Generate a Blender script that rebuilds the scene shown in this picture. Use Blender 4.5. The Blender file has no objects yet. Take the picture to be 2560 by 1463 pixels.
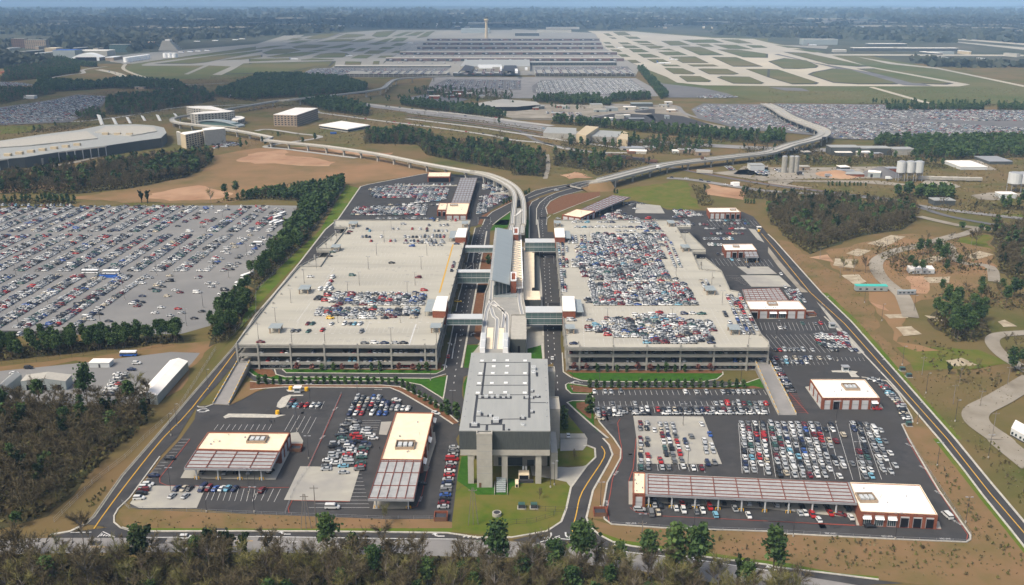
import bpy,math,random
import numpy as np
from mathutils import Vector,Matrix
rnd=random.Random(11)
SC=bpy.context.scene
PI=math.pi
FPX,CAMH,EYE=2380.0,193.0,-5.0
PITCH=math.atan((731.5-EYE)/FPX)
cam=bpy.data.cameras.new('camera')
cam.sensor_width=36.0
cam.lens=36.0*FPX/2560.0
cam.clip_start=1.0
cam.clip_end=80000.0
camo=bpy.data.objects.new('camera',cam)
SC.collection.objects.link(camo)
camo.location=(0,0,CAMH)
camo.rotation_euler=(PI/2-PITCH,0,0)
SC.camera=camo
SUN_EL,SUN_AZ=math.radians(52),math.radians(-125)
world=bpy.data.worlds.new("World")
SC.world=world
world.use_nodes=True
nt=world.node_tree
bg=nt.nodes['Background']
sky=nt.nodes.new('ShaderNodeTexSky')
sky.sky_type='NISHITA'
sky.sun_disc=False
sky.sun_elevation=SUN_EL
sky.sun_rotation=SUN_AZ
sky.altitude=0
sky.air_density=1.0
sky.dust_density=6.0
sky.ozone_density=1.0
tc,sx,mxz,cb=(nt.nodes.new('ShaderNode'+n)for n in('TexCoord','SeparateXYZ','Math','CombineXYZ'))
mxz.operation='MAXIMUM'
mxz.inputs[1].default_value=0.115
nt.links.new(tc.outputs['Generated'],sx.inputs[0])
nt.links.new(sx.outputs[2],mxz.inputs[0])
nt.links.new(sx.outputs[0],cb.inputs[0])
nt.links.new(sx.outputs[1],cb.inputs[1])
nt.links.new(mxz.outputs[0],cb.inputs[2])
nt.links.new(cb.outputs[0],sky.inputs['Vector'])
nt.links.new(sky.outputs[0],bg.inputs[0])
bg.inputs[1].default_value=0.115
sun=bpy.data.lights.new('sun','SUN')
sun.energy=1.5
sun.angle=math.radians(12)
sun.color=(1.0,0.93,0.82)
suno=bpy.data.objects.new('sun',sun)
SC.collection.objects.link(suno)
sd=Vector((math.sin(SUN_AZ)*math.cos(SUN_EL),math.cos(SUN_AZ)*math.cos(SUN_EL),math.sin(SUN_EL)))
suno.rotation_euler=sd.to_track_quat('Z','Y').to_euler()
suno.location=sd*900
SC.view_settings.view_transform='Standard'
SC.view_settings.look='None'
SC.view_settings.gamma=1.0
SC.view_settings.use_curve_mapping=False
SC.view_settings.exposure=0.65
_cp,_sp=math.cos(PITCH),math.sin(PITCH)
def G(px,py,z=0.0):
 x=(px-1280)/FPX
 y=-(py-731.5)/FPX
 dy,dz=_cp+y*_sp,-_sp+y*_cp
 t=(z-CAMH)/dz
 return(x*t,dy*t,z)
def scale_at(p):
 return FPX/(p[1]*_cp+(CAMH-p[2])*_sp)
def PX(p):
 w1,w2=p[1],p[2]-CAMH
 fw=w1*_cp-w2*_sp
 return(1280+FPX*p[0]/fw,731.5-FPX*(w1*_sp+w2*_cp)/fw)
_OR={'a':(1130,860),'b':(1130,1043),'c':(1130,550),'d':(1130,690),'e':(1180,380),'f':(370,250)}
_ROW=(0,366,732,1097)
def q(k,x,y,z=0.0):
 if k=='F':
  return G(x*1.00471,y*1.00471,z)
 if isinstance(k,str):
  o=_OR[k]
  return G(o[0]+x/7.957,o[1]+y/7.957,z)
 return G(k%10*640+x/3.978,_ROW[k//10]+y/3.978,z)
def L(*a,z=0.0):
 """L(key, (x,y), (x,y), key, (x,y) ...) -> list of points"""
 out,k=[],None
 for v in a:
  if isinstance(v,tuple):
   out.append(q(k,v[0],v[1],z))
  else:
   k=v
 return out
def smooth(P,n=6,closed=False):
 out=[]
 m=len(P)
 V=[Vector(p)for p in P]
 rng=range(m if closed else m-1)
 for i in rng:
  if closed:
   a,b,c,d=V[i-1],V[i],V[(i+1)%m],V[(i+2)%m]
  else:
   a,b,c,d=V[max(i-1,0)],V[i],V[i+1],V[min(i+2,m-1)]
  for j in range(n):
   t=j/n
   out.append(tuple(0.5*((2*b)+(c-a)*t+(2*a-5*b+4*c-d)*t*t+(3*b-a-3*c+d)*t**3)))
 if not closed:
  out.append(tuple(V[-1]))
 return out
def inside(p,poly):
 x,y=p[0],p[1]
 c=False
 j=len(poly)-1
 for i in range(len(poly)):
  xi,yi,xj,yj=poly[i][0],poly[i][1],poly[j][0],poly[j][1]
  if(yi>y)!=(yj>y)and x<(xj-xi)*(y-yi)/(yj-yi)+xi:
   c=not c
  j=i
 return c
M={}
def mat(name,col,rough=0.85,col2=None,scale=0.2,amt=1.0,metal=0.0,bump=0.0,col3=None,scale3=0.02,spec=0.3,lo=0.35,hi=0.65,stretch=None):
 m=bpy.data.materials.new(name)
 m.use_nodes=True
 t=m.node_tree
 b=t.nodes['Principled BSDF']
 b.inputs['Roughness'].default_value=rough
 b.inputs['Metallic'].default_value=metal
 b.inputs['Specular IOR Level'].default_value=spec if rough<.9 else.06
 b.inputs['Base Color'].default_value=(*col,1)
 if col2 is not None:
  geo=t.nodes.new('ShaderNodeNewGeometry')
  vec=geo.outputs['Position']
  if stretch:
   mp=t.nodes.new('ShaderNodeMapping')
   mp.inputs['Scale'].default_value=stretch
   t.links.new(vec,mp.inputs[0])
   vec=mp.outputs[0]
  def noise(sc,detail=5):
   n=t.nodes.new('ShaderNodeTexNoise')
   n.inputs['Scale'].default_value=sc
   n.inputs['Detail'].default_value=detail
   n.inputs['Roughness'].default_value=0.65
   t.links.new(vec,n.inputs['Vector'])
   r=t.nodes.new('ShaderNodeMapRange')
   r.inputs['From Min'].default_value=lo
   r.inputs['From Max'].default_value=hi
   t.links.new(n.outputs[0],r.inputs[0])
   return n,r
  n1,r1=noise(scale)
  mx=t.nodes.new('ShaderNodeMix')
  mx.data_type='RGBA'
  mx.inputs[6].default_value=(*col,1)
  mx.inputs[7].default_value=(*col2,1)
  if amt!=1.0:
   r1.inputs['To Max'].default_value=amt
  t.links.new(r1.outputs[0],mx.inputs[0])
  out=mx.outputs[2]
  if col3 is not None:
   n3,r3=noise(scale3,3)
   m3=t.nodes.new('ShaderNodeMix')
   m3.data_type='RGBA'
   t.links.new(r3.outputs[0],m3.inputs[0])
   t.links.new(out,m3.inputs[6])
   m3.inputs[7].default_value=(*col3,1)
   out=m3.outputs[2]
  t.links.new(out,b.inputs['Base Color'])
  if bump:
   bp=t.nodes.new('ShaderNodeBump')
   bp.inputs['Strength'].default_value=bump
   bp.inputs['Distance'].default_value=0.5
   t.links.new(n1.outputs[0],bp.inputs['Height'])
   t.links.new(bp.outputs[0],b.inputs['Normal'])
 M[name]=m
 return m
mat('ground',(0.128,0.108,0.040),0.95,(0.070,0.084,0.020),0.035,col3=(0.165,0.112,0.052),scale3=0.010,bump=0.3)
mat('far_land',(0.050,0.060,0.036),0.95,(0.11,0.10,0.07),0.004,col3=(0.06,0.068,0.045),scale3=0.0007,stretch=(1,0.6,1))
mat('asphalt',(0.042,0.043,0.046),0.9,(0.074,0.073,0.072),0.10,col3=(0.060,0.058,0.056),scale3=0.03)
mat('asphalt_patch',(0.072,0.071,0.070),0.9,(0.050,0.050,0.052),0.4)
mat('asphalt_seal',(0.022,0.022,0.024),0.7)
mat('asphalt_old',(0.215,0.212,0.20),0.9,(0.25,0.245,0.23),0.05,col3=(0.185,0.185,0.18),scale3=0.012)
mat('road_grey',(0.25,0.24,0.225),0.9,(0.30,0.285,0.265),0.25,col3=(0.21,0.205,0.195),scale3=0.03)
mat('concrete',(0.36,0.345,0.30),0.85,(0.42,0.40,0.35),0.12,col3=(0.33,0.32,0.29),scale3=0.03)
mat('pad',(0.36,0.345,0.285),0.85,(0.41,0.39,0.325),0.15,col3=(0.30,0.29,0.26),scale3=0.05)
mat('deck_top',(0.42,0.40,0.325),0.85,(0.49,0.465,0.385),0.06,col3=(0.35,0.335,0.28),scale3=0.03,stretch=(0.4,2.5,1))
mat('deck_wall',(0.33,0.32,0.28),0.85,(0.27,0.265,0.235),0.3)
mat('kerb',(0.52,0.49,0.41),0.85,(0.36,0.35,0.31),0.5)
mat('runway',(0.42,0.38,0.29),0.85,(0.52,0.46,0.34),0.004,col3=(0.34,0.32,0.27),scale3=0.0016,stretch=(1,0.35,1))  # bright concrete, raised further to carry the sunlight on the right airfield
mat('taxi_grey',(0.25,0.24,0.21),0.85,(0.31,0.29,0.24),0.004,col3=(0.22,0.215,0.195),scale3=0.0016,stretch=(1,0.35,1))
mat('runway_dark',(0.13,0.13,0.132),0.9,(0.17,0.165,0.16),0.01)
mat('field',(0.12,0.115,0.045),0.95,(0.16,0.13,0.065),0.006,col3=(0.085,0.105,0.035),scale3=0.0025)
mat('field_edge',(0.06,0.06,0.055),0.95,(0.08,0.075,0.06),0.05)
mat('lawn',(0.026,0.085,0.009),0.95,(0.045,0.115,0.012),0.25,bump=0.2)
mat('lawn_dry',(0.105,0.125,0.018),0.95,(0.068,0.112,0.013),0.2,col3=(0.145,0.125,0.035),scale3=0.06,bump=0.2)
mat('verge',(0.095,0.14,0.016),0.95,(0.15,0.135,0.034),0.12,col3=(0.075,0.13,0.014),scale3=0.05,bump=0.2)
mat('mulch',(0.135,0.06,0.032),0.95,(0.18,0.095,0.05),0.5,bump=0.3)
mat('slope',(0.185,0.122,0.060),0.95,(0.120,0.105,0.036),0.1,col3=(0.22,0.135,0.07),scale3=0.03,bump=0.3)
mat('dirt',(0.195,0.132,0.066),0.95,(0.125,0.106,0.042),0.03,col3=(0.27,0.16,0.082),scale3=0.009,bump=0.3)
mat('clay',(0.37,0.215,0.125),0.95,(0.26,0.15,0.085),0.05,col3=(0.42,0.27,0.165),scale3=0.02,bump=0.2)
mat('slab',(0.46,0.40,0.29),0.9,(0.28,0.225,0.15),0.16)
mat('gravel',(0.27,0.24,0.19),0.95,(0.17,0.145,0.105),0.07,col3=(0.32,0.29,0.235),scale3=0.02)
mat('white_paint',(0.62,0.62,0.60),0.7,(0.45,0.45,0.43),1.0)
mat('yellow_paint',(0.62,0.36,0.04),0.7,(0.5,0.30,0.05),1.0)
mat('red_paint',(0.36,0.07,0.04),0.7,(0.25,0.06,0.04),1.0)
mat('roof_cream',(0.90,0.76,0.54),0.6,(0.74,0.61,0.43),0.3,lo=0.35,hi=0.8)
mat('roof_white',(0.92,0.88,0.80),0.6,(0.84,0.80,0.72),0.1)
mat('roof_grey',(0.31,0.32,0.30),0.6,(0.35,0.355,0.33),0.08,stretch=(3,0.4,1))
mat('roof_metal',(0.33,0.37,0.365),0.4,(0.37,0.41,0.40),0.1,metal=0.2,stretch=(0.3,4,1))
mat('canopy_roof',(0.40,0.405,0.39),0.5,(0.31,0.315,0.305),0.35)
mat('brick',(0.20,0.065,0.04),0.9,(0.26,0.10,0.06),1.2)
mat('steel_red',(0.19,0.06,0.04),0.6)
mat('steel_white',(0.52,0.54,0.53),0.5)
mat('steel_grey',(0.30,0.31,0.32),0.5)
mat('steel_dark',(0.05,0.05,0.055),0.5)
mat('stone',(0.44,0.42,0.36),0.85,(0.38,0.36,0.31),0.4)
mat('stone_warm',(0.52,0.43,0.28),0.85,(0.45,0.37,0.25),0.4)
mat('tan_wall',(0.36,0.28,0.20),0.85,(0.30,0.235,0.17),0.2)
mat('facade_dark',(0.062,0.070,0.068),0.7,(0.080,0.088,0.084),0.6,stretch=(4,4,0.5))
mat('door_panel',(0.50,0.50,0.49),0.6)
mat('glass',(0.035,0.055,0.06),0.12,spec=0.6)
mat('glass_green',(0.10,0.16,0.15),0.12,spec=0.6)
mat('void',(0.015,0.015,0.018),0.9)  # near-black, puts the dark inside of openings into the colour
mat('guideway',(0.33,0.32,0.28),0.85,(0.27,0.265,0.24),0.2)
mat('rail',(0.62,0.60,0.54),0.7)
mat('membrane',(0.045,0.048,0.055),0.8)
mat('tyre',(0.015,0.015,0.016),0.8)
mat('car_glass',(0.02,0.025,0.03),0.1,spec=0.8)
mat('plastic_yellow',(0.75,0.42,0.02),0.5)
mat('plastic_blue',(0.03,0.12,0.45),0.5)
mat('teal',(0.06,0.45,0.38),0.6)
mat('rust_brown',(0.16,0.09,0.06),0.8)
mat('terra',(0.34,0.13,0.07),0.8)
mat('concourse_wall',(0.17,0.10,0.08),0.8,(0.10,0.10,0.105),0.02)
mat('forest_floor',(0.058,0.044,0.024),0.95,(0.085,0.064,0.034),0.2,col3=(0.055,0.06,0.026),scale3=0.04,bump=0.4)  # brown ground kept dark, so it also stands in for shade between trees
mat('window_dark',(0.03,0.033,0.036),0.35)
mat('hot_white',(0.85,0.86,0.84),0.5)
PAINT={}
for nme,c in dict(white=(0.60,0.61,0.59),silver=(0.36,0.375,0.375),grey=(0.15,0.155,0.155),black=(0.02,0.021,0.024),red=(0.36,0.02,0.018),maroon=(0.14,0.015,0.018),blue=(0.035,0.09,0.30),navy=(0.02,0.03,0.075),green=(0.04,0.10,0.085),beige=(0.46,0.41,0.31),yellow=(0.75,0.45,0.02),teal_blue=(0.16,0.36,0.46)).items():
 PAINT[nme]=mat('paint_'+nme,c,0.35,spec=0.5)
mat('trunk',(0.12,0.095,0.075),0.95)
mat('trunk_grey',(0.20,0.18,0.155),0.95)
def leafmat(name,c1,c2,c3=None):
 """foliage colour varies per clump through the mesh colour attribute 'tone'"""
 m=mat(name,c1,0.8)
 t=m.node_tree
 b=t.nodes['Principled BSDF']
 at=t.nodes.new('ShaderNodeAttribute')
 at.attribute_name='tone'
 cr=t.nodes.new('ShaderNodeValToRGB')
 cr.color_ramp.elements[0].color=(*c1,1)
 cr.color_ramp.elements[1].color=(*c2,1)
 if c3:
  e=cr.color_ramp.elements.new(0.5)
  e.color=(*c3,1)
 oi,ad=t.nodes.new('ShaderNodeObjectInfo'),t.nodes.new('ShaderNodeMath')
 ad.operation='MULTIPLY_ADD'
 ad.inputs[1].default_value=0.45
 t.links.new(oi.outputs['Random'],ad.inputs[0])
 sb=t.nodes.new('ShaderNodeMath')
 sb.operation='SUBTRACT'
 sb.inputs[1].default_value=0.22
 t.links.new(at.outputs['Fac'],sb.inputs[0])
 t.links.new(sb.outputs[0],ad.inputs[2])
 t.links.new(ad.outputs[0],cr.inputs[0])
 t.links.new(cr.outputs[0],b.inputs['Base Color'])
 b.inputs['Specular IOR Level'].default_value=0.15
leafmat('needles',(0.022,0.050,0.016),(0.095,0.145,0.04),(0.050,0.088,0.026))
leafmat('brush',(0.052,0.042,0.020),(0.135,0.125,0.042),(0.085,0.070,0.030))
leafmat('twigs',(0.078,0.062,0.032),(0.165,0.138,0.076),(0.112,0.092,0.050))
leafmat('buds',(0.11,0.115,0.035),(0.22,0.20,0.075),(0.16,0.15,0.05))
leafmat('ivy',(0.018,0.034,0.014),(0.045,0.065,0.022))
leafmat('far_woods',(0.032,0.042,0.026),(0.090,0.084,0.055),(0.054,0.060,0.038))
leafmat('scrub',(0.105,0.088,0.042),(0.185,0.16,0.075),(0.14,0.115,0.055))
leafmat('redleaf',(0.13,0.05,0.04),(0.20,0.09,0.07))
leafmat('blossom',(0.40,0.34,0.33),(0.55,0.48,0.46))
COL=SC.collection
def tag(o,label=None,cat=None,group=None,kind=None):
 if label:o['label']=label
 if cat:o['category']=cat
 if group:o['group']=group
 if kind:o['kind']=kind
 return o
def thing(name,label,cat,loc=(0,0,0),rz=0.0,group=None):
 o=bpy.data.objects.new(name,None)
 o.empty_display_size=0.5
 o.location=loc
 o.rotation_euler=(0,0,rz)
 COL.objects.link(o)
 return tag(o,label,cat,group)
class MB:
 def __init__(s):
  s.v,s.f,s.m,s.k=[],[],[],0
  s.o,s.c,s.s=(0,0,0),1.0,0.0
 def frame(s,o,a=0.0):
  s.o,s.c,s.s=o,math.cos(a),math.sin(a)
  return s
 def add(s,vs,fs):
  n=len(s.v)
  o,c,sn=s.o,s.c,s.s
  s.v+=[(o[0]+x*c-y*sn,o[1]+x*sn+y*c,o[2]+z)for x,y,z in vs]
  s.f+=[tuple(i+n for i in f)for f in fs]
  s.m+=[s.k]*len(fs)
  return s
 def poly(s,pts,z=None):
  pts=[(p[0],p[1],p[2]if z is None else z)for p in pts]
  a=sum(pts[i-1][0]*pts[i][1]-pts[i][0]*pts[i-1][1]for i in range(len(pts)))
  if a<0:pts=pts[::-1]
  return s.add(pts,[tuple(range(len(pts)))])
 def prism(s,pts,z0,z1,top=True):
  pts=[(p[0],p[1])for p in pts]
  a=sum(pts[i-1][0]*pts[i][1]-pts[i][0]*pts[i-1][1]for i in range(len(pts)))
  if a<0:pts=pts[::-1]
  n=len(pts)
  fs=[(i,(i+1)%n,n+(i+1)%n,n+i)for i in range(n)]+[tuple(range(n))[::-1]]
  if top:fs.append(tuple(range(n,2*n)))
  return s.add([(x,y,z0)for x,y in pts]+[(x,y,z1)for x,y in pts],fs)
 def box(s,x0,x1,y0,y1,z0,z1):
  return s.add([(x0,y0,z0),(x1,y0,z0),(x1,y1,z0),(x0,y1,z0),(x0,y0,z1),(x1,y0,z1),(x1,y1,z1),(x0,y1,z1)],[(0,3,2,1),(4,5,6,7),(0,1,5,4),(1,2,6,5),(2,3,7,6),(3,0,4,7)])
 def cyl(s,x,y,z0,z1,r0,r1=None,n=8,cap=True):
  r1=r0 if r1 is None else r1
  vs=[(x+r0*math.cos(2*PI*i/n),y+r0*math.sin(2*PI*i/n),z0)for i in range(n)]+[(x+r1*math.cos(2*PI*i/n),y+r1*math.sin(2*PI*i/n),z1)for i in range(n)]
  fs=[(i,(i+1)%n,n+(i+1)%n,n+i)for i in range(n)]
  if cap:fs+=[tuple(range(n,2*n))]
  return s.add(vs,fs)
 def bar(s,a,b,r,r2=None,n=4):
  a,b=Vector(a),Vector(b)
  d=(b-a)
  if d.length<1e-6:return s
  d.normalize()
  u=d.cross(Vector((0,0,1))if abs(d.z)<0.9 else Vector((1,0,0))).normalized()
  w=d.cross(u)
  r2=r if r2 is None else r2
  vs=[tuple(a+(u*math.cos(2*PI*(i+.5)/n)+w*math.sin(2*PI*(i+.5)/n))*r)for i in range(n)]+[tuple(b+(u*math.cos(2*PI*(i+.5)/n)+w*math.sin(2*PI*(i+.5)/n))*r2)for i in range(n)]
  fs=[(i,n+i,n+(i+1)%n,(i+1)%n)for i in range(n)]+[tuple(range(n)),tuple(range(2*n-1,n-1,-1))]
  return s.add(vs,fs)
 def strip(s,P,w,z=None,h=0.0,off=0.0):
  """ribbon of width w along P; with h>0 it gets sides (a kerb or a deck)"""
  n=len(P)
  Lf,Rt=[],[]
  for i in range(n):
   a,b=P[max(i-1,0)],P[min(i+1,n-1)]
   dx,dy=b[0]-a[0],b[1]-a[1]
   l=math.hypot(dx,dy)or 1.0
   nx,ny=-dy/l,dx/l
   zz=P[i][2]if z is None else z
   Lf.append((P[i][0]+nx*(off+w/2),P[i][1]+ny*(off+w/2),zz))
   Rt.append((P[i][0]+nx*(off-w/2),P[i][1]+ny*(off-w/2),zz))
  vs=Lf+Rt
  fs=[(n+i,n+i+1,i+1,i)for i in range(n-1)]
  if h:
   vs=vs+[(x,y,zz-h)for x,y,zz in Lf]+[(x,y,zz-h)for x,y,zz in Rt]
   fs+=[(i,i+1,2*n+i+1,2*n+i)for i in range(n-1)]+[(n+i+1,n+i,3*n+i,3*n+i+1)for i in range(n-1)]
   fs+=[(2*n+i,2*n+i+1,3*n+i+1,3*n+i)for i in range(n-1)]
   fs+=[(0,2*n,3*n,n),(n-1,2*n-1,4*n-1,3*n-1)]
  return s.add(vs,fs)
 def mesh(s,name,mats):
  me=bpy.data.meshes.new(name)
  me.from_pydata(s.v,[],s.f)
  for m in(mats if isinstance(mats,(list,tuple))else[mats]):
   me.materials.append(M[m]if isinstance(m,str)else m)
  if max(s.m or[0])>0:
   me.polygons.foreach_set('material_index',s.m)
  me.update()
  return me
 def build(s,name,mats,parent=None,loc=None):
  o=bpy.data.objects.new(name,s.mesh(name,mats))
  COL.objects.link(o)
  if parent is not None:o.parent=parent
  if loc:o.location=loc
  return o
def copy_tree(o,parent=None):
 c=o.copy()
 COL.objects.link(c)
 if parent is not None:c.parent=parent
 for ch in o.children:
  copy_tree(ch,c)
 return c
def rough(P,amp=4.0,step=9.0):
 """ragged natural outline"""
 from mathutils import noise
 out=[]
 for i in range(len(P)):
  a,b=P[i],P[(i+1)%len(P)]
  n=max(1,min(60,int(math.dist(a[:2],b[:2])/step)))
  for j in range(n):
   x,y=a[0]+(b[0]-a[0])*j/n,a[1]+(b[1]-a[1])*j/n
   v=noise.noise_vector(Vector((x*.045,y*.045,3)))
   w=noise.noise_vector(Vector((x*.17,y*.17,8)))
   out.append((x+amp*(v.x*2+w.x),y+amp*(v.y*2+w.y),0))
 return out
_nsheet=[0]
def sheet(name,m,z,*polys):
 mb=MB()
 _nsheet[0]+=1
 z+=_nsheet[0]*0.0009
 for P in polys:
  mb.poly(P,z)
 return tag(mb.build(name,m),kind='structure')
def offs(P,d):
 n=len(P)
 out=[]
 for i in range(n):
  a,b=P[max(i-1,0)],P[min(i+1,n-1)]
  dx,dy=b[0]-a[0],b[1]-a[1]
  l=math.hypot(dx,dy)or 1
  out.append((P[i][0]-dy/l*d,P[i][1]+dx/l*d,P[i][2]))
 return out
def along(P,step,start=0.0):
 """points every step metres along P with the heading"""
 out,d=[],start
 acc=0.0
 for i in range(len(P)-1):
  a,b=P[i],P[i+1]
  l=math.hypot(b[0]-a[0],b[1]-a[1])
  while d<=acc+l and l>0:
   t=(d-acc)/l
   out.append((a[0]+(b[0]-a[0])*t,a[1]+(b[1]-a[1])*t,a[2]+(b[2]-a[2])*t,math.atan2(b[1]-a[1],b[0]-a[0])))
   d+=step
  acc+=l
 return out
ORD=['first','second','third','fourth','fifth','sixth','seventh','eighth','ninth','tenth','eleventh','twelfth','thirteenth','fourteenth','fifteenth','sixteenth','seventeenth','eighteenth','nineteenth']
for _t in['twenty','thirty','forty','fifty','sixty','seventy','eighty']:
 ORD.append(_t[:-1]+'ieth')
 for _u in ORD[:9]:
  ORD.append(_t+'-'+_u)
#  GROUND
def make_ground():
 ys=[-300,0,300,700,1200,2000,3000,4200,5200]
 y=5200.0
 while y<24000:
  y+=450
  ys.append(y)
 xs=[-18000+600*i for i in range(61)]
 vs,fs,mi=[],[],[]
 from mathutils import noise
 for yy in ys:
  for xx in xs:
   k=max(0.0,min(1.0,(yy-5600)/5000.0))
   h=34*k*(noise.noise(Vector((xx*0.00035,yy*0.0006,3.1)))+0.5*noise.noise(Vector((xx*0.0011,yy*0.0012,9.1))))if k>0 else 0
   vs.append((xx,yy,h))
 nx=len(xs)
 for j in range(len(ys)-1):
  for i in range(nx-1):
   fs.append((j*nx+i,j*nx+i+1,(j+1)*nx+i+1,(j+1)*nx+i))
   mi.append(1 if ys[j]>=3000 else 0)
 mb=MB()
 mb.v,mb.f,mb.m=vs,fs,mi
 o=mb.build('ground',['ground','far_land'])
 tag(o,kind='structure')
 for p in o.data.polygons:p.use_smooth=True
make_ground()
main_road=L(30,(-90,1003),(500,987),(1000,985),(2546,976),31,(1130,992),(2000,1000),32,(280,1035),(620,1052),(860,1082),(1200,1135),(1900,1215),(2546,1312),33,(500,1392),(1000,1475),(1500,1580),(900,1640),(0,1560),32,(2100,1450),(1800,1398),(1200,1302),(700,1250),(0,1185),31,(1000,1152),(0,1130),30,(1300,1130),(800,1138),(-90,1152))
sheet('main_road','road_grey',0.06,main_road)
turn=L(30,(1190,870),(1310,925),(1500,931),(2546,930),31,(600,931),(1100,938),(1900,946),(2060,960),(2350,1010),(2000,1003),(1130,994),(0,977),30,(1310,987),(500,989),(560,965),(700,930))
sheet('turn_lane','asphalt',0.10,turn)
turn2=L(32,(0,1010),(120,1040),(280,1037),(620,1054),(860,1084),(1200,1137),(1900,1217),(2546,1314),33,(500,1394),(900,1460),(1350,1440),(1100,1410),(500,1335),(100,1290),32,(2546,1262),(1900,1180),(1550,1122),(1200,1078),(1000,1030))
sheet('turn_lane','asphalt',0.12,turn2)
lp_left=L(30,(850,850),(930,780),(1010,665),(1215,370),(1540,0),20,(1910,1020),(2340,530),21,(-10,230),(190,0),11,(205,1440),(430,1165),(690,830),(815,725),(1040,405),(1130,380),(1700,272))
lp_right=L(30,(1310,922),(1200,890),(1135,835),(1135,770),(1175,700),(1290,590),(1590,180),(1760,0),20,(1960,1130),(2150,930),(2310,740),(2400,640),21,(250,300),11,(500,1400),(800,1000),(1000,740),(1200,500),(1700,340))
sheet('perimeter_road','asphalt',0.14,lp_left+lp_right[::-1])
sheet('service_lot','asphalt',0.08,L(30,(1290,640),(1350,560),(1590,220),(1800,0),20,(1935,1260),(1960,1130),(2110,1115),(2290,1120),(2400,1070),(2546,990),21,(150,950),(280,940),(1330,945),(1440,990),(1750,1170),(1960,1310),(2060,1330),(1990,1456),31,(2030,120),(1950,830),(1790,800),(1300,800),(330,762),(0,747),30,(2400,745),(1950,700),(1380,700),(1300,680)))
sheet('upper_lot','asphalt',0.09,L(11,(815,760),(820,725),(1040,405),(1130,380),(1700,272),(2230,290),(2420,330),(2546,400),(2546,520),(2330,640),(2200,790),(2140,800)))
cl=L('e',(200,1456),(250,1330),(400,1200),(800,1000),(1070,880),(1250,780),(1480,725),(1880,655),(2100,595),(2300,705),(2090,770),(1600,800),(1110,990),(800,1180),(560,1340),(410,1456))
left_way=L('c',(455,170),(600,130))+L('e',(200,1456),(250,1330),(400,1200),(800,1000),(1070,880),(1250,780),(1480,725),(1880,655),(2080,600),(2210,660),(2000,720),(1600,800),(1350,880),(1090,1000),(800,1170),(560,1340),(410,1456))+L('c',(760,210),(745,480),(700,640),(545,960),'d',(490,180),(385,760),(470,960),(440,1200),(480,1250),(560,1300),(500,1360),'a',(270,20),(225,470),(420,500),(330,620),(230,660),(200,900),(200,1030),(240,1130),21,(2060,1130),(2010,1330),(2030,1400),(1960,1310),(1930,1120),(1862,1040),(1900,830),(1855,770),(1940,400),(2010,50),11,(2040,1400),(2095,1150))
sheet('left_carriageway','asphalt',0.16,left_way)
right_way=L('e',(1150,1456),(1145,1100),(1200,1000),(1340,925),(1500,870),(1630,830),(2210,660),(2320,710),(2000,830),(1750,890),(1560,990),(1470,1110),(1490,1240),(1480,1456))+L('c',(1890,0),(1900,240),(2010,245),(2060,500),(2150,1456),'d',(2160,600),'a',(2160,0),(2215,580),(2330,660),22,(700,870),(2000,880),(2400,900),(2500,960),(560,1100),(480,1140),(430,1100),(410,700))+L('a',(1900,420),(1850,290))+L('d',(1830,1200),(1790,200),'c',(1745,900),(1745,450),(1535,360),(1545,100))
sheet('right_carriageway','asphalt',0.17,right_way)
sheet('drop_off_road','asphalt',0.10,L('d',(1500,960),(1730,960),(1735,1240),(1700,1330),(1500,1450),(1450,1400)))
loop1=L(21,(160,765),(185,812),(280,842),(1740,857),(1900,815),(1930,760),(1870,770),(1790,808),(300,798),(262,765))
sheet('loop_road','asphalt',0.15,loop1)
loop2=L(21,(-80,770),(-20,830),(180,875),(1450,885),(1640,922),(1830,1040),(1935,1125),(2040,1310),(1960,1290),(1800,1105),(1430,935),(1250,920),(250,917),(-20,880),(-130,790))
sheet('loop_road','asphalt',0.19,loop2)
drive=L(22,(478,1130),(545,1095),(640,1190),(800,1330),(950,1456),32,(900,0),(960,70),(997,160),(960,250),(810,520),(745,790),(780,880),(870,965),(1000,1035),(860,1084),(280,1037),(0,1012),(350,930),(500,830),(545,700),(590,490),(750,270),(835,190),(825,100),(750,60),22,(740,1440),(560,1220),(478,1160))
sheet('driveway','asphalt',0.20,drive)
rp_out=L(13,(0,875),(60,930),(530,1456),23,(830,290),(1140,640),(1450,990),(1860,1456),33,(2200,420),(2546,830),(2900,1260))
rp_in=L(12,(2400,700),13,(0,1010),(300,1350),(400,1456),23,(560,240),(940,600),(1090,760),(1250,930),(1700,1456),33,(1960,330),(2140,570),(2400,890),(2700,1270))
rlots=L(12,(840,640),(1200,540),(1330,570),(1480,600),(1540,632),(1900,640),(2290,652),(2400,700))+rp_out[:3]+L(23,(830,290),(1140,640),(1250,930),(1180,880),(1300,1010),(1430,1240),(1440,1290),(1330,1310),(1400,1456),33,(1500,180),(1700,520),(2010,960),(2010,1005),(1970,1028),(1250,1000),(0,938),32,(2546,922),(1480,887),(990,852),(920,800),(905,700),(950,440),(1080,200),(1085,110),(1010,0),22,(860,1280),(812,1160),(805,1010),(830,968),(2000,960),(2500,900),(2500,700),(600,700),12,(470,1000),(470,800))
sheet('rental_lot','asphalt',0.13,rlots)
sheet('perimeter_road','asphalt',0.16,rp_out+rp_in[::-1])
econ=L(10,(-700,620),(0,612),(1000,600),(2546,585),11,(480,592),(370,730),(290,850),(0,1180),10,(2546,1260),20,(2350,0),(2200,150),(2090,330),(1800,412),(880,412),(0,440),(-900,455))
sheet('economy_lot','asphalt_old',0.07,econ)
sheet('yard','asphalt_old',0.05,L(20,(-300,800),(0,780),(900,690),(1700,590),(1990,600),(1910,700),(1500,1090),(900,1150),(-300,1130)))
sheet('lot_service_road','asphalt',0.13,L(20,(-700,395),(-700,425),(0,412),(880,408),(880,385),(0,378)))
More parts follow.
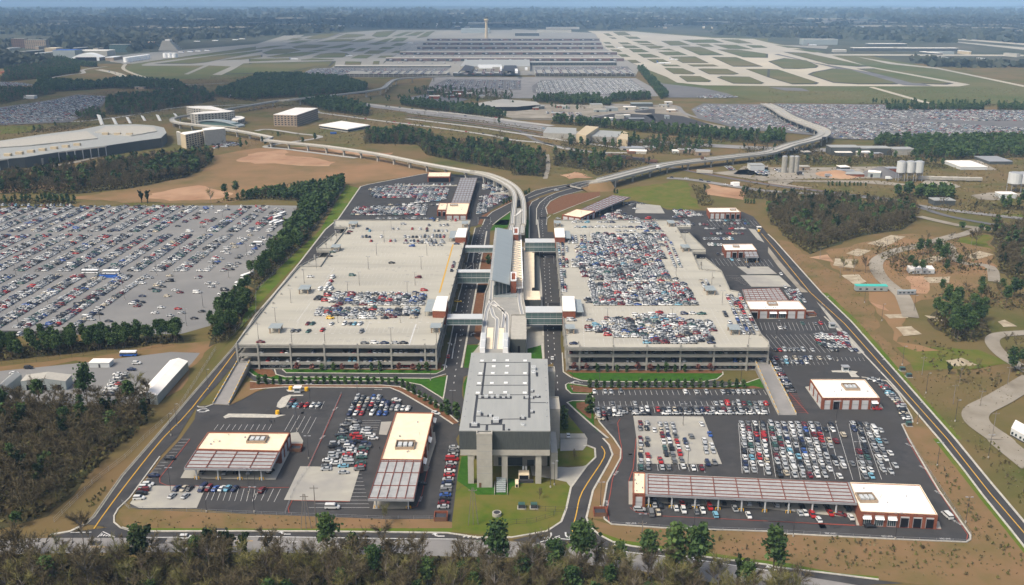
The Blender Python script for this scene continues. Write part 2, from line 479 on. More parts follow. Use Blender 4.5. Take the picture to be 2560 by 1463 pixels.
sheet('verge','verge',0.03,L(20,(1990,820),(2546,180),21,(0,240),11,(0,1600),(420,1150),(830,700),(1030,420),(900,380),(640,830),(0,1430),10,(2546,1440),20,(2320,450),(2210,560)))
sheet('lower_verge','verge',0.025,L(30,(1220,895),(1320,918),(2546,905),31,(2000,930),(2000,890),(0,895),30,(1500,890)))
sheet('road_bank','slope',0.02,L(30,(1170,750),(1180,700),(1300,700),(2400,750),31,(1800,800),(1990,840),(1960,905),(0,905),30,(1500,905),(1230,860)))
sheet('road_bank','slope',0.03,L(32,(800,800),(990,860),(1500,895),(2546,930),33,(1250,1010),(2010,1030),(2050,950),(1400,20),23,(1330,1310),(1440,1290),(1480,1220),(1700,1456),33,(1960,330),(2140,570),(2400,890),(2650,1240),(2600,1500),(1500,1450),(100,1270),32,(2546,1225),(1550,1100),(1000,1000),(870,950)))
sheet('road_bank','verge',0.045,L(32,(1000,1035),(1200,1078),(1550,1120),(2546,1258),33,(700,1365),(1100,1400),(1100,1370),(700,1340),(200,1240),32,(2400,1200),(1550,1075),(1100,1010),(870,930)))
sheet('road_bank','verge',0.05,L(33,(1690,0),(1960,330),(2140,570),(2400,890),(2700,1270),(2650,1270),(2330,870),(2080,560),(1900,330),(1640,0)))
sheet('road_bank','verge',0.05,L(23,(520,0),(830,290),(1140,640),(1450,990),(1860,1456),(1930,1456),(1500,990),(1200,640),(900,290),(590,0)))
sheet('hillside','slope',0.035,rough(L(13,(420,1100),(1000,1456),23,(1000,0),(1100,400),(1400,700),(1300,800),(830,290),(520,0),13,(120,1010),(80,900))))
sheet('yard_verge','slope',0.03,rough(L(20,(-100,790),(900,690),(1700,590),(1990,590),(1900,700),(1600,1010),(1700,1010),(2230,470),(1900,480),(900,640),(-100,740))))
lawnA=L(21,(-60,762),(160,765),(190,815),(285,845),(1740,860),(1900,830),(1865,1040),(1820,1030),(1640,920),(1450,882),(180,872),(-30,828),(-80,790))
sheet('lawn','lawn',0.21,lawnA)
sheet('planting_bed','mulch',0.24,L(21,(-40,760),(160,765),(200,825),(150,845),(20,810)))
sheet('lawn','lawn',0.20,L(21,(262,765),(300,796),(1790,806),(1860,770),(1840,700),(300,700)))
sheet('planting_bed','mulch',0.22,L(21,(262,762),(1840,775),(1850,700),(300,700)))
sheet('planting_bed','mulch',0.21,L(21,(-60,885),(250,920),(1250,924),(1420,940),(1800,1110),(2010,1300),(1960,1310),(1750,1170),(1440,990),(1330,945),(280,938),(-60,960)))
sheet('planting_bed','slope',0.20,L(20,(2290,1118),(2400,1068),(2546,988),21,(60,965),(150,948),(30,900),20,(2500,880),(2430,900)))
sheet('lawn','lawn',0.22,L(22,(560,795),(620,840),(700,870),(950,885),(1900,885),(2040,860),(2095,815),(2090,790)))
sheet('planting_bed','mulch',0.24,L(22,(535,778),(600,800),(2085,806),(2095,770),(540,740)))
sheet('lawn','lawn',0.22,L(22,(545,905),(620,910),(800,935),(2050,938),(2300,908),(2470,852),(2530,950),(2480,958),(830,968),(785,1015),(590,1005),(540,960)))
sheet('planting_bed','mulch',0.24,L(22,(570,920),(780,945),(2200,950),(2400,930),(2500,956),(830,967),(780,1000),(610,990)))
sheet('lawn','lawn',0.22,L(22,(555,1090),(600,1080),(800,1080),(815,1310),(860,1400),(790,1310)))
sheet('planting_bed','mulch',0.24,L(22,(640,1100),(700,1090),(785,1100),(790,1260),(760,1250),(640,1150)))
sheet('drive_bank','slope',0.14,L(22,(805,1300),(870,1290),(1010,1456),32,(1085,110),(1075,200),(945,440),(905,700),(905,800),(800,800),(755,780),(815,520),(960,260),(1000,160),(965,65),(905,0),22,(950,1450)))
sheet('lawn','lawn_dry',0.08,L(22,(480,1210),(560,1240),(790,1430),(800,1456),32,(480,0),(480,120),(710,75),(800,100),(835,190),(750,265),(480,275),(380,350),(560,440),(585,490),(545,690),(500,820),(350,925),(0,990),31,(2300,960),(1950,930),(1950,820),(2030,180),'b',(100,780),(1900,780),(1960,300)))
sheet('green_lawn','lawn',0.11,L(31,(2045,180),(2110,170),(2110,440),(2350,480),(2500,400),(2546,400),32,(200,420),(0,480),31,(2500,560),(2200,560),(2000,420)))  # patch of greener grass in front of the maintenance hall
sheet('service_apron','pad',0.24,L(32,(480,0),(750,0),(745,70),(705,120),(480,128)),L(22,(478,1405),(720,1405),(750,1456),(478,1456)))
sheet('service_apron','pad',0.23,L(32,(180,270),(560,290),(700,280),(755,262),(590,495),(540,435),(380,400),(200,370)))
sheet('median_bed','mulch',0.13,L('c',(620,660),(830,660),(750,1300),(700,1456),(480,1456),(545,960)),L('d',(520,180),(720,180),(600,760),(410,760)),L('d',(470,970),(600,970),(570,1300),(480,1250),(435,1200)),L('e',(1090,1010),(1200,990),(1140,1100),(1090,1170)))
sheet('median_lawn','lawn',0.13,L('a',(300,30),(540,30),(400,200),(320,480),(235,478)),L('e',(430,1456),(580,1340),(770,1200),(770,1456)),L('c',(920,0),(1150,0),(1100,150),(900,200),(760,210)),L('c',(1465,0),(1530,0),(1530,360),(1465,360)),L('a',(1500,100),(1770,30),(1800,330),(1500,330)),L('a',(290,660),(330,640),(320,900),(230,1080),(225,800)))
sheet('slope_bed','mulch',0.15,L('e',(1500,1230),(1480,1110),(1560,1000),(1760,900),(1900,850),(2546,790),(2546,870),(2150,1040),(1620,1230)),L('e',(200,1270),(620,1060),(800,930),(800,1010),(400,1180),(240,1330),(190,1450),(110,1450)))
sheet('station_pavement','pad',0.10,L('c',(830,640),(1745,480),'d',(1800,300),(1830,1240),'a',(1840,330),(1500,330),(400,200),'d',(560,1300),(600,760),(720,180)))
sheet('green_field','lawn_dry',0.06,rough(L(12,(1180,540),(1000,480),(1080,430),(1500,370),(1640,330),(1780,360),(1770,430),(1880,620),(1540,632),(1330,570))))
pads=[L(31,(440,280),(1040,290),(935,627),(278,615)),L(30,(1500,472),(2050,480),(1958,695),(1385,695),(1292,650),(1360,560)),L(22,(1205,1230),(1900,1237),32,(2088,258),(1242,254),22,(1238,1456)),L(12,(1240,568),(1475,592),(1520,670),(1225,667)),L(12,(2240,1200),(2500,1200),13,(0,1200),(90,1272),12,(2340,1275)),L(12,(2270,1285),(2546,1285),13,(110,1290),(230,1400),12,(2380,1400)),L(21,(1245,1290),(1350,1285),(1300,1420),(1222,1415)),L(12,(2350,820),(2420,830),(2510,960),(2440,930)),L(23,(480,90),(560,160),(700,320),(745,380),(690,385),(590,240)),L(23,(690,415),(800,420),(960,600),(900,612)),L(11,(1390,385),(2000,385),(2000,398),(1385,402)),L('e',(420,700),(750,690),(750,850),(350,850))]
sheet('concrete_pad','pad',0.25,*pads)
sheet('pedestrian_island','kerb',0.28,L(21,(330,1020),(470,1020),(470,1030),(350,1035),(290,1140),(240,1155),(205,1140),(215,1100),(260,1045)),L(20,(2220,1240),(2270,1208),(2546,1210),21,(240,1220),(300,1220),(240,1235),(190,1250),20,(2290,1245),(2240,1255)),L(21,(300,970),(400,965),(515,975),(440,990),(320,990)),L(23,(630,780),(800,775),(890,790),(870,810),(910,845),(830,845),(800,800),(640,795)))
sheet('bus_lane','gravel',0.26,L(13,(0,1000),(110,1140),(330,1400),(400,1456),(330,1456),(100,1200),(0,1060)))
def kerb(*lines,name='kerb',m='kerb',w=0.75,z=0.34,h=0.3):
 mb=MB()
 for P in lines:
  mb.strip(P,w*.8,z,h)
 return tag(mb.build(name,m),kind='structure')
kerb(lp_left[:7],lp_right[:7],L(20,(1965,1130),(1975,1140),(2040,1142),(2115,1112)),name='kerb',w=0.7)
kerb(L(30,(500,960),(700,925),(850,852),(930,782),(1010,667),(1215,372),(1540,0),20,(1910,1020),(2340,530),21,(-10,230),(190,0),11,(430,1165),(690,830),(820,722),(1040,402),(1130,378),(1700,270)),w=1.5)
kerb(L(30,(1210,885),(1310,918),(1500,924),(2546,922),31,(600,924),(1900,940),(2200,985),32,(0,985),(200,950),(350,922),(490,830),(540,700),(585,490),(745,272),(830,190),(825,100),(750,70),(710,75)),w=1.0)
kerb(L(33,(1100,1405),(500,1330),(100,1285),32,(2546,1258),(1900,1177),(1550,1118),(1200,1074),(1000,1030),(870,962),(775,880),(740,790),(805,520),(955,255),(1000,160),(965,65),(905,0),22,(955,1450),(800,1322),(640,1180),(548,1095),(600,1078),(800,1080)),w=1.0)
kerb(rp_out,w=1.2)
kerb(rp_in[4:],w=1.0)
kerb(L(23,(930,842),(980,848),(1180,880),(1300,1010),(1430,1240),(1440,1290),(1330,1312),(1400,1456),33,(1500,180),(1700,520),(2010,960),(2012,1005),(1970,1030),(1250,1002),(0,940),32,(2546,924),(1480,889),(990,854),(918,800),(902,700),(947,440),(1077,200),(1082,110),(1010,0),22,(870,1290),(812,1160),(800,1010)),w=0.8)
kerb(smooth(L(21,(1850,1060),(1866,1035),(1902,828)),4),L(21,(185,765),(200,815),(290,840),(1740,855),(1890,812)),L(21,(262,765),(300,800),(1790,810),(1870,772),(1945,420),(2015,50),11,(2045,1400),(2100,1150),(2180,810)),L(21,(-70,790),(-20,828),(180,872),(1450,884),(1640,920),(1830,1038),(1930,1122)),L(21,(-60,885),(250,919),(1250,923),(1430,938),(1800,1105),(2010,1290)),w=0.8)
kerb(L(21,(-60,965),(150,950),(280,941),(1330,946),(1440,990),(1750,1170),(1960,1310)),L(22,(500,600),(510,790),(590,845),(700,880),(950,888),(1900,888),(2040,862),(2098,815),(2095,790)),L(22,(800,1012),(590,1007),(540,962),(532,920),(560,902),(800,938),(2050,941),(2300,911),(2475,850)),w=0.8)
kerb(L('c',(440,640),(400,900),(280,980)),L('c',(690,230),(650,480),(600,680),(545,960),'d',(500,180),(395,760),(340,980),'a',(280,0),(190,480)),L('c',(1700,0),(1740,360)),L('d',(1770,270),(1790,700),(1815,1200)),L('a',(1800,0),(1820,290)),L('c',(1540,0),(1535,360)),w=1.3)
kerb(L('e',(1280,1456),(1285,1130),(1345,1020),(1490,900),(1640,830),(2100,690)),L('e',(1140,1456),(1140,1100),(1195,1000),(1330,930)),L('e',(1480,1456),(1490,1330),(1560,1270)),L('e',(1500,1240),(1465,1110),(1555,985),(1750,885),(2290,745)),L('e',(1120,920),(1300,850),(1600,750),(2090,640)),L('e',(210,1456),(260,1330),(400,1200),(800,1000)),L('e',(410,1456),(560,1330),(760,1190)),L('e',(1050,880),(1250,770),(1480,715),(1880,650)),L('e',(1620,1240),(2150,1030),(2546,880)),w=0.9)
def dash(P,on,off,w,z,mb):
 for x,y,zz,a in along(P,on+off):
  mb.strip([(x,y,0),(x+math.cos(a)*on,y+math.sin(a)*on,0)],w,z)
ym=MB()
ylines=[smooth(L(30,(935,900),(1060,720),(1300,400),(1620,0),20,(1910,1150),(2340,590)),3),L(12,(2480,870),13,(80,1040),(300,1310),(420,1456),23,(760,310),(1090,680),(1400,1030),(1780,1456),33,(2210,550),(2546,940),(2850,1290)),smooth(L(32,(890,80),(915,190),(700,530),(640,750),(580,1005)),4)]
for P in ylines:
 ym.strip(P,0.45,0.27)
tag(ym.build('centre_line','yellow_paint'),kind='structure')
wm=MB()
dash(L('c',(640,30),(560,200),(480,440),'c',(440,660),(300,1290),'d',(200,640),'a',(150,60),(20,900)),2.2,7,0.35,0.27,wm)
dash(L('c',(790,30),(640,200),(585,360),(480,1000),'d',(350,400),(310,630),(180,1290)),2.2,7,0.35,0.27,wm)
dash(L('c',(1795,30),(1810,330),(1830,860),(1865,1456),'d',(1870,560),(1900,1050),'a',(1925,300),(2090,620),(2110,1020)),2.2,7,0.35,0.27,wm)
dash(L('c',(1930,870),(1960,1456),'d',(1975,460),(2015,1050),'a',(2050,290)),2.2,7,0.35,0.27,wm)
dash(L('e',(1390,1456),(1385,1180),(1450,1000),(1580,910)),2.2,6,0.35,0.27,wm)
for P in[L('d',(95,1150),(40,1456),'a',(45,0),(0,300)),L(31,(0,977),(1130,996),(2000,1004)),L(30,(1310,989),(2546,979)),L(32,(860,1086),(1200,1139),(1900,1219),(2546,1316)),L(30,(700,938),(910,935)),L(32,(480,1000),(580,1008)),L(30,(970,985),(1025,930),(1140,985)),L(32,(280,1035),(475,970),(465,1045)),L(32,(680,1050),(705,1005),(755,1045))]:
 wm.strip(P,0.5,0.27)
for i in range(5):
 wm.strip(L(30,(1000+25*i,975),(1022+24*i,950+7*i)),0.6,0.271)
 wm.strip(L(32,(320+32*i,1028+i*2),(345+32*i,1012-7*i)),0.6,0.271)
for i in range(4):
 wm.strip(L(31,(2060+45*i,985+4*i),(2100+45*i,962+6*i)),0.6,0.271)
dash(L(30,(1600,1022),(2546,1020),31,(1000,1040),(2000,1060),32,(600,1130),(1300,1220)),3,9,0.3,0.15,wm)
tag(wm.build('road_marking','white_paint'),kind='structure')
ym=MB()
dash(L(30,(1500,1020),(2546,1020)),6,10,0.3,0.16,ym)
dash(L(30,(900,1080),(2546,1076)),6,10,0.3,0.16,ym)
tag(ym.build('turn_lane_line','yellow_paint'),kind='structure')
def arrow(p,a,s=1.0,turn=1,z=0.28):
 """turn arrow painted on the road: shaft, curve, head"""
 mb=MB().frame((p[0],p[1],0),a)
 mb.strip([(-1.6*s,0,0),(0.2*s,0,0),(1.0*s,0.35*s*turn,0),(1.3*s,1.0*s*turn,0)],0.5*s,z)
 mb.poly([(0.4*s,0.9*s*turn,0),(2.2*s,0.9*s*turn,0),(1.3*s,2.2*s*turn,0)],z+0.002)
 return tag(mb.build('road_arrow','white_paint'),kind='structure')
for k,x,y,a,t in[(31,290,955,PI,-1),(31,1820,975,PI,-1),(30,2075,950,PI,-1),(32,390,970,-PI/2,-1),(32,535,965,-PI/2,1),(32,1080,1090,PI,-1),(32,1780,1190,PI,-1),(31,1480,1075,0,1),(31,1580,1075,PI,1),(33,60,1310,PI,-1),(21,1945,515,PI/2,1),(21,1895,735,PI/2,1),(21,2140,418,PI/2,-1),(22,630,885,PI,1),(20,2020,1160,PI,1),(20,2020,1190,0,1)]:
 arrow(q(k,x,y),a,1.3,t)
pt,sl_=[],MB()
prn=random.Random(21)
for P,n in((L(22,(850,1240),(1180,1250),(1180,1456),32,(1180,300),(1000,100)),6),(L(21,(50,1060),(780,1060),(700,1400),(0,1400)),8),(L(23,(100,700),(900,760),(400,1280),(260,1100)),7),(L(32,(1180,760),(2546,880),33,(1700,980),(900,920),32,(1400,720)),8),(L(31,(1700,100),(1950,100),(1800,760),(1600,760)),5),(L(30,(500,990),(2546,990),31,(1900,1010),(1900,1140),(0,1120),30,(500,1130)),14),(L('c',(420,480),(560,480),'d',(250,1200),(50,1200)),6),(L('d',(1830,100),(2030,100),(2100,1300),(1860,1300)),6),(L(12,(1900,720),(2400,740),13,(200,1400),12,(2100,1200)),8)):
 x0,x1,y0,y1=min(p[0]for p in P),max(p[0]for p in P),min(p[1]for p in P),max(p[1]for p in P)
 k=0
 while k<n:
  x,y=prn.uniform(x0,x1),prn.uniform(y0,y1)
  w,d=prn.uniform(1.5,5),prn.uniform(2,9)
  if inside((x,y),P):
   k+=1
   pt.append([(x,y,0),(x+w,y,0),(x+w,y+d,0),(x,y+d,0)])
   a=prn.uniform(0,3)
   Q=[(x+5+t_*3*math.cos(a)+prn.uniform(-.8,.8),y+t_*3*math.sin(a)+prn.uniform(-.8,.8),0)for t_ in range(prn.randint(3,7))]
   sl_.strip(Q,.14,.262+.0003*k)
sheet('asphalt_patch','asphalt_patch',.12,*pt)
tag(sl_.build('crack_sealing','asphalt_seal'),kind='structure')
#  PARKING DECKS
def edge_lines(P):
 return[(P[i],P[(i+1)%len(P)])for i in range(len(P))]
def wall_along(mb,a,b,z0,z1,t,inset=0.0):
 """box wall from a to b, outer face on the line, thickness t to the left of a->b"""
 dx,dy=b[0]-a[0],b[1]-a[1]
 l=math.hypot(dx,dy)
 mb.frame((a[0],a[1],0),math.atan2(dy,dx))
 mb.box(inset,l-inset,0,t,z0,z1)
 mb.frame((0,0,0),0)
DT=13.4
def deck(name,label,quad,roof,bays_front,side_bays,ramps):
 """quad = FL, FR, BR, BL plan of the storeys; roof = outline of the top floor"""
 t=thing(name,label,'parking deck',(0,0,0))
 FL,FR,BR,BL=quad
 rf=MB()
 rf.prism(roof,DT-0.35,DT)
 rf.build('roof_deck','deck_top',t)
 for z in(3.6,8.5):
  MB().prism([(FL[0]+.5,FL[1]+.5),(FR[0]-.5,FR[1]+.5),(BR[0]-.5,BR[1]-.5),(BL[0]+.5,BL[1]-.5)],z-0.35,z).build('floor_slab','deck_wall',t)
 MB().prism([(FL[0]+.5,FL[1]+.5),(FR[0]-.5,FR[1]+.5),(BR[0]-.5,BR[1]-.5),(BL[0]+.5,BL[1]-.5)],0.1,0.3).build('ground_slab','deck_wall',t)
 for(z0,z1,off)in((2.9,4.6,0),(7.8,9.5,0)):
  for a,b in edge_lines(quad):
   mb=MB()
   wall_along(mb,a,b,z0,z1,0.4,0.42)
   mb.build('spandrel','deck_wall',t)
 pr=MB()
 n=len(roof)
 ar=sum(roof[i-1][0]*roof[i][1]-roof[i][0]*roof[i-1][1]for i in range(n))
 rr=roof if ar>0 else roof[::-1]
 for a,b in edge_lines(rr):
  wall_along(pr,a,b,DT-0.9,DT+1.0,0.3,0.02)
 pr.build('parapet','deck_wall',t)
 for i in range(len(bays_front)):
  x=bays_front[i]
  MB().box(x-0.45,x+0.45,FL[1]-0.25,FL[1]+0.75,0,DT+1.6).build('column','deck_wall',t)
 for(a,b,sgn)in((FR,BR,1),(BL,FL,-1)):
  m=side_bays
  for i in range(1,m):
   s=i/m
   x,y=a[0]+(b[0]-a[0])*s,a[1]+(b[1]-a[1])*s
   MB().box(x-0.75 if sgn>0 else x-.25,x+.25 if sgn>0 else x+.75,y-.4,y+.4,0,DT+1.0).build('column','deck_wall',t)
 for i in(1,2):
  for x in bays_front[1:-1]:
   MB().box(x-.35,x+.35,FL[1]+18.2*i-.35,FL[1]+18.2*i+.35,0.3,DT-.35).build('column','deck_wall',t)
 for r in ramps:
  mb=MB()
  (a,b,c,d)=r
  z1=DT-0.02
  mb.add([(a[0],a[1],z1),(b[0],b[1],z1),(c[0],c[1],DT-4.4),(d[0],d[1],DT-4.4),(a[0],a[1],z1-.4),(b[0],b[1],z1-.4),(c[0],c[1],DT-4.8),(d[0],d[1],DT-4.8)],[(0,1,2,3),(7,6,5,4),(0,4,5,1),(1,5,6,2),(2,6,7,3),(3,7,4,0)])
  mb.build('ramp','deck_top',t)
  for(p,r_)in((a,d),(b,c)):
   mw=MB()
   mw.strip([(p[0],p[1],DT+.9),(r_[0],r_[1],DT-3.4)],0.3,None,1.3)
   mw.build('ramp_wall','deck_wall',t)
 jm=MB()
 y=FL[1]+9
 while y<BL[1]-5:
  s=(y-FL[1])/(BL[1]-FL[1])
  xa,xb=FL[0]+(BL[0]-FL[0])*s+12,FR[0]+(BR[0]-FR[0])*s-3
  jm.strip([(xa,y,0),(xb,y,0)],0.25,DT+0.012)
  y+=18.2
 for i in range(1,12):
  s=i/12
  if i%2==0:jm.strip([(FL[0]+12+(FR[0]-FL[0]-15)*s,FL[1]+2,0),(BL[0]+6+(BR[0]-BL[0]-9)*s,BL[1]-3,0)],0.16,DT+0.014)
 jm.build('joints','stone',t)
 mb=MB()
 for i in range(150):
  x,y=rnd.uniform(FL[0]+14,FR[0]-6),rnd.uniform(FL[1]+4,BL[1]-6)
  w,d=rnd.uniform(.4,1.4),rnd.uniform(.3,.9)
  mb.add([(x+w*math.cos(a_*PI/4),y+d*math.sin(a_*PI/4),DT+.018+.0001*i)for a_ in range(8)],[tuple(range(8))])
 o_=mb.build('oil_spots','deck_wall',t)
 o_['kind']='stuff'
 mb=MB()
 for i in range(16):
  y=FL[1]+9+18.2*i
  s=(y-FL[1])/(BL[1]-FL[1])
  xa,xb=FL[0]+(BL[0]-FL[0])*s+18,FR[0]+(BR[0]-FR[0])*s-10
  n_=int((xb-xa)/2.75)
  for j in range(n_):
   mb.strip([(xa+j*2.75,y-5,0),(xa+j*2.75,y+5,0)],.1,DT+.04)
 o_=mb.build('stall_lines','white_paint',t)
 o_['kind']='stuff'
 return t
Lq=[(-149,481.8),(-40.6,481.8),(-35.3,783),(-141,783)]
def zz(k,*pts):
 return[q(k,x,y,DT)for x,y in pts]
Lroof=zz(20,(2335,532))+zz(21,(1800,540))+zz(11,(2135,742),(775,742),(775,808),(905,812),(745,1025),(600,1022),(605,1045),(745,1047),(640,1200),(430,1200),(205,1456))
dl=deck('parking_deck','four level concrete parking deck left of the central roads, roof mostly empty',Lq,Lroof,[-148.5,-137.2,-119.7,-101.4,-83.3,-65.3,-47.0,-41.0],16,[(zz(11,(600,1022))[0],zz(11,(745,1025))[0],zz(11,(905,812))[0],zz(11,(790,812))[0]),(zz(11,(430,1200))[0],zz(11,(640,1200))[0],zz(11,(745,1047))[0],zz(11,(610,1047))[0])])
Rq=[(29.2,480.2),(138.5,480.2),(131,783),(35.7,783)]
Rroof=zz(22,(535,560),(2560,562),(2555,500),(2480,425),(2315,100),(2255,0))+zz(12,(2170,1440),(2085,1250),(1865,1225),(1790,1060),(1928,1060),(1925,1035),(1770,1035),(1640,812),(1780,812),(1775,770),(1560,742),(415,742))
dr=deck('parking_deck','four level concrete parking deck right of the central roads, roof packed with cars',Rq,Rroof,[29.6,36.5,54.6,72.7,90.8,108.9,126.8,138.0],16,[(zz(12,(1925,1035))[0],zz(12,(1770,1035))[0],zz(12,(1640,812))[0],zz(12,(1760,812))[0]),(zz(12,(2085,1250))[0],zz(12,(1865,1225))[0],zz(12,(1790,1060))[0],zz(12,(1928,1060))[0])])
mb=MB()
mb.strip(zz(11,(1960,975),(1825,1456)),1.0,DT+0.03)
mb.build('yellow_line','yellow_paint',dl)
mb=MB()
mb.strip(zz(21,(1592,312),(1520,528)),0.7,DT+0.03)
for a,b in(((545,95),(405,290)),((1130,290),(1080,395))):
 dash(zz(21,a,b),1.0,0.8,0.5,DT+0.03,mb)
dash(zz(11,(775,1215),(650,1400)),1.0,0.8,0.5,DT+0.03,mb)
for y in(1215,295,405):
 k,xa,xb=(11,600,770)if y==1215 else((21,405,1740)if y==295 else(21,330,1080))
 dash(zz(k,(xa,y),(xb,y)),1.5,3.2,0.5,DT+0.03,mb)
for i in range(24):
 p,r_=zz(21,(400+52*i,330),(418+50*i,302))
 if i<14:mb.strip([p,r_],0.12,DT+0.03)
mb.build('roof_markings','white_paint',dl)['kind']='stuff'
mb=MB()
dash(zz(22,(700,210),(720,540)),1.0,2.0,0.4,DT+0.03,mb)
dash(zz(22,(2000,210),(2150,470)),1.0,2.0,0.4,DT+0.03,mb)
for i in range(18):
 dash(zz(22,(760+68*i,150),(775+68*i,520)),4,7,0.13,DT+0.03,mb)
for i in range(16):
 dash(zz(12,(640+60*i,800),(660+66*i,1440)),4,9,0.13,DT+0.03,mb)
mb.build('roof_markings','white_paint',dr)['kind']='stuff'
def ground_ramp(label,a,b,c,d,ztop):
 """a,b bottom pair (z 0), c,d top pair"""
 t=thing('vehicle_ramp',label,'ramp')
 mb=MB()
 z0=0.3
 mb.add([(a[0],a[1],z0),(b[0],b[1],z0),(c[0],c[1],ztop),(d[0],d[1],ztop),(a[0],a[1],0),(b[0],b[1],0),(c[0],c[1],0),(d[0],d[1],0)],[(0,1,2,3),(0,4,5,1),(1,5,6,2),(2,6,7,3),(3,7,4,0),(4,7,6,5)])
 mb.build('roadway','road_grey',t)
 for p,r_ in((a,d),(b,c)):
  mw=MB()
  mw.strip([(p[0],p[1],1.2),(r_[0],r_[1],ztop+1.1)],0.45,None,2.0)
  mw.build('side_wall','stone',t)
  ms=MB()
  for i in range(12):
   s0,s1=(i+0.1)/12,(i+0.6)/12
   ms.strip([(p[0]+(r_[0]-p[0])*s,p[1]+(r_[1]-p[1])*s,1.22+(ztop)*s)for s in(s0,s1)],0.4)
  if p is b or True:ms.build('yellow_edging','yellow_paint',t)
 return t
ground_ramp('straight concrete ramp climbing to the left end of the left parking deck',q(20,2120,1110),q(20,2275,1118),q(20,2500,655,4.4),q(20,2385,650,4.4),4.4)
ground_ramp('straight concrete ramp climbing to the right end of the right parking deck',q(23,105,1220),q(23,280,1220),q(22,2530,630,4.4),q(22,2420,690,4.4),4.4)
#  STAIR TOWERS, ROOF SHELTERS, BRIDGES
def stair_tower(label,FLr,FRr,BRr,BLr,z,z0,side):
 t=thing('stair_tower',label,'stair tower',group='brick stair towers on the parking decks')
 P=[FLr,FRr,BRr,BLr]
 MB().prism(P,z0,z-0.9).build('brick_wall','brick',t)
 c=(sum(p[0]for p in P)/4,sum(p[1]for p in P)/4)
 Q=[(c[0]+(p[0]-c[0])*1.02,c[1]+(p[1]-c[1])*1.02)for p in P]
 MB().prism(Q,z-0.9,z-0.25).build('parapet','roof_white',t)
 Q2=[(c[0]+(p[0]-c[0])*0.94,c[1]+(p[1]-c[1])*0.94)for p in P]
 MB().prism(Q2,z-0.25,z-0.1).build('roof','roof_white',t)
 w=FRr[0]-FLr[0]
 MB().box(FLr[0]+w*.5,FLr[0]+w*.75,FLr[1]-.08,FLr[1]+.1,z0+1.5 if z0>5 else z-5,z0+3.2 if z0>5 else z-3).build('window','glass',t)
 x0=FLr[0]if side<0 else FRr[0]
 mb=MB()
 mb.box(min(x0,x0+side*5),max(x0,x0+side*5),FLr[1]+2,BLr[1]-1,z-2.2,z-2.0)
 mb.build('canopy','roof_metal',t)
 mb=MB()
 for yy in(FLr[1]+3,BLr[1]-2):
  mb.cyl(x0+side*4.6,yy,z0 if z0>5 else 13.4,z-2.2,0.15)
 mb.build('canopy_post','steel_grey',t)
TZ=18.6
stair_tower('red brick stair tower with a white roof at the front right of the left deck',q(21,1755,165,TZ),q(21,1885,170,TZ),q(21,1910,32,TZ),q(21,1800,30,TZ),TZ,9.5,-1)
stair_tower('red brick stair tower with a white roof at the far right of the left deck',q(11,1980,893,TZ),q(11,2085,895,TZ),q(11,2100,812,TZ),q(11,2010,812,TZ),TZ,9.5,-1)
stair_tower('red brick stair tower with a white roof at the front left of the right deck',q(22,505,170,TZ),q(22,632,170,TZ),q(22,620,32,TZ),q(22,500,30,TZ),TZ,9.5,1)
stair_tower('red brick stair tower with a white roof at the far left of the right deck',q(12,430,895,TZ),q(12,527,895,TZ),q(12,518,812,TZ),q(12,420,812,TZ),TZ,9.5,1)
def shelter(label,k,x0,x1,y0,y1,ztop=None):
 """small roof kiosk: pale metal roof on brick piers"""
 ztop=DT+3.4
 a,b,c=q(k,x0,y1,ztop),q(k,x1,y1,ztop),q(k,x1,y0,ztop)
 w,d=b[0]-a[0],c[1]-b[1]
 t=thing('roof_shelter',label,'shelter',(a[0],a[1],DT),0,'pay shelters on the deck roofs')
 MB().box(-.3,w+.3,-.3,d+.3,3.1,3.4).build('roof','roof_metal',t)
 for px in(0.2,w-0.9):
  for py in(0.2,d-0.9):
   MB().box(px,px+.7,py,py+.7,0,3.1).build('pier','tan_wall',t)
 MB().box(1.0,w-1.0,d*.5,d*.5+.3,0,1.2).build('counter','stone',t)
for lb,a in[('grey roofed shelter near the front left corner of the left deck roof',(21,125,235,305,350)),('grey roofed shelter near the front right corner of the left deck roof',(21,1735,1830,302,345)),('grey roofed shelter beside the small row of green cars on the left deck',(11,420,520,1378,1420)),('grey roofed shelter at the nearer side ramp of the left deck',(11,745,825,975,1002)),('grey roofed shelter at the farther side ramp of the left deck',(11,920,1000,745,768)),('grey roofed shelter at the far right corner of the left deck',(11,2048,2105,743,768)),('grey roofed shelter at the front left corner of the right deck',(22,540,625,315,355)),('grey roofed shelter among packed cars at the right edge of the deck',(22,2175,2275,315,365)),('grey roofed shelter on the right deck beside the short file of white cars',(12,1935,2030,1385,1430)),('grey roofed shelter at the nearer side ramp of the right deck',(12,1695,1770,975,1005)),('grey roofed shelter at the farther side ramp of the right deck',(12,1560,1620,735,762)),('grey roofed shelter at the far left corner of the right deck',(12,425,485,740,762))]:
 shelter(lb,*a)
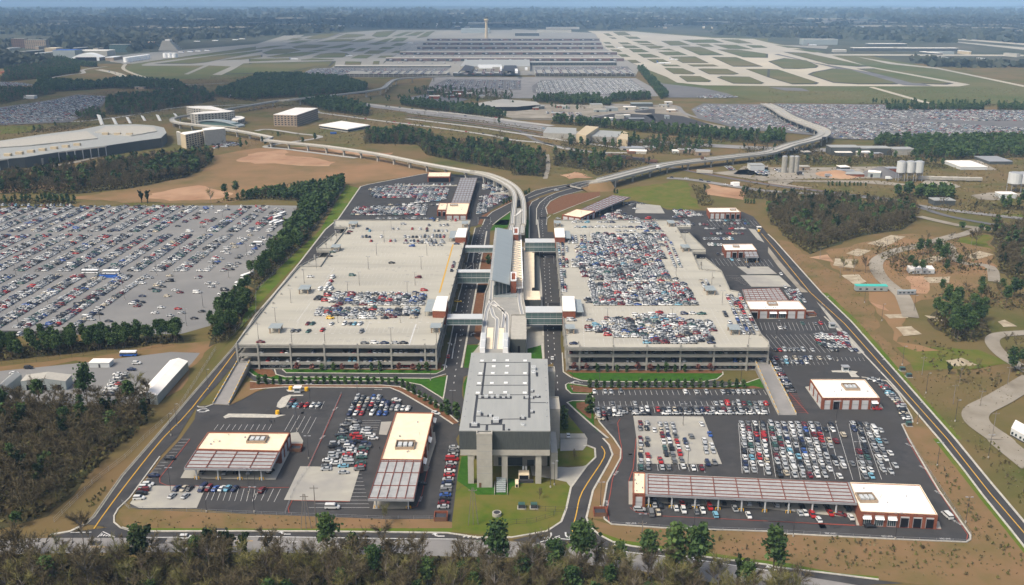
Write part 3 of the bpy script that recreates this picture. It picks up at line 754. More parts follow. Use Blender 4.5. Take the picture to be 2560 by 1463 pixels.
def skybridge(label,k,x0,x1,yt,ym,z1,z0,levels,k2=None):
 a,b=q(k,x0,ym,z1),q(k,x1,ym,z1)
 c=q(k,x1,yt,z1)
 yf,yb=a[1],c[1]
 t=thing('skybridge',label,'footbridge',group='glazed footbridges between the station and the decks')
 X0,X1=a[0],b[0]
 MB().box(X0,X1,yf-.3,yb+.3,z1-.5,z1).build('roof','steel_white',t)
 hh=(z1-.5-z0)/levels
 for lv in range(levels):
  zb=z0+hh*lv
  MB().box(X0,X1,yf,yb,zb,zb+.45).build('floor','steel_white',t)
  MB().box(X0,X1,yf+.1,yb-.1,zb+.45,zb+hh-(0.0 if lv==levels-1 else 0.0)).build('glazing','glass_green',t)
  mb=MB()
  n=max(4,int((X1-X0)/3.2))
  for i in range(n+1):
   x=X0+(X1-X0-.14)*i/n
   mb.box(x,x+.14,yf-.02,yf+.08,zb+.45,zb+hh)
  mb.box(X0,X1,yf-.03,yf+.08,zb+1.5,zb+1.62)
  mb.build('mullions','steel_grey',t)
skybridge('single level glazed footbridge to the front stair tower of the left deck',21,1898,2252,212,256,13.2,9.0,1)
skybridge('two level glazed footbridge in the middle between the left deck and the station','c',105,765,985,1035,13.2,5.0,2)
skybridge('single level glazed footbridge to the far stair tower of the left deck','c',262,830,503,545,13.2,9.2,1)
skybridge('two level glazed footbridge to the front stair tower of the right deck',22,135,505,135,192,13.2,5.0,2)
skybridge('two level glazed footbridge to the far stair tower of the right deck','c',1455,2065,372,442,13.2,5.4,2)
#  STATION (customer centre) AND GUIDEWAY
GZ=8.0
st=thing('station','glass and steel train station with a long slanted silver roof between the two decks','train station')
zl,zr=20.5,16.0
A,B,C_,D=q('c',795,1190,zl),q('c',1150,1285,zr),q('c',1222,215,zr),q('c',900,150,zl)
mb=MB()
mb.add([A,B,C_,D]+[(p[0],p[1],p[2]-.5)for p in(A,B,C_,D)],[(0,1,2,3),(7,6,5,4),(0,4,5,1),(1,5,6,2),(2,6,7,3),(3,7,4,0)])
ro=mb.build('roof','roof_metal',st)
mb=MB()
for i in range(46):
 s=(i+.5)/46
 x,y=A[0]+(D[0]-A[0])*s,A[1]+(D[1]-A[1])*s
 mb.box(x-1.6,x+.1,y-.45,y+.45,zl-.6,zl-.2)
mb.strip([(A[0]-1.4,A[1],zl-.1),(D[0]-1.4,D[1],zl-.1)],.25,None,.3)
mb.build('brise_soleil','steel_white',st)
mb=MB()
for i in range(60):
 s=(i+.5)/60
 x,y=B[0]+(C_[0]-B[0])*s,B[1]+(C_[1]-B[1])*s
 mb.box(x-1.0,x-.4,y-.2,y+.2,zr+.02,zr+.35)
mb.build('roof_vents','steel_grey',st)
MB().prism([(A[0]+.8,A[1]+4),(B[0]-.3,B[1]+6),(C_[0]-.3,C_[1]-2),(D[0]+.8,D[1]-2)],GZ+.3,zr-.5).build('wall','roof_metal',st)
mb=MB()
mb.add([(A[0]+2,A[1]+3,GZ+1),(B[0],B[1]+5,GZ+1),(B[0],B[1]+5,zr-.5),(A[0]+2,A[1]+3,zl-.8)],[(0,1,2,3)])
mb.add([(A[0]+2,A[1]+3,GZ+1),(A[0]+2,A[1]+3,zl-.8),(D[0]+2,D[1]-2,zl-.8),(D[0]+2,D[1]-2,GZ+1)],[(0,3,2,1)])
mb.build('gable_window','glass',st)
mb=MB()
for i in range(1,4):
 x=A[0]+2+(B[0]-A[0]-2)*i/4
 mb.box(x,x+.2,A[1]+3+2*i/4-.2,A[1]+3+2*i/4,GZ+1,zl-.8-(zl-zr)*i/4)
mb.build('mullions','steel_grey',st)
xl0,xr0=q('c',1200,1170,14)[0],q('c',1400,1170,14)[0]
y0_,y1_=q('c',1300,1175,14)[1],q('c',1300,400,14)[1]
MB().box(xl0-.5,xr0-.2,y0_,y1_,GZ,13.4).build('side_hall','roof_cream',st)
mb=MB()
nn=17
for i in range(nn):
 a=y0_+(y1_-y0_)*i/nn
 b=y0_+(y1_-y0_)*(i+1)/nn
 mb.bar((xl0,a,14.1),(xr0,(a+b)/2,13.7),.16)
 mb.bar((xr0,(a+b)/2,13.7),(xl0,b,14.1),.16)
mb.build('roof_trellis','steel_grey',st)
MB().box(xr0-.2,xr0+.5,y0_-1,y1_+1,GZ,14.2).build('edge_beam','hot_white',st)
mb=MB()
for(ya,yb)in((1170,1350),(270,400)):
 for i in range(7):
  y=q('c',1300,ya+(yb-ya)*i/6,12.5)[1]
  mb.box(xl0+2.5,xr0+.3,y-.15,y+.15,12.2,12.5)
 mb.box(xr0,xr0+.3,q('c',1300,yb,12.5)[1],q('c',1300,ya,12.5)[1],12.1,12.6)
mb.build('pergola','hot_white',st)
for(xa,xb,yt,ym)in((1170,1278,1032,1190),(1225,1320,150,268)):
 a,b,c=q('c',xa,ym,18),q('c',xb,ym,18),q('c',xb,yt,18)
 tw=MB().box(a[0],b[0],a[1],c[1],GZ,17.2).build('lift_tower','brick',st)
 mb=MB()
 for(u0,u1,v0,v1)in((a[0]-.1,b[0]+.1,a[1]-.1,a[1]+.5),(a[0]-.1,b[0]+.1,c[1]-.5,c[1]+.1),(a[0]-.1,a[0]+.5,a[1]+.5,c[1]-.5),(b[0]-.5,b[0]+.1,a[1]+.5,c[1]-.5)):
  mb.box(u0,u1,v0,v1,17.0,18.0)
 mb.build('tower_rim','hot_white',tw)
a,b=q('d',840,350,GZ+.2),q('d',1290,350,GZ+.2)
MB().box(a[0],b[0],a[1],A[1]+2,GZ,GZ+1.0).build('terrace','roof_metal',st)
h1=thing('service_hall','long flat cream roofed hall on the right side of the station','building')
hp=[q('c',x,y,5.2)for x,y in((1432,450),(1725,450),(1735,605),(1600,605),(1600,650),(1635,650),(1640,1340),(1590,1345),(1590,1410),(1740,1410))]+[q('d',1762,470,5.2),q('d',1425,470,5.2)]
MB().prism(hp,0,4.9).build('wall','facade_dark',h1)
MB().prism(hp,4.9,5.2).build('roof','roof_cream',h1)
vp=[q('c',x,y,1.5)for x,y in((1640,640),(1725,640),(1725,1390),(1640,1390))]
MB().prism(vp,0.1,1.6).build('sunken_court','facade_dark',h1)
h2=thing('equipment_hall','grey box building with a plain roof beside the train yard','building')
hp=[q('d',x,y,9.5)for x,y in((1165,1250),(1480,1252),(1482,790),(1185,790))]
MB().prism(hp,0,9.1).build('wall','facade_dark',h2)
MB().prism(hp,9.1,9.5).build('roof','stone',h2)
a=q('d',1300,1360,5)
x0_,x1_=q('a',1305,10,4)[0],q('a',1440,10,4)[0]
MB().box(x0_,x1_,hp[0][1]-.1,hp[0][1]+.1,0.5,5.2).build('door','void',h2)
gw=thing('train_yard','raised concrete train yard with curving tracks in front of the station','elevated railway')
yard=[q('d',x,y,GZ)for x,y in((740,90),(860,90),(850,355),(1300,365),(1285,250),(1410,250),(1420,480),(1492,790),(1175,795),(1150,1300))]+[q('a',1110,300,GZ),q('a',535,300,GZ)]+[q('d',x,y,GZ)for x,y in((555,1350),(605,1000),(585,920),(660,350),(720,200))]
MB().prism(yard,GZ-1.6,GZ).build('deck','guideway',gw)
MB().prism([(p[0]*0.9-.4,p[1])for p in yard],0,GZ-1.6).build('base_wall','facade_dark',gw)
mb=MB()
for i in range(len(yard)-1):
 if i in(0,2,4):continue
 mb.strip([yard[i],yard[i+1]],0.3,GZ+1.0,1.0)
mb.strip([yard[-1],yard[0]],0.3,GZ+1.0,1.0)
mb.build('parapet','stone',gw)
mb=MB()
tr=[smooth([q('d',x,y,GZ)for x,y in P],4)for P in(((790,100),(770,480),(690,700),(650,1000),(600,1456)),((800,500),(930,620),(1070,760),(1100,900),(1080,1456)),((780,640),(830,800),(900,880),(890,1100),(860,1456)),((1350,250),(1345,500),(1400,775)),((770,480),(800,560),(960,640),(1040,760),(1010,1030)))]
for P in tr:
 for o_ in(-1.0,1.0):
  mb.strip(P,0.45,GZ+.38,.36,o_)
mb.build('running_beams','rail',gw)
mb=MB()
for P in tr:
 mb.strip(P,0.9,GZ+.03,0)
mb.build('track_bed','steel_grey',gw)
mb=MB()
for(xa,xb,ya,xc,xd)in((705,825,1030,680,800),(935,1040,1040,900,1010)):
 mb.poly([q('d',xa,ya,GZ),q('d',xb,ya,GZ),q('d',xd,1456,GZ),q('d',xc,1456,GZ)],GZ+.05)
mb.build('walkway_pads','roof_cream',gw)
def train(label,k,x,y,n=2):
 p=q(k,x,y,GZ+.3)
 t=thing('train',label,'train',p,0.0,'driverless trains on the yard tracks')
 for i in range(n):
  b=MB().box(-1.4,1.4,i*12.4,i*12.4+12,.3,3.3).build('carriage','hot_white',t)
  mb=MB().box(-1.2,1.2,i*12.4+.5,i*12.4+11.5,3.3,3.55)
  mb.build('roof','steel_white',b)
  mb=MB().box(-1.43,1.43,i*12.4+1,i*12.4+11,1.5,2.6)
  mb.build('window','glass',b)
train('white driverless train entering the maintenance hall on the left track','a',605,190)
train('white driverless train entering the maintenance hall on the right track','a',1062,190)
def guideway(label,lines,w,h,piers,z,rails=True,wm_='guideway',name='guideway',cat='elevated railway'):
 t=thing(name,label,cat)
 for P in lines:
  mb=MB()
  mb.strip(P,w,None,h)
  mb.build('beam',wm_,t)
  mb=MB()
  for s in(-1,1):
   mb.strip(offs(P,s*(w/2-.15)),.3,None,0)
   Q=[(x,y,zz_+.9)for x,y,zz_ in offs(P,s*(w/2-.15))]
   mb.strip(Q,.25,None,.9)
  mb.build('side_wall','stone',t)
  if rails:
   mb=MB()
   for s in(-w/6,w/6)if w<7 else(-w/3,-w/8,w/8,w/3):
    mb.strip([(x,y,zz_+.3)for x,y,zz_ in offs(P,s)],.5,None,.3)
   mb.build('running_beams','rail',t)
   mb=MB()
   for s in((0,)if w<7 else(-w/4.3,w/4.3)):
    mb.strip([(x,y,zz_+.02)for x,y,zz_ in offs(P,s)],.7,None,0)
   mb.build('track_bed','steel_grey',t)
 for x,y,zz_,a in piers:
  mb=MB().frame((x,y,0),a)
  mb.box(-.9,.9,-1.3,1.3,0,zz_-h-1.2)
  mb.box(-1.0,1.0,-w/2+.6,w/2-.6,zz_-h-1.2,zz_-h-.01)
  mb.build('pier','stone',t)
 return t
GA=[q('e',x,y,9)for x,y in((20,405),(300,470),(600,600),(780,730),(850,880),(845,1000),(830,1150),(812,1300),(800,1456))]+[q('c',1190,100,9),q('c',1160,215,9)]
GB=[q('e',x,y,9)for x,y in((20,385),(330,440),(650,560),(880,710),(990,880),(1025,1050),(1030,1250),(1020,1456))]+[q('c',1400,100,9),q('c',1390,260,9)]
GA,GB=smooth(GA,5),smooth(GB,5)
guideway('pair of curved guideway tracks entering the far end of the station',[GA,GB],4.6,1.8,along(GA,26,20)[:8]+along(GB,26,25)[:8],9)
MB_x=MB()
gp=[q('e',x,y,8.9)for x,y in((800,1120),(1080,1120),(1080,1300),(1060,1456))]+[q('c',1410,260,8.9),q('c',1150,230,8.9)]+[q('e',x,y,8.9)for x,y in((740,1456),(760,1300))]
tt=thing('crossover_deck','concrete crossover deck where the two tracks reach the station','elevated railway')
MB().prism(gp,7.3,8.9).build('deck','guideway',tt)
mb=MB()
mb.strip(smooth([q('e',x,y,8.9)for x,y in((850,1280),(930,1220),(1000,1150))],4),2.2,9.25,.3)
mb.build('crossover_beam','rail',tt)
for i in range(4):
 p=q('e',930,1180+80*i,8.9)
 MB().box(p[0]-1,p[0]+1,p[1]-1,p[1]+1,0,7.3).build('pier','stone',tt)
GC=smooth([q(11,x,y,9)for x,y in((-50,-80),(300,-40),(700,0),(1200,75),(1700,175),(2100,245))]+[q('e',20,395,9)],6)
GC=smooth([q('f',x,y,9)for x,y in((1450,560),(2000,650),(2546,760))],4)[:-1]+GC[3:]
guideway('long straight guideway running left across the red dirt field',[GC],7.0,1.8,along(GC,33,10),9)
GD=smooth([q('f',x,y,9)for x,y in((1450,560),(1000,500),(600,450),(480,400),(540,350),(800,305))],6)
guideway('guideway loop curling round the pale curved hotel',[GD],8.0,1.8,along(GD,30,12),9)
GE=smooth([q('f',x,y,9)for x,y in((1540,185),(2000,110),(2546,20))]+[q(1,x,y,12)for x,y in((400,985),(1000,920),(1250,880),(1330,820),(1420,785),(1700,765),(1960,755))],5)
guideway('far guideway crossing the highway towards the terminal',[GE],10.0,1.8,along(GE,60,20),9)
#  FLYOVER
FZ=9.5
fc=[q('e',x,y,5.5)for x,y in((2060,640),(2290,610))]+[q(12,x,y,8.5)for x,y in((920,330),(1230,250),(1550,178),(1900,135),(2250,95),(2546,60))]+[q(3,x,y,11)for x,y in((230,1440),(450,1385),(555,1335),(530,1285),(360,1222),(190,1150),(80,1080))]+[q(2,2520,1030,8)]
fc[0]=(fc[0][0],fc[0][1],3.0)
fc[1]=(fc[1][0],fc[1][1],5.0)
fc=smooth(fc,6)
fl=thing('flyover','long pale concrete road flyover curving away to the right over the railway','road bridge')
MB().strip(fc,17.5,None,1.6).build('roadway','concrete',fl)
for s in(-1,1):
 MB().strip([(x,y,z+1.0)for x,y,z in offs(fc,s*8.6)],.4,None,1.1).build('barrier','stone',fl)
MB().strip([(x,y,z+.9)for x,y,z in fc],.5,None,.9).build('median_barrier','stone',fl)
for x,y,z,a in along(fc,36,48):
 mb=MB().frame((x,y,0),a)
 mb.box(-.9,.9,-8,8,z-3.2,z-1.61)
 for yy in(-5,5):
  mb.cyl(0,yy,0,z-3.2,1.0,None,8,False)
 mb.build('pier','stone',fl)
mb=MB()
a0=along(fc,48,44)[0]
mb.frame((a0[0],a0[1],0),a0[3]).box(-2,0,-8.7,8.7,0,a0[2]-1.6)
mb.build('abutment','stone',fl)
mb=MB()
pts=[p for p in fc if p[0]<a0[0]-1]
n=len(pts)
l1,r1=offs(pts,10.8),offs(pts,-10.8)
l2,r2=offs(pts,17),offs(pts,-20)
vs=[(p[0],p[1],p[2]-.5)for p in l1+r1]+[(p[0],p[1],0)for p in l2+r2]
fs=[]
for i in range(n-1):
 fs+=[(n+i,n+i+1,i+1,i),(i,i+1,2*n+i+1,2*n+i),(n+i+1,n+i,3*n+i,3*n+i+1)]
mb.add(vs,fs)
tag(mb.build('embankment','dirt'),kind='structure')
mb=MB()
mb.strip([(x,y,z+.03)for x,y,z in fc[:9]],16.6,None,0)
mb.k=0
mb.build('asphalt_approach','asphalt',fl)
#  TRAIN MAINTENANCE HALL
RZ=24.5
mh=thing('maintenance_hall','tall grey train maintenance hall on concrete legs with a dark front wall','building')
mroof=[q('b',140,265,RZ),q('b',1958,272,RZ),q('a',1900,298,RZ),q('a',1578,292,RZ),q('a',1578,180,RZ),q('a',385,175,RZ)]
fy,fx0,fx1=mroof[0][1],mroof[0][0],mroof[1][0]
MB().prism(mroof,15.9,24.1).build('upper_wall','facade_dark',mh)
ro=MB().prism(mroof,24.1,24.5).build('roof','roof_grey',mh)
MB().prism([(p[0]+(.4 if p[0]<0 else-.1),p[1])for p in mroof],13.3,15.9).build('edge_beam','stone',mh)
MB().prism([(-8,fy+16),(15.2,fy+16),(16.5,434),(-19,434),(-20,fy+40),(-8,fy+40)],0,13.3).build('lower_wall','stone',mh)
def bq(x,y,off):
 p=q('b',x,y,0)
 return p
def face_z(k,x,y,Y):
 p=G(*((_OR[k][0]+x/7.957,_OR[k][1]+y/7.957)if isinstance(k,str)else(k%10*640+x/3.978,_ROW[k//10]+y/3.978)),0)
 t=Y/p[1]
 return CAMH+(0-CAMH)*t,p[0]*t
def fbox(k,x0,y0,x1,y1,Y,d,mb):
 zt,xa=face_z(k,x0,y0,Y)
 zb,xb=face_z(k,x1,y1,Y)
 mb.box(xa,xb,Y-d,Y,zb,zt)
mb=MB()
fbox('b',810,345,1340,400,fy,.06,mb)
mb.build('strip_window','steel_white',mh)
mb=MB()
fbox('b',840,512,1915,570,fy,.06,mb)
w_=mb.build('strip_window','glass_green',mh)
mb=MB()
for a,b in((990,1090),(1220,1420),(1440,1535),(1575,1650)):
 fbox('b',a,520,b,550,fy-.06,.05,mb)
mb.build('pane','glass',w_)
mb=MB()
fbox('b',920,800,985,960,fy+15.9,.1,mb)
fbox('b',1110,800,1400,960,fy+15.9,.1,mb)
fbox('b',1495,850,1630,965,fy+15.9,.1,mb)
mb.build('loading_door','facade_dark',mh)
for x0,x1,w in((320,435,2.4),(990,1105,2.4),(1660,1775,2.4)):
 a,b=q('b',x0,1335),q('b',x1,1335)
 MB().box(a[0],b[0],fy+.3,fy+.3+w,0,13.3).build('leg','stone',mh)
for i in range(1,4):
 MB().box(fx0+3,fx0+5.2,fy+22*i,fy+22*i+2.2,0,13.3).build('leg','stone',mh)
tw=MB().box(-14.4,-8.1,fy-3,fy-.02,0,23.8).build('stair_shaft','stone',mh)
mb=MB()
for a,b,c,d in((-14.5,-8.0,fy-3.1,fy-2.7),(-14.5,-14.1,fy-2.7,fy-.02),(-8.4,-8.0,fy-2.7,fy-.02)):
 mb.box(a,b,c,d,23.8,24.6)
mb.build('rim','stone',tw)
mb=MB()
for z in(6.5,9.8,13.0,16.5,19.5):
 mb.box(-14.42,-8.08,fy-3.02,fy-2.9,z,z+.12)
mb.build('joint','steel_grey',tw)
MB().box(-13.6,-12.6,fy-3.06,fy-3.0,0,2.3).build('door','rust_brown',tw)
for k,xa,xb,y,z1 in(('a',1912,2052,545,20.5),('a',1940,2150,1290,19.5)):
 a,b=q(k,xa,y,z1),q(k,xb,y,z1)
 c=q(k,xb,y-(95 if y==545 else 245),z1)
 tw=MB().box(max(a[0],16.2),b[0],a[1],c[1],0,z1-.6).build('stair_shaft','stone',mh)
 mb=MB()
 X0,X1,Y0,Y1=max(a[0],16.2)-.05,b[0]+.05,a[1]-.05,c[1]+.05
 for u in((X0,X1,Y0,Y0+.35),(X0,X1,Y1-.35,Y1),(X0,X0+.35,Y0+.35,Y1-.35),(X1-.35,X1,Y0+.35,Y1-.35)):
  mb.box(*u,z1-.6,z1)
 mb.build('rim','stone',tw)
 mb=MB()
 for z in(5,10,15):
  mb.box(X0+.02,X1-.02,Y0+.02,Y0+.1,z,z+.1)
 mb.build('joint','steel_grey',tw)
MB().box(16.2,19.0,fy+4,fy+24,0,12.5).build('side_block','stone',mh)
mb=MB()
def rs(P,w):
 mb.strip([q(k,x,y,RZ)for k,x,y in P],w*1.35,RZ+.03)
def rp(k,x0,y0,x1,y1,z=.06):
 mb.poly([q(k,x0,y0,RZ),q(k,x1,y0,RZ),q(k,x1,y1,RZ),q(k,x0,y1,RZ)],RZ+z)
rs([('a',665,365),('a',590,1010)],.7)
rs([('a',505,1010),('a',450,1456),('b',445,130)],.8)
rs([('a',1540,365),('a',1537,1456),('b',1537,15)],.8)
for P in([('a',545,372),('a',1555,368)],[('a',505,628),('a',1555,625)],[('a',480,825),('a',1525,822)],[('a',455,1017),('a',1525,1012)],[('a',1560,1168),('a',1915,1170)],[('b',560,152),('b',1010,148)],[('b',980,42),('b',1345,38)],[('a',480,1438),('a',700,1438)]):
 rs(P,.55)
rs([('b',985,40),('b',975,140)],.7)
rs([('b',698,150),('b',690,268)],.8)
rs([('b',1030,140),('b',1030,268)],.8)
rp('a',525,1045,1190,1095);rp('a',1420,1045,1640,1100);rp('a',1645,1035,1765,1075);rp('a',1565,920,1640,968);rp('a',1565,1335,1650,1385)
rp('a',1670,570,1715,650);rp('a',700,1410,825,1456);rp('b',345,125,555,215);rp('b',775,60,985,150);rp('b',1345,0,1480,62);rp('b',1110,235,1160,268);rp('a',570,1380,625,1430)
mb.build('walkway_membrane','membrane',mh)
for k,pts in(('a',[(600,340),(840,335),(1100,332),(1455,338),(830,452),(1100,448),(565,592),(812,588),(1085,584),(1452,590),(540,790),(793,785),(1072,780),(1450,788),(513,980),(773,975),(1058,970),(1447,978)]),):
 for x,y in pts:
  p=q(k,x,y,RZ)
  MB().box(p[0]-.85,p[0]+.85,p[1]-.55,p[1]+.55,RZ,RZ+.45).build('skylight','hot_white',mh)
for k,x,y,w,d,h in(('a',555,1070,.9,1.2,1.0),('a',680,1065,1.3,1.2,1.2),('a',800,1068,1.0,1.2,1.0),('a',910,1062,1.1,1.2,1.2),('a',1125,1062,.9,1.0,1.2),('a',1025,1070,1.0,.8,.5),('a',1490,1075,1.1,1.1,1.1),('a',1585,1078,.9,1.0,.8),('a',1705,1048,.8,.8,.9),('a',1590,940,.9,1.0,1.0),('a',1585,1355,.9,1.0,1.0),('a',1620,510,1.6,2.2,1.6),('a',1620,590,1.6,2.4,1.0),('a',535,1385,1.2,1.4,1.2),('a',765,1440,.9,1.2,1.0),('b',445,165,1.9,1.4,1.2),('b',875,85,1.9,2.4,1.4),('b',1410,20,1.0,1.2,1.2),('b',1405,165,1.2,1.4,.8),('b',1085,255,.9,.8,.6)):
 p=q(k,x,y,RZ)
 w,d=w*.62,d*.62
 mb=MB().box(p[0]-w,p[0]+w,p[1]-d,p[1]+d,RZ+.05,RZ+h)
 mb.k=1
 mb.cyl(p[0]-w*.4,p[1],RZ+h,RZ+h+.25,w*.3,None,8)
 mb.cyl(p[0]+w*.4,p[1],RZ+h,RZ+h+.25,w*.3,None,8)
 mb.build('rooftop_unit',['steel_white','steel_grey'],mh)
mb=MB()
for i in range(9):
 for k,xa,ya,xb,yb in(('a',425,250,245,1440),('a',1855,410,1885,1440)):
  p=q(k,xa+(xb-xa)*i/8,ya+(yb-ya)*i/8,RZ)
  mb.box(p[0]-.2,p[0]+.2,p[1]-.5,p[1]+.5,RZ+.01,RZ+.2)
mb.build('roof_anchor','steel_grey',mh)
mb=MB()
for i in range(1,18):
 x=fx0+(fx1-fx0)*i/18
 mb.strip([(x,fy+.5,0),(x+(.6 if x<0 else 1.2)*0,fy+78,0)],.07,RZ+.012)
mb.build('roof_seams','steel_grey',mh)
for z in(17.6,19.3,22.6):
 MB().box(fx0+.05,fx1-.05,fy-.035,fy-.005,z,z+.07).build('panel_joint','steel_dark',mh)
for i in range(1,12):
 x=fx0+(fx1-fx0)*i/12
 MB().box(x,x+.06,fy-.03,fy-.004,16.0,24.0).build('panel_joint','steel_dark',mh)
def simple(name,label,cat,group=None):
 return thing(name,label,cat,(0,0,0),0,group)
p=q('b',1430,1280)
t=simple('generator','cream walled generator with black grilles on the grass by the hall leg','generator')
mb=MB().box(p[0]-2.2,p[0]+2.2,p[1],p[1]+4,0,3.2)
mb.build('housing','roof_cream',t)
MB().box(p[0]-1.9,p[0]+1.9,p[1]-.1,p[1],.3,2.8).build('grille','void',t)
MB().box(p[0]-2.4,p[0]+4,p[1]-1.6,p[1]-.2,0,1.2).build('trough','steel_dark',t)
for dx in(-.2,1.0):
 MB().cyl(p[0]+dx,p[1]+5.5,0,4.2,.45).build('tank','hot_white',t)
p=q('b',1290,1400)
t=simple('cabinet','narrow cream switch cabinet standing on the grass left of the generator','cabinet')
MB().box(p[0]-.7,p[0]+.7,p[1]-.3,p[1]+3.6,0,1.9).build('housing','roof_cream',t)
MB().box(p[0]-.4,p[0]+.4,p[1]-.36,p[1]-.3,.3,1.5).build('door','void',t)
p=q('b',975,1456)
t=simple('outdoor_stair','grey metal stair on the lawn in front of the maintenance hall','stairs')
for i in range(8):
 MB().box(p[0]-1.9,p[0]+1.9,p[1]+i*1.0-2,p[1]+i*1.0-1,0.02+i*.36,.3+i*.36).build('tread','roof_metal',t)
for s in(-2.6,2.6):
 MB().box(p[0]+s-.1,p[0]+s+.1,p[1]-4,p[1]+6,0,1.0).build('railing','stone',t)
for k,x,y,w,lb in((32,95,690,1.3,'green ground transformer on a pad on the lawn, left one of the pair'),(32,218,690,1.3,'green ground transformer on a pad on the lawn, right one of the pair'),(23,1335,775,1.3,'dark green transformer on a pad beside the right perimeter road, the farther one'),(23,1400,840,1.3,'dark green transformer on a pad beside the right perimeter road, the nearer one'),(23,1400,1325,1.1,'dark green transformer at the bend of the rental lot kerb')):
 p=q(k,x,y)
 t=simple('transformer',lb,'transformer')
 MB().box(p[0]-w-.4,p[0]+w+.4,p[1]-1.4,p[1]+1.6,0.1,.32).build('base','pad',t)
 MB().box(p[0]-w,p[0]+w,p[1]-.9,p[1]+1.2,.3,2.1).build('housing',PAINT['green'],t)
 MB().box(p[0]-w+.1,p[0]+w-.1,p[1]-.95,p[1]-.9,.4,1.9).build('door','steel_dark',t)
p=q(31,2395,765)
t=simple('condenser','round grey ventilation unit on the lawn below the maintenance hall','ventilation unit')
MB().cyl(p[0],p[1],0,1.5,1.8,None,14).build('housing','stone',t)
MB().cyl(p[0],p[1],1.5,1.6,1.3,None,14).build('fan','steel_dark',t)
#  RENTAL SERVICE BUILDINGS
SZ=6.2
def qz(k,z,*pts):
 return[q(k,x,y,z)for x,y in pts]
def bays(mb_list,a,b,n,z1,kinds,t,wall='brick'):
 """doors and piers along the front from a to b; kinds: d door, v open, w window with awning, - blank"""
 dx,dy=b[0]-a[0],b[1]-a[1]
 l=math.hypot(dx,dy)
 an=math.atan2(dy,dx)
 w=l/n
 for i in range(n+1):
  x=min(max(w*i,.5),l-.5)
  MB().frame((a[0],a[1],0),an).box(x-.55,x+.55,-.35,-.01,0,z1+.35).build('pier',wall,t)
 for i in range(n):
  k=kinds[i%len(kinds)]
  if k=='-':continue
  x0,x1=w*i+.9,w*(i+1)-.9
  f=MB().frame((a[0],a[1],0),an).box(x0-.2,x1+.2,-.12,-.005,0,z1-.9).build('door_frame','door_panel',t)
  if k=='d':
   mb=MB().frame((a[0],a[1],0),an).box(x0,x1,-.17,-.121,.05,z1-1.3)
   mb.k=1
   mb.box(x0,x1,-.2,-.171,z1*.42,z1*.42+.35)
   mb.build('roller_door',['door_panel','steel_grey'],f)
  elif k=='v':
   MB().frame((a[0],a[1],0),an).box(x0,x1,-.17,-.121,.05,z1-1.5).build('opening','void',f)
  elif k=='w':
   mb=MB().frame((a[0],a[1],0),an).box(x0,x1,-.17,-.121,.5,z1-1.9)
   mb.k=1
   for j in range(1,4):
    x=x0+(x1-x0)*j/4
    mb.box(x-.06,x+.06,-.2,-.171,.5,z1-1.9)
   mb.build('window',['glass','steel_white'],f)
   MB().frame((a[0],a[1],0),an).add([(x0-.2,-.13,z1-1.4),(x1+.2,-.13,z1-1.4),(x1+.2,-1.5,z1-2.0),(x0-.2,-1.5,z1-2.0)],[(0,3,2,1)]).build('awning','hot_white',f)
def service_building(label,P,n,kinds,roofm='roof_cream',side=0,sk='-',hvac=None,name='service_building',grp=None):
 """P = FL, FR, BR, BL (plus extra) roof outline at height SZ"""
 t=thing(name,label,'building',group=grp)
 MB().prism(P,0,SZ-.5).build('wall','brick',t)
 r=MB().prism(P,SZ-.5,SZ-.35).build('roof',roofm,t)
 m=len(P)
 ar=sum(P[i-1][0]*P[i][1]-P[i][0]*P[i-1][1]for i in range(m))
 PP=P if ar>0 else P[::-1]
 mb=MB()
 for a,b in edge_lines(PP):
  wall_along(mb,a,b,SZ-.5,SZ,.35,.01)
 mb.build('parapet','brick',t)
 mb=MB()
 for a,b in edge_lines(PP):
  wall_along(mb,(a[0],a[1]),(b[0],b[1]),SZ,SZ+.06,.38,.0)
 mb.build('coping','terra' if roofm=='roof_cream' else 'roof_cream',t)
 bays(None,P[0],P[1],n,SZ-.5,kinds,t)
 if side:
  a,b=(P[3],P[0])if side<0 else(P[1],P[2])
  bays(None,a,b,max(2,int(math.dist(a[:2],b[:2])/6)),SZ-.5,sk,t)
 if hvac:
  for hx,hy,hw,hd in hvac:
   x=P[0][0]+(P[1][0]-P[0][0])*hx+(P[3][0]-P[0][0])*hy
   y=P[0][1]+(P[3][1]-P[0][1])*hy+(P[1][1]-P[0][1])*hx
   s=MB().frame((x,y,SZ-.35))
   for u in((-hw,hw,-hd,-hd+.3),(-hw,hw,hd-.3,hd),(-hw,-hw+.3,-hd+.3,hd-.3),(hw-.3,hw,-hd+.3,hd-.3)):
    s.box(*u,0,1.3)
   sc=s.build('plant_screen','tan_wall',t)
   MB().frame((x,y,SZ-.35)).box(-hw+.3,hw-.3,-hd+.3,hd-.3,0,.08).build('plant_floor','steel_dark',sc)
   for i in(-1,0,1):
    MB().frame((x,y,SZ-.35)).box(i*hw*.55-hw*.2,i*hw*.55+hw*.2,-hd*.5,hd*.5,.1,1.2).build('rooftop_unit','steel_white',sc)
 for i in range(7):
  hx,hy=rnd.uniform(.1,.9),rnd.uniform(.12,.88)
  x=P[0][0]+(P[1][0]-P[0][0])*hx+(P[3][0]-P[0][0])*hy
  y=P[0][1]+(P[3][1]-P[0][1])*hy
  if i<5:MB().cyl(x,y,SZ-.35,SZ+.25,rnd.uniform(.15,.4)).build('roof_vent','steel_grey',t)
  else:MB().strip([(x,y,0),(x+rnd.uniform(-3,3),y+rnd.uniform(1,4),0),(x+rnd.uniform(-4,4),y+rnd.uniform(3,5),0)],.12,SZ-.33+.004*i).build('roof_stain','tan_wall',t)
 return t
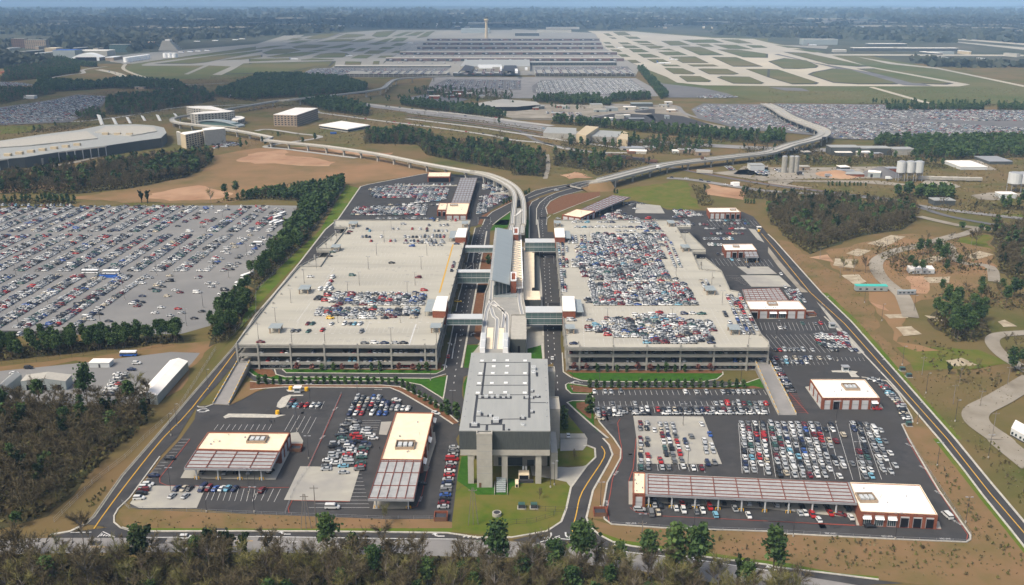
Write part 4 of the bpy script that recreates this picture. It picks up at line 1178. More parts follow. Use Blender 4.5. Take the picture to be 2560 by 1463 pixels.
def bil(P,s,v,z=0):
 a=[P[0][i]+(P[1][i]-P[0][i])*s for i in(0,1)]
 b=[P[3][i]+(P[2][i]-P[3][i])*s for i in(0,1)]
 return(a[0]+(b[0]-a[0])*v,a[1]+(b[1]-a[1])*v,z)
def canopy(label,P,nx,ny,cols,red=True,roofm='canopy_roof',nsub=4,z=SZ):
 t=thing('fuel_canopy',label,'canopy')
 MB().prism(P,z-.45,z-.2).build('roof',roofm,t)
 mb=MB()
 ar=sum(P[i-1][0]*P[i][1]-P[i][0]*P[i-1][1]for i in range(4))
 for a,b in edge_lines(P if ar>0 else P[::-1]):
  wall_along(mb,a,b,z-1.0,z-.1,.3,.01)
 mb.build('fascia','steel_grey',t)
 for i in range(nx+1):
  s=min(max(i/nx,.012),.988)
  MB().strip([bil(P,s,.015),bil(P,s,.985)],.26,z+.15,.4).build('cross_beam','steel_red' if red else 'rust_brown',t)
 for j in range(ny+1):
  v=min(max(j/ny,.03),.97)
  MB().strip([bil(P,.012,v),bil(P,.988,v)],.2,z+.1,.35).build('long_beam','steel_red' if red else 'rust_brown',t)
 mb=MB()
 for i in range(nx*nsub):
  if i%nsub==0:continue
  mb.strip([bil(P,i/(nx*nsub),.02),bil(P,i/(nx*nsub),.98)],.12,z-.17)
 mb.build('panel_seam','steel_grey',t)
 for(s,v)in cols:
  p=bil(P,s,v)
  MB().box(p[0]-.25,p[0]+.25,p[1]-.25,p[1]+.25,0,z-.5).build('column','steel_white',t)
  mb=MB()
  for dx in(-.9,.9):
   mb.cyl(p[0]+dx,p[1],0.2,1.3,.14)
  mb.bar((p[0]-.9,p[1],1.25),(p[0]+.9,p[1],1.25),.13)
  mb.build('bollard','plastic_yellow',t)
 return t
P=[q(30,1950,102,SZ),q(31,238,122,SZ),q(21,335,1392,SZ),q(20,2068,1386,SZ)]
service_building('cream roofed brick service building behind the leftmost canopy',P,6,'dvdv--',side=1,sk='d',hvac=[(.66,.62,4.2,3.2)])
P=[q(30,1828,290,SZ),q(31,150,300,SZ),q(31,236,128,SZ),q(30,1948,108,SZ)]
canopy('white panelled canopy with red beams in front of the leftmost service building',P,4,5,[(.12,.1),(.37,.1),(.62,.1),(.87,.1),(.25,.8),(.75,.8)])
sheet('canopy_apron','pad',.27,L(30,(1795,398),(1850,300),(1950,120),31,(240,100),(330,-50),(420,-60),(470,30),(445,135),(335,140),(195,414)))
P=[q(31,1238,205,SZ),q(31,1652,210,SZ),q(21,1766,1194,SZ),q(21,1390,1188,SZ)]
service_building('long narrow cream roofed service building left of the maintenance hall',P,4,'-',side=1,sk='w-d',hvac=[(.5,.28,4.2,3.6)])
P=[q(31,1112,598,SZ),q(31,1572,602,SZ),q(31,1650,216,SZ),q(31,1238,212,SZ)]
canopy('white panelled canopy with red beams in front of the narrow service building',P,5,3,[(.15,.1),(.85,.1),(.15,.5),(.85,.5),(.15,.9),(.85,.9)],nsub=1)
sheet('canopy_apron','pad',.27,L(31,(1160,705),(1500,702),(1600,330),(1700,330),(1790,40),(1780,-60),(1690,-60),(1250,240)))
P=[q(32,1203,545,SZ),q(32,1325,547,SZ),q(32,1325,336,SZ),q(32,1205,332,SZ)]
service_building('small cream roofed wash kiosk at the left end of the long canopy',P,1,'d')
P=[q(32,1328,552,SZ),q(33,890,640,SZ),q(33,808,430,SZ),q(32,1328,350,SZ)]
canopy('very long white panelled canopy with red beams in the bottom right lot',P,9,6,[((i+.15)/9,.04)for i in range(9)]+[((i+.15)/9,.6)for i in range(9)],nsub=4)
P=[q(33,925,722,SZ),q(33,1688,757,SZ),q(33,1512,458,SZ),q(33,815,432,SZ)]
service_building('white roofed brick service building at the right end of the long canopy',P,6,'wwwvvv','roof_white',hvac=[(.14,.45,3.4,3.2)])
sheet('canopy_apron','pad',.27,L(32,(1160,430),(1200,430),(1240,350),(1325,350),33,(815,440),(930,700),(1700,830),(1722,903),(880,868),(862,795),(0,706),32,(2546,706),(1330,640),(1330,665),(1160,660)))
P=[q(23,545,1045,SZ),q(23,1112,1045,SZ),q(23,962,862,SZ),q(23,425,860,SZ)]
service_building('white roofed brick service building by the right perimeter road',P,6,'dvdddw','roof_white',side=-1,sk='d',hvac=[(.62,.55,3.6,3.6)])
sheet('canopy_apron','pad',.27,L(23,(368,942),(410,935),(520,1100),(1100,1130),(1120,1110),(1148,1155),(520,1160)))
P=[q(22,2365,165,SZ),q(23,380,165,SZ),q(23,308,80,SZ),q(22,2325,80,SZ)]
service_building('white roofed brick service building joined to the far right canopy',P,6,'vdwwdd','roof_white',hvac=[(.45,.6,3.0,2.6)])
P=[q(22,2325,78,SZ),q(23,205,73,SZ),q(13,110,1405,SZ),q(12,2290,1420,SZ)]
canopy('rusty red beamed canopy behind the right service building',P,8,6,[(.1,.9),(.5,.9),(.9,.9)],nsub=2)
sheet('canopy_apron','pad',.27,L(22,(2340,230),(2546,265),23,(390,255),(490,240),(450,180),(380,180),(0,220)))
P=[q(12,2122,1033,SZ),q(12,2435,1030,SZ),q(12,2385,970,SZ),q(12,2090,972,SZ)]
service_building('small white roofed service building with a dark front canopy',P,5,'dvvdd','roof_white',hvac=[(.4,.55,2.4,2.0)])
P=qz(12,5.2,(2325,1100),(2455,1098),(2430,1043),(2305,1043))
canopy('small dark steel canopy in front of the small white roofed building',P,3,2,[(.1,.1),(.9,.1)],red=False,roofm='steel_grey',nsub=2,z=5.2)
P=[q(12,1965,655,SZ),q(12,2277,655,SZ),q(12,2222,610,SZ),q(12,1937,612,SZ)]
service_building('farthest white roofed service building of the right lot with six doors',P,6,'dddvvv','roof_white',hvac=[(.8,.5,2.6,2.0)])
P=[q(11,1705,300,SZ),q(11,1928,300,SZ),q(11,1938,257,SZ),q(11,1716,257,SZ)]
t=service_building('cream roofed wash building with a wide dark opening below the guideway',P,1,'-')
mb=MB().box(P[0][0]+.8,P[1][0]-.8,P[0][1]-.3,P[0][1]-.01,.1,4.6)
mb.build('opening','void',t)
P=[q(11,1885,676,SZ),q(11,2096,676,SZ),q(11,2126,563,SZ),q(11,1900,563,SZ)]
service_building('cream roofed service building at the near end of the brown slatted canopy',P,3,'ddd',hvac=[(.35,.78,3.6,2.6)])
P=[q(11,1800,630,SZ),q(11,1895,630,SZ),q(11,1905,563,SZ),q(11,1822,563,SZ)]
service_building('lower cream roofed annex with two dark doors left of that building',P,2,'vv')
P=[q(11,1940,560,SZ),q(11,2128,558,SZ),q(11,2200,312,SZ),q(11,2032,312,SZ)]
canopy('long brown slatted canopy in the upper left lot',P,6,12,[(.1,.3),(.9,.3),(.1,.7),(.9,.7)],red=False,roofm='steel_grey',nsub=1)
P=[q(12,500,680,SZ),q(12,682,708,SZ),q(12,825,645,SZ),q(12,640,622,SZ)]
service_building('cream roofed service building at the near end of the diagonal canopy',P,3,'ddd','roof_cream',side=1,sk='dv')
P=[q(12,690,622,SZ),q(12,835,648,SZ),q(12,1178,505,SZ),q(12,1005,483,SZ)]
canopy('diagonal reddish slatted canopy in the upper right lot',P,5,10,[(.9,.15),(.9,.5),(.9,.85)],roofm='steel_grey',nsub=1)
def gable_shed(label,ridge,roofm='roof_white',wall='roof_metal',h=5.0,rise=1.6,cat='shed',name='shed',grp=None,doors=0,z0=0):
 """ridge = FL, FR, BR, BL eave outline; ridge runs FL-FR mid to BL-BR mid"""
 FL,FR,BR,BL=ridge
 t=thing(name,label,cat,group=grp)
 a=[(FL[0]+FR[0])/2,(FL[1]+FR[1])/2]
 b=[(BL[0]+BR[0])/2,(BL[1]+BR[1])/2]
 mb=MB()
 vs=[(FL[0],FL[1],0),(FR[0],FR[1],0),(BR[0],BR[1],0),(BL[0],BL[1],0),(FL[0],FL[1],h),(FR[0],FR[1],h),(BR[0],BR[1],h),(BL[0],BL[1],h),(a[0],a[1],h+rise-.05),(b[0],b[1],h+rise-.05)]
 mb.add(vs,[(0,1,5,8,4),(1,2,6,5),(2,3,7,9,6),(3,0,4,7)])
 mb.build('wall',wall,t)
 mb=MB()
 e=.12
 mb.add([(FL[0]-e,FL[1]-e,h),(a[0],a[1]-e,h+rise),(b[0],b[1]+e,h+rise),(BL[0]-e,BL[1]+e,h),(FR[0]+e,FR[1]-e,h),(BR[0]+e,BR[1]+e,h)],[(0,1,2,3),(1,4,5,2)])
 mb.build('roof',roofm,t)
 for i in range(doors):
  s=(i+.5)/doors
  x,y=FL[0]+(FR[0]-FL[0])*s,FL[1]+(FR[1]-FL[1])*s
  MB().box(x-1.3,x+1.3,y-.12,y-.05,0,3).build('door','void',t)
 return t
gable_shed('long white roofed steel shed beside the left perimeter road',qz(20,5,(1385,1010),(1560,1022),(1868,680),(1692,672)),doors=1)
gable_shed('white roofed steel shed behind the bare trees in the left yard',qz(20,5,(205,880),(650,880),(712,815),(262,815)),'stone',doors=3)
t=gable_shed('open pale frame shed at the far left of the yard',qz(20,4,(-40,965),(60,950),(215,830),(110,830)),'roof_grey')
p=q(20,1000,745)
t=simple('site_cabin','small flat white cabin standing in the left yard','cabin')
MB().box(p[0]-6,p[0]+5,p[1],p[1]+6,0,2.8).build('wall','steel_white',t)
MB().box(p[0]-6.2,p[0]+5.2,p[1]-.2,p[1]+6.2,2.8,3.0).build('roof','roof_white',t)
MB().box(p[0]-1,p[0],p[1]-.08,p[1],0,2).build('door','steel_dark',t)
def trailer(label,k,a,b,c,h,roofm,wall,z0=0.6):
 A_,B_,C_=q(k,*a,h),q(k,*b,h),q(k,*c,h)
 D_=(A_[0]+C_[0]-B_[0],A_[1]+C_[1]-B_[1])
 t=thing('trailer_building',label,'cabin')
 MB().prism([A_,B_,C_,D_],z0,h-.2).build('wall',wall,t)
 MB().prism([A_,B_,C_,D_],h-.2,h+.05).build('roof',roofm,t)
 mb=MB()
 for s in(.15,.35,.6,.8):
  x,y=A_[0]+(B_[0]-A_[0])*s,A_[1]+(B_[1]-A_[1])*s
  mb.box(x-.8,x+.8,y-.1,y+.3,1.4,2.4)
 mb.build('window','glass',t)
 MB().prism([A_,B_,C_,D_],0,z0).build('skirt','steel_dark',t)
trailer('grey trailer with a bright teal roof beside the right hillside',13,(875,1390),(1195,1392),(1175,1370),4,'teal','roof_metal')
trailer('long white trailer with a red stripe among thin trees',13,(1410,1222),(1660,1222),(1630,1185),4,'roof_white','steel_white')
trailer('grey metal container right of the teal roofed trailer',23,(1290,-18),(1475,-20),(1470,-32),3.2,'roof_metal','steel_grey')
trailer('white trailer at the right edge of the photograph',23,(2420,1340),(2600,1440),(2640,1360),4,'roof_white','steel_white')
for k,x,y,lb in((31,1840,790,'brick bin enclosure at the bottom right of the left service lot'),(32,875,745,'brick bin enclosure at the bottom left of the rental lot'),(31,400,110,'brick bin enclosure right of the leftmost service building'),(13,-30,0,'x'),(23,430,225,'brick bin enclosure right of the right service building')):
 if lb=='x':continue
 p=q(k,x,y,.2)
 t=simple('bin_enclosure',lb,'enclosure')
 for u in((-2.6,2.6,2.2,2.5),(-2.6,-2.3,-2.2,2.2),(2.3,2.6,-2.2,2.2)):
  MB().frame((p[0],p[1],0)).box(*u,0,2.0).build('wall','brick',t)
 MB().frame((p[0],p[1],0)).box(-2.3,2.3,-2.3,-2.2,.2,1.9).build('gate','rust_brown',t)
 MB().frame((p[0],p[1],0)).box(-2,2,-1.4,1.6,.1,1.4).build('bin','steel_dark',t)
for k,x,y,lb in((21,415,985,'white guard booth with orange drums at the left service lot entrance'),(23,765,775,'grey guard booth at the rental lot gate by the right perimeter road'),(23,635,345,'small white booth on an island at the right lot edge'),(12,2455,830,'small orange and white booth beside the top of the right perimeter road')):
 p=q(k,x,y,.3)
 t=simple('guard_booth',lb,'booth')
 MB().frame((p[0],p[1],.25)).box(-1.6,1.6,-1.3,1.3,0,2.6).build('wall','steel_white',t)
 MB().frame((p[0],p[1],.25)).box(-2,2,-1.7,1.7,2.6,2.85).build('roof','roof_white' if k!=23 else 'steel_grey',t)
 MB().frame((p[0],p[1],.25)).box(-1.3,1.3,-1.36,-1.3,1.1,2.1).build('window','glass',t)
for k,x,y in((21,345,968),(21,503,978),(21,215,1210),(12,2455,850)):
 p=q(k,x,y)
 t=thing('traffic_drum','orange traffic drum near the lot entrance','traffic drum',p,0,'orange traffic drums')
 MB().cyl(0,0,.3,2.0,1.1,.95,10).build('drum','plastic_yellow',t)
#  FAR GROUND: AIRFIELD, ROADS, FIELDS
sheet('airfield_grass','field',.5,L(0,(1230,690),(1330,636),(1650,592),(2546,465),1,(500,360),(900,325),(1240,296),(1810,298),(1650,400),(1400,520),(1280,600),(1240,668),(780,672),(640,670),(300,730),(0,745),0,(2200,790),(1700,790),(1380,780),(1250,700)),L(2,(740,306),(1200,310),(2000,370),(2546,385),3,(0,415),(600,540),(1000,556),(1600,668),(2600,875),(2600,1035),(1640,1045),(0,1022),2,(2300,975),(1500,845),(1250,668),(1120,600),(900,470),(820,340)))
sheet('taxiways','taxi_grey',.9,L(1,(0,470),(480,368),(900,328),(1240,300),(1800,300),(1640,400),(1420,530),(1280,610),(1245,666),(780,670),(795,610),(0,628),0,(2420,635),(2330,690),(2200,752),(2110,748),(2300,665),(2080,655),(1870,745),(1830,742),(2030,655),(1420,658),(1405,648),(1480,628),(2546,500)))
sheet('taxiways','runway',.9,L(2,(750,310),(1200,315),(2000,380),(2400,390),3,(0,425),(600,545),(1000,665),(1700,790),(2010,845),(1900,864),(0,860),2,(2546,860),(1900,853),(1640,825),(1540,770),(1270,665),(1130,600),(920,480),(830,340)))
_isl={1:[[(60,530),(180,490),(350,485),(450,505),(300,535),(110,545)],[(355,470),(480,445),(730,450),(600,480),(400,487)],[(100,570),(300,535),(480,520),(640,520),(450,565),(200,578)],[(510,515),(640,495),(740,498),(640,515)],[(555,575),(640,540),(780,525),(900,530),(930,550),(860,575),(640,580)],[(445,598),(560,585),(780,595),(760,603),(450,605)],[(0,590),(350,583),(340,600),(0,618)],[(640,487),(900,440),(980,440),(840,480)],[(920,425),(1050,390),(1190,385),(1080,420)],[(830,505),(940,480),(1000,485),(940,515),(870,518)],[(960,520),(1060,480),(1150,480),(1060,515)],[(940,585),(1020,550),(1170,548),(1100,585)],[(1070,540),(1130,505),(1310,503),(1220,540)],[(1205,580),(1240,558),(1370,555),(1330,580)],[(1340,530),(1390,508),(1500,508),(1450,530)],[(1210,495),(1260,470),(1390,470),(1330,495)],[(1170,430),(1290,390),(1370,380),(1290,425)],[(1330,420),(1400,380),(1520,378),(1460,415)],[(1100,445),(1160,430),(1310,430),(1200,450)],[(1340,460),(1400,432),(1500,432),(1440,460)],[(1350,365),(1490,320),(1560,318),(1430,365)],[(1480,360),(1600,320),(1680,318),(1590,360)],[(1590,385),(1700,320),(1780,310),(1700,370)],[(880,650),(890,615),(1050,618),(1040,650)],[(1158,645),(1170,612),(1230,612),(1225,645)],[(480,390),(620,345),(860,325),(700,385),(560,395)],[(780,385),(900,340),(1080,345),(1090,355),(1000,375)],[(600,425),(800,388),(1000,390),(940,415)],[(1150,360),(1200,320),(1400,305),(1300,370),(1210,375)],[(310,405),(370,380),(470,388),(400,405)],[(300,435),(430,405),(560,405),(420,435)],[(0,495),(150,460),(310,455),(120,485)],[(0,630),(790,612),(740,665),(600,665),(300,725),(0,735)]],0:[[(1530,640),(1750,610),(2100,560),(2546,503),(2546,515),(2050,625),(1900,640)],[(2180,605),(2546,548),(2546,572),(2420,596)],[(2440,640),(2546,632),(2546,735),(2230,745),(2380,690)]],2:[[(905,335),(960,335),(1010,362),(950,360)],[(1000,320),(1120,320),(1190,355),(1060,355)],[(960,375),(1020,375),(1045,390),(1000,390)],[(1110,365),(1240,368),(1285,390),(1170,390)],[(905,422),(970,422),(990,440),(930,438)],[(1050,425),(1150,425),(1195,445),(1090,445)],[(1190,410),(1340,410),(1400,435),(1260,430)],[(1240,437),(1400,442),(1450,458),(1310,455)],[(920,458),(1000,458),(1030,478),(950,478)],[(1090,455),(1220,457),(1280,480),(1130,482)],[(1325,465),(1480,460),(1520,468),(1470,485),(1380,488)],[(975,495),(1060,495),(1100,520),(1010,520)],[(1160,490),(1290,490),(1370,523),(1210,525)],[(1420,500),(1560,487),(1630,508)],[(1450,520),(1650,515),(1750,553),(1530,555)],[(1050,543),(1130,543),(1180,570),(1090,570)],[(1245,540),(1380,540),(1480,575),(1310,578)],[(1480,410),(1660,410),(1780,455),(1580,457)],[(1690,400),(2000,395),(2110,430),(1800,430)],[(1140,600),(1230,600),(1285,630),(1190,632)],[(1340,592),(1500,592),(1580,630),(1420,632)],[(1570,568),(1820,565),(1960,632),(1700,632)],[(1660,465),(1870,468),(2110,553),(1870,555)],[(1480,648),(1640,648),(1680,665),(1520,665)],[(1740,645),(2000,645),(2060,665),(1800,668)],[(1980,570),(2230,572),(2500,668),(2200,668)],[(1820,440),(1950,440),(2010,470),(1900,468)],[(2000,445),(2230,450),(2400,495),(2150,490)],[(2040,495),(2250,497),(2546,540),(2546,580),(2300,575)],[(2070,395),(2250,395),(2400,435),(2250,435)],[(2320,450),(2480,455),(2546,480),(2400,480)],[(1515,685),(1540,680),(1700,685),(1825,735),(1800,745),(1610,742)],[(1660,765),(1680,758),(1870,762),(1985,810),(1960,822),(1740,820)],[(1845,690),(1900,685),(2140,690),(2260,740),(2200,748),(1960,745)],[(2035,775),(2080,762),(2360,768),(2510,830),(2480,842),(2200,838)],[(2320,690),(2546,690),(2546,775)]],3:[[(0,690),(100,695),(510,830),(480,845),(240,845),(0,775)],[(0,615),(160,582),(380,605),(505,660),(480,680),(300,692),(150,688)],[(390,745),(450,720),(640,685),(800,690),(1320,835),(1280,845),(900,845),(650,830)],[(880,688),(1050,685),(1850,835),(1780,848),(1450,840)],[(150,520),(380,530),(1010,665),(900,670),(600,645)],[(60,450),(210,465),(340,480),(200,480)],[(230,490),(430,500),(600,525),(450,525)]]}
gm,em=MB(),MB()
for k,ps in _isl.items():
 for P in ps:
  W_=[q(k,-70 if k==1 and x==0 else(2610 if k==0 and x==2546 else x),y)for x,y in P]
  cx,cy=sum(p[0]for p in W_)/len(W_),sum(p[1]for p in W_)/len(W_)
  em.poly(W_,1.2+.02*k)
  gm.poly([(cx+(p[0]-cx)*.93,cy+(p[1]-cy)*.9,0)for p in W_],1.5+.02*k)
tag(em.build('island_edge','field_edge'),kind='structure')
tag(gm.build('airfield_islands','field'),kind='structure')
sheet('runway','runway_dark',1.3,L(3,(100,540),(480,640),(700,670),(1150,750),(1640,862),(1360,855),(1000,770),(440,625),(60,545)),L(1,(600,410),(880,340),(850,338),(560,412)))
sheet('turf_burn','runway_dark',.8,L(2,(1340,735),(1500,835),(1900,880),(2150,935),(2240,975),(1560,975),(1440,880)),L(3,(0,870),(330,880),(420,912),(170,905)),L(1,(150,640),(330,618),(330,640)))
sheet('apron','taxi_grey',.7,L(1,(1800,300),(2546,300),2,(0,290),(830,330),(930,480),(1130,600),(1270,668),(1230,760),(0,750),1,(900,755),(700,700),(780,660),(1245,650),(1420,530),(1640,400)),L(0,(1050,580),(1300,540),(2546,440),(2546,465),(1650,590),(1330,636),(1230,640)),L(1,(0,440),(300,350),(480,350),(440,372),(0,472)),L(3,(60,450),(600,460),(580,490),(300,470)))
sheet('taxiway','runway',1.0,L(3,(1400,385),(1900,385),(2600,440),(2600,455),(1800,392)),L(3,(1600,395),(2600,480),(2600,505),(2100,450)),L(3,(500,540),(2546,548),(2546,562),(600,556)),L(3,(880,568),(1300,635),(1700,680),(2546,855),(2546,870),(1690,690),(1200,640)),L(3,(1050,870),(1640,1035),(1600,1045),(1000,872)))
sheet('terminal_road','road_grey',.6,L(1,(1760,770),(2546,770),2,(200,770),(1230,780),(1450,900),(1460,960),(900,985),(0,980),1,(1700,900)))
sheet('far_parking','runway_dark',.8,L(2,(200,860),(280,805),(700,780),(1180,790),(1330,900),(1345,930),(960,952),(300,947),(205,925)),L(1,(1760,850),(1900,790),(2546,800),(2546,900),(1900,890)),L(2,(0,800),(90,800),(90,900),(0,900)),L(1,(560,685),(780,675),(1930,680),(1850,745),(400,755)),L(2,(230,668),(1150,665),(1230,740),(230,738)),L(1,(1460,985),(1720,935),(2110,990),(2000,1030),(1500,1010)),L(0,(-200,1100),(500,1000),(760,945),(1080,960),(1000,1080),(700,1220),(0,1250),(-200,1250)))
sheet('far_parking','runway_dark',.85,L(2,(1780,1090),(1900,1035),(2546,1045),3,(60,1035),(1160,1045),(1170,1085),(2700,1100),(2700,1400),(900,1395),(640,1385),(450,1350),(0,1310),2,(2300,1300),(1850,1180)))
sheet('far_yard','gravel',.4,L(2,(0,1040),(900,1030),(1200,1040),(1620,1050),(1800,1200),(2400,1310),(2300,1340),(1100,1240),(600,1180),(0,1180),1,(2200,1080)),L(0,(1080,590),(1230,580),(1500,540),(1700,560),(1350,640),(1100,620)))
sheet('dark_lot','asphalt',.6,L(2,(1400,1130),(1700,1160),(2000,1250),(1500,1255),(1330,1150)),L(2,(1200,1090),(1420,1090),(1420,1130),(1230,1125)),L(2,(830,1150),(1100,1130),(1400,1150),(1450,1250),(1000,1210),(720,1190)))
def road(name,m,w,z,*P,n=5):
 mb=MB()
 mb.strip(smooth(L(*P),n),w,z)
 return tag(mb.build(name,m),kind='structure')
road('highway','road_grey',30,.5,1,(960,1030),(1600,1115),(2200,1180),2,(0,1230),(600,1320),(1200,1400),(2546,1480),3,(1000,1500),(2700,1520))
road('highway','concrete',16,.55,1,(960,1020),(1500,1085),(2200,1155),2,(0,1205),(400,1255))
road('access_road','concrete',9,.5,1,(600,1120),(1200,1200),(1700,1260),(2300,1345),2,(0,1395),(300,1425),12,(500,20),(800,60),(1300,70))
road('access_road','road_grey',10,.5,0,(-100,890),(700,890),(1300,865),(1800,850),(2546,810),1,(400,755))
road('access_road','concrete',11,.6,0,(370,800),(690,745),(830,730),(820,700),(920,680),(1060,665))
road('highway','runway',22,.55,0,(980,695),(1150,730),(1250,775),(1350,830))
road('perimeter_track','runway',10,.7,0,(1250,640),(1230,690),(1400,760),(1600,800))
road('access_road','road_grey',11,.5,12,(1540,320),(1780,335),(2300,415),13,(0,448),(500,478),(950,505),(1430,585),(1900,650),(2600,730))
road('access_road','gravel',9,.45,13,(1500,700),(1900,790),(2250,830),(2700,870))
road('access_road','gravel',8,.4,13,(2100,820),(1900,890),(1700,930),(1800,990),(1900,1150),(2200,1200),(2250,1350))
road('access_road','gravel',10,.42,13,(1900,880),(1500,990),(1250,1050),(1080,1150),(1120,1300),(1300,1456),23,(1350,60),(1420,250))
road('access_road','gravel',8,.42,23,(2620,400),(2300,425),(2230,500),(2350,640),(2600,790))
road('access_road','gravel',12,.42,23,(2650,850),(2300,1060),(2080,1180),(2090,1300),(2300,1456),33,(2350,60),(2650,300))
road('railway','runway_dark',7,.5,1,(1900,1190),(2546,1280),2,(300,1420),12,(1000,90),(1640,225),(2546,385),13,(700,470),(1280,540),(1800,700),(2600,840))
for i,(w_,m_,dy_)in enumerate(((9,'road_grey',38),(5,'rust_brown',62),(4,'runway_dark',78),(10,'concrete',100))):
 road('highway' if i in(0,3)else 'railway',m_,w_,.62+.02*i,1,(1500,1085+dy_),(2200,1170+dy_),2,(0,1222+dy_),(600,1312+dy_),(1200,1392+dy_))
road('access_road','road_grey',8,.7,2,(900,1040),(1300,1060),(1620,1055),(1760,1150),(2400,1310))
road('access_road','road_grey',8,.7,2,(0,1190),(500,1190),(720,1180),(1080,1120),(1400,1085))
road('railway','rust_brown',3,.6,12,(1700,235),(2546,375),13,(700,462))
road('dirt_track','gravel',5,.3,12,(350,80),(360,200),(330,325))
road('access_road','concrete',8,.5,1,(0,1305),(120,1290),(400,1330),(640,1370),11,(100,0),(300,30),(600,70),(1000,120))
road('access_road','concrete',8,.45,0,(200,1230),(700,1215),(1000,1190),(1300,1150),(1700,1080),(2000,1060),(2546,1040))
road('access_road','gravel',9,.45,10,(430,200),(700,170),(1050,90),(1450,20))
road('access_road','gravel',6,.4,10,(0,280),(300,225),(640,190))
sheet('red_dirt_field','dirt',.08,rough(L(10,(1200,560),(800,530),(760,500),(1300,420),(1850,310),(2150,180),(2130,90),(2546,20),11,(500,5),(800,40),(1300,130),(1800,230),(1700,265),(1100,370),(900,380),(0,420),10,(2300,570))))
sheet('clay_patch','clay',.12,*[rough(P_)for P_ in(L(10,(2350,130),(2546,60),11,(300,30),(280,90),(600,110),(780,160),(700,200),(450,195),(0,170),10,(2400,160)),L(10,(1450,520),(1550,460),(1980,390),(2340,460),(2200,520),(1700,540)),L(12,(1920,370),(2350,440),(2280,520),(2100,505),(1930,480)),L(12,(500,290),(640,255),(830,310),(560,330)),L(10,(0,380),(700,340),(1000,360),(400,460),(0,460)),)])
sheet('clay_patch','clay',.14,*[rough(P_)for P_ in(L(13,(450,1120),(600,1095),(650,1150)),L(23,(1050,80),(1220,180),(1100,150)),L(13,(1380,1300),(1550,1300),(1600,1456),(1450,1456)),L(11,(700,20),(1350,70),(1300,110),(800,60)),L(0,(0,715),(150,715),(60,740),(0,740)),)])
sheet('red_earth','dirt',.1,*[rough(P_)for P_ in(L(13,(600,1050),(1000,950),(1400,880),(2200,1000),(2250,1300),(1900,1456),23,(1400,100),(1350,500),(1700,600),(1500,600),(1200,400),(1000,60),13,(980,1456),(650,1200)),)])
sheet('foundation_slab','slab',.2,*[rough(L(13,*P),.8,4)for P in([(985,970),(1230,885),(1370,905),(1150,1005)],[(780,1070),(900,1020),(1030,1040),(900,1100)],[(670,1120),(890,1130),(860,1215),(655,1185)],[(730,1285),(900,1275),(980,1350),(860,1390)],[(1540,1310),(1810,1300),(1810,1360),(1600,1365)],[(1500,1140),(1650,1090),(1760,1110),(1650,1170)],[(1960,1090),(2100,1040),(2250,1080),(2060,1130)])],*[rough(L(23,*P),.8,4)for P in([(1145,215),(1370,215),(1395,250),(1200,255)],[(1260,345),(1430,335),(1525,415),(1350,435)],[(1780,680),(1930,655),(2090,725),(1850,735)],[(2270,290),(2350,270),(2470,340),(2330,345)],[(1560,230),(1700,250),(1770,290),(1640,290)])],L(33,(2520,-60),(2700,0),(2700,120)))
sheet('cement_yard','gravel',.3,L(12,(1980,265),(2350,230),13,(0,210),(350,215),(1270,200),(1300,300),(1280,320),(400,325),(0,340),12,(2500,350)),L(13,(0,345),(180,335),(1100,345),(1400,380),(1300,395),(900,365),(250,355),(180,380),(450,415),(300,420),(0,370)),L(13,(1560,340),(1780,350),(1920,400),(1880,415),(1500,400)),L(13,(2020,490),(2200,463),(2546,470),(2400,545),(2100,530)),L(12,(2300,200),(2546,190),(2546,300),(2200,280)),L(13,(1880,145),(2100,140),(2280,240),(1900,235)))
sheet('hollow_grass','lawn_dry',.09,*[rough(P_)for P_ in(L(23,(1300,540),(1600,560),(2200,600),(2400,740),(1700,760),(1500,800),(1400,700)),L(13,(1880,900),(2200,880),(2230,1010),(1900,985)),L(13,(2150,675),(2600,670),(2600,740),(2350,700)),L(0,(0,1260),(480,1245),(300,1310),(0,1340)),)])
#  FAR BUILDINGS
def facez(k,x,y,Y):
 if k=='F':px,py=x*1.00471,y*1.00471
 elif isinstance(k,str):px,py=_OR[k][0]+x/7.957,_OR[k][1]+y/7.957
 else:px,py=k%10*640+x/3.978,_ROW[k//10]+y/3.978
 p=G(px,py,0)
 t=Y/p[1]
 return CAMH*(1-t)
def block(label,k,x0,x1,yb,yt,depth,wallm='stone',roofm='roof_white',rows=0,cols=0,name='building',cat='building',grp=None,winm='glass',parapet=True,t=None,skew=0):
 a,b=q(k,x0,yb),q(k,x1,yb+skew)
 h=max(3.0,facez(k,(x0+x1)/2,yt,a[1]))
 if t is None:t=thing(name,label,cat,group=grp)
 dx,dy=b[0]-a[0],b[1]-a[1]
 l,an=math.hypot(dx,dy),math.atan2(dy,dx)
 F=(a[0],a[1],0)
 MB().frame(F,an).box(0,l,0,depth,0,h-.3).build('wall',wallm,t)
 MB().frame(F,an).box(-.2,l+.2,-.2,depth+.2,h-.3,h+.3).build('roof',roofm,t)
 for r in range(rows):
  mb=MB().frame(F,an)
  z0=h*(r+.3)/(rows+.15)
  z1=z0+h/rows*.42
  for c in range(cols):
   xx=l*(c+.28)/cols
   mb.box(xx,xx+l/cols*.48,-.25,-.02,z0,z1)
  if cols:mb.build('window_row',winm,t)
 return t
p=G(1216,96)
t=thing('control_tower','tall pale airport control tower standing over the far concourses','control tower',p)
MB().cyl(0,0,0,78,8,6,12).build('shaft','stone_warm',t)
MB().cyl(0,0,78,88,6,12,12).build('flare','stone_warm',t)
MB().cyl(0,0,88,94,12,10,12).build('gallery','stone_warm',t)
MB().cyl(0,0,94,100,9,9,12).build('cab','glass',t)
MB().cyl(0,0,100,102,10,9,12).build('roof','steel_dark',t)
MB().cyl(0,0,102,112,.6,.3,6).build('mast','steel_grey',t)
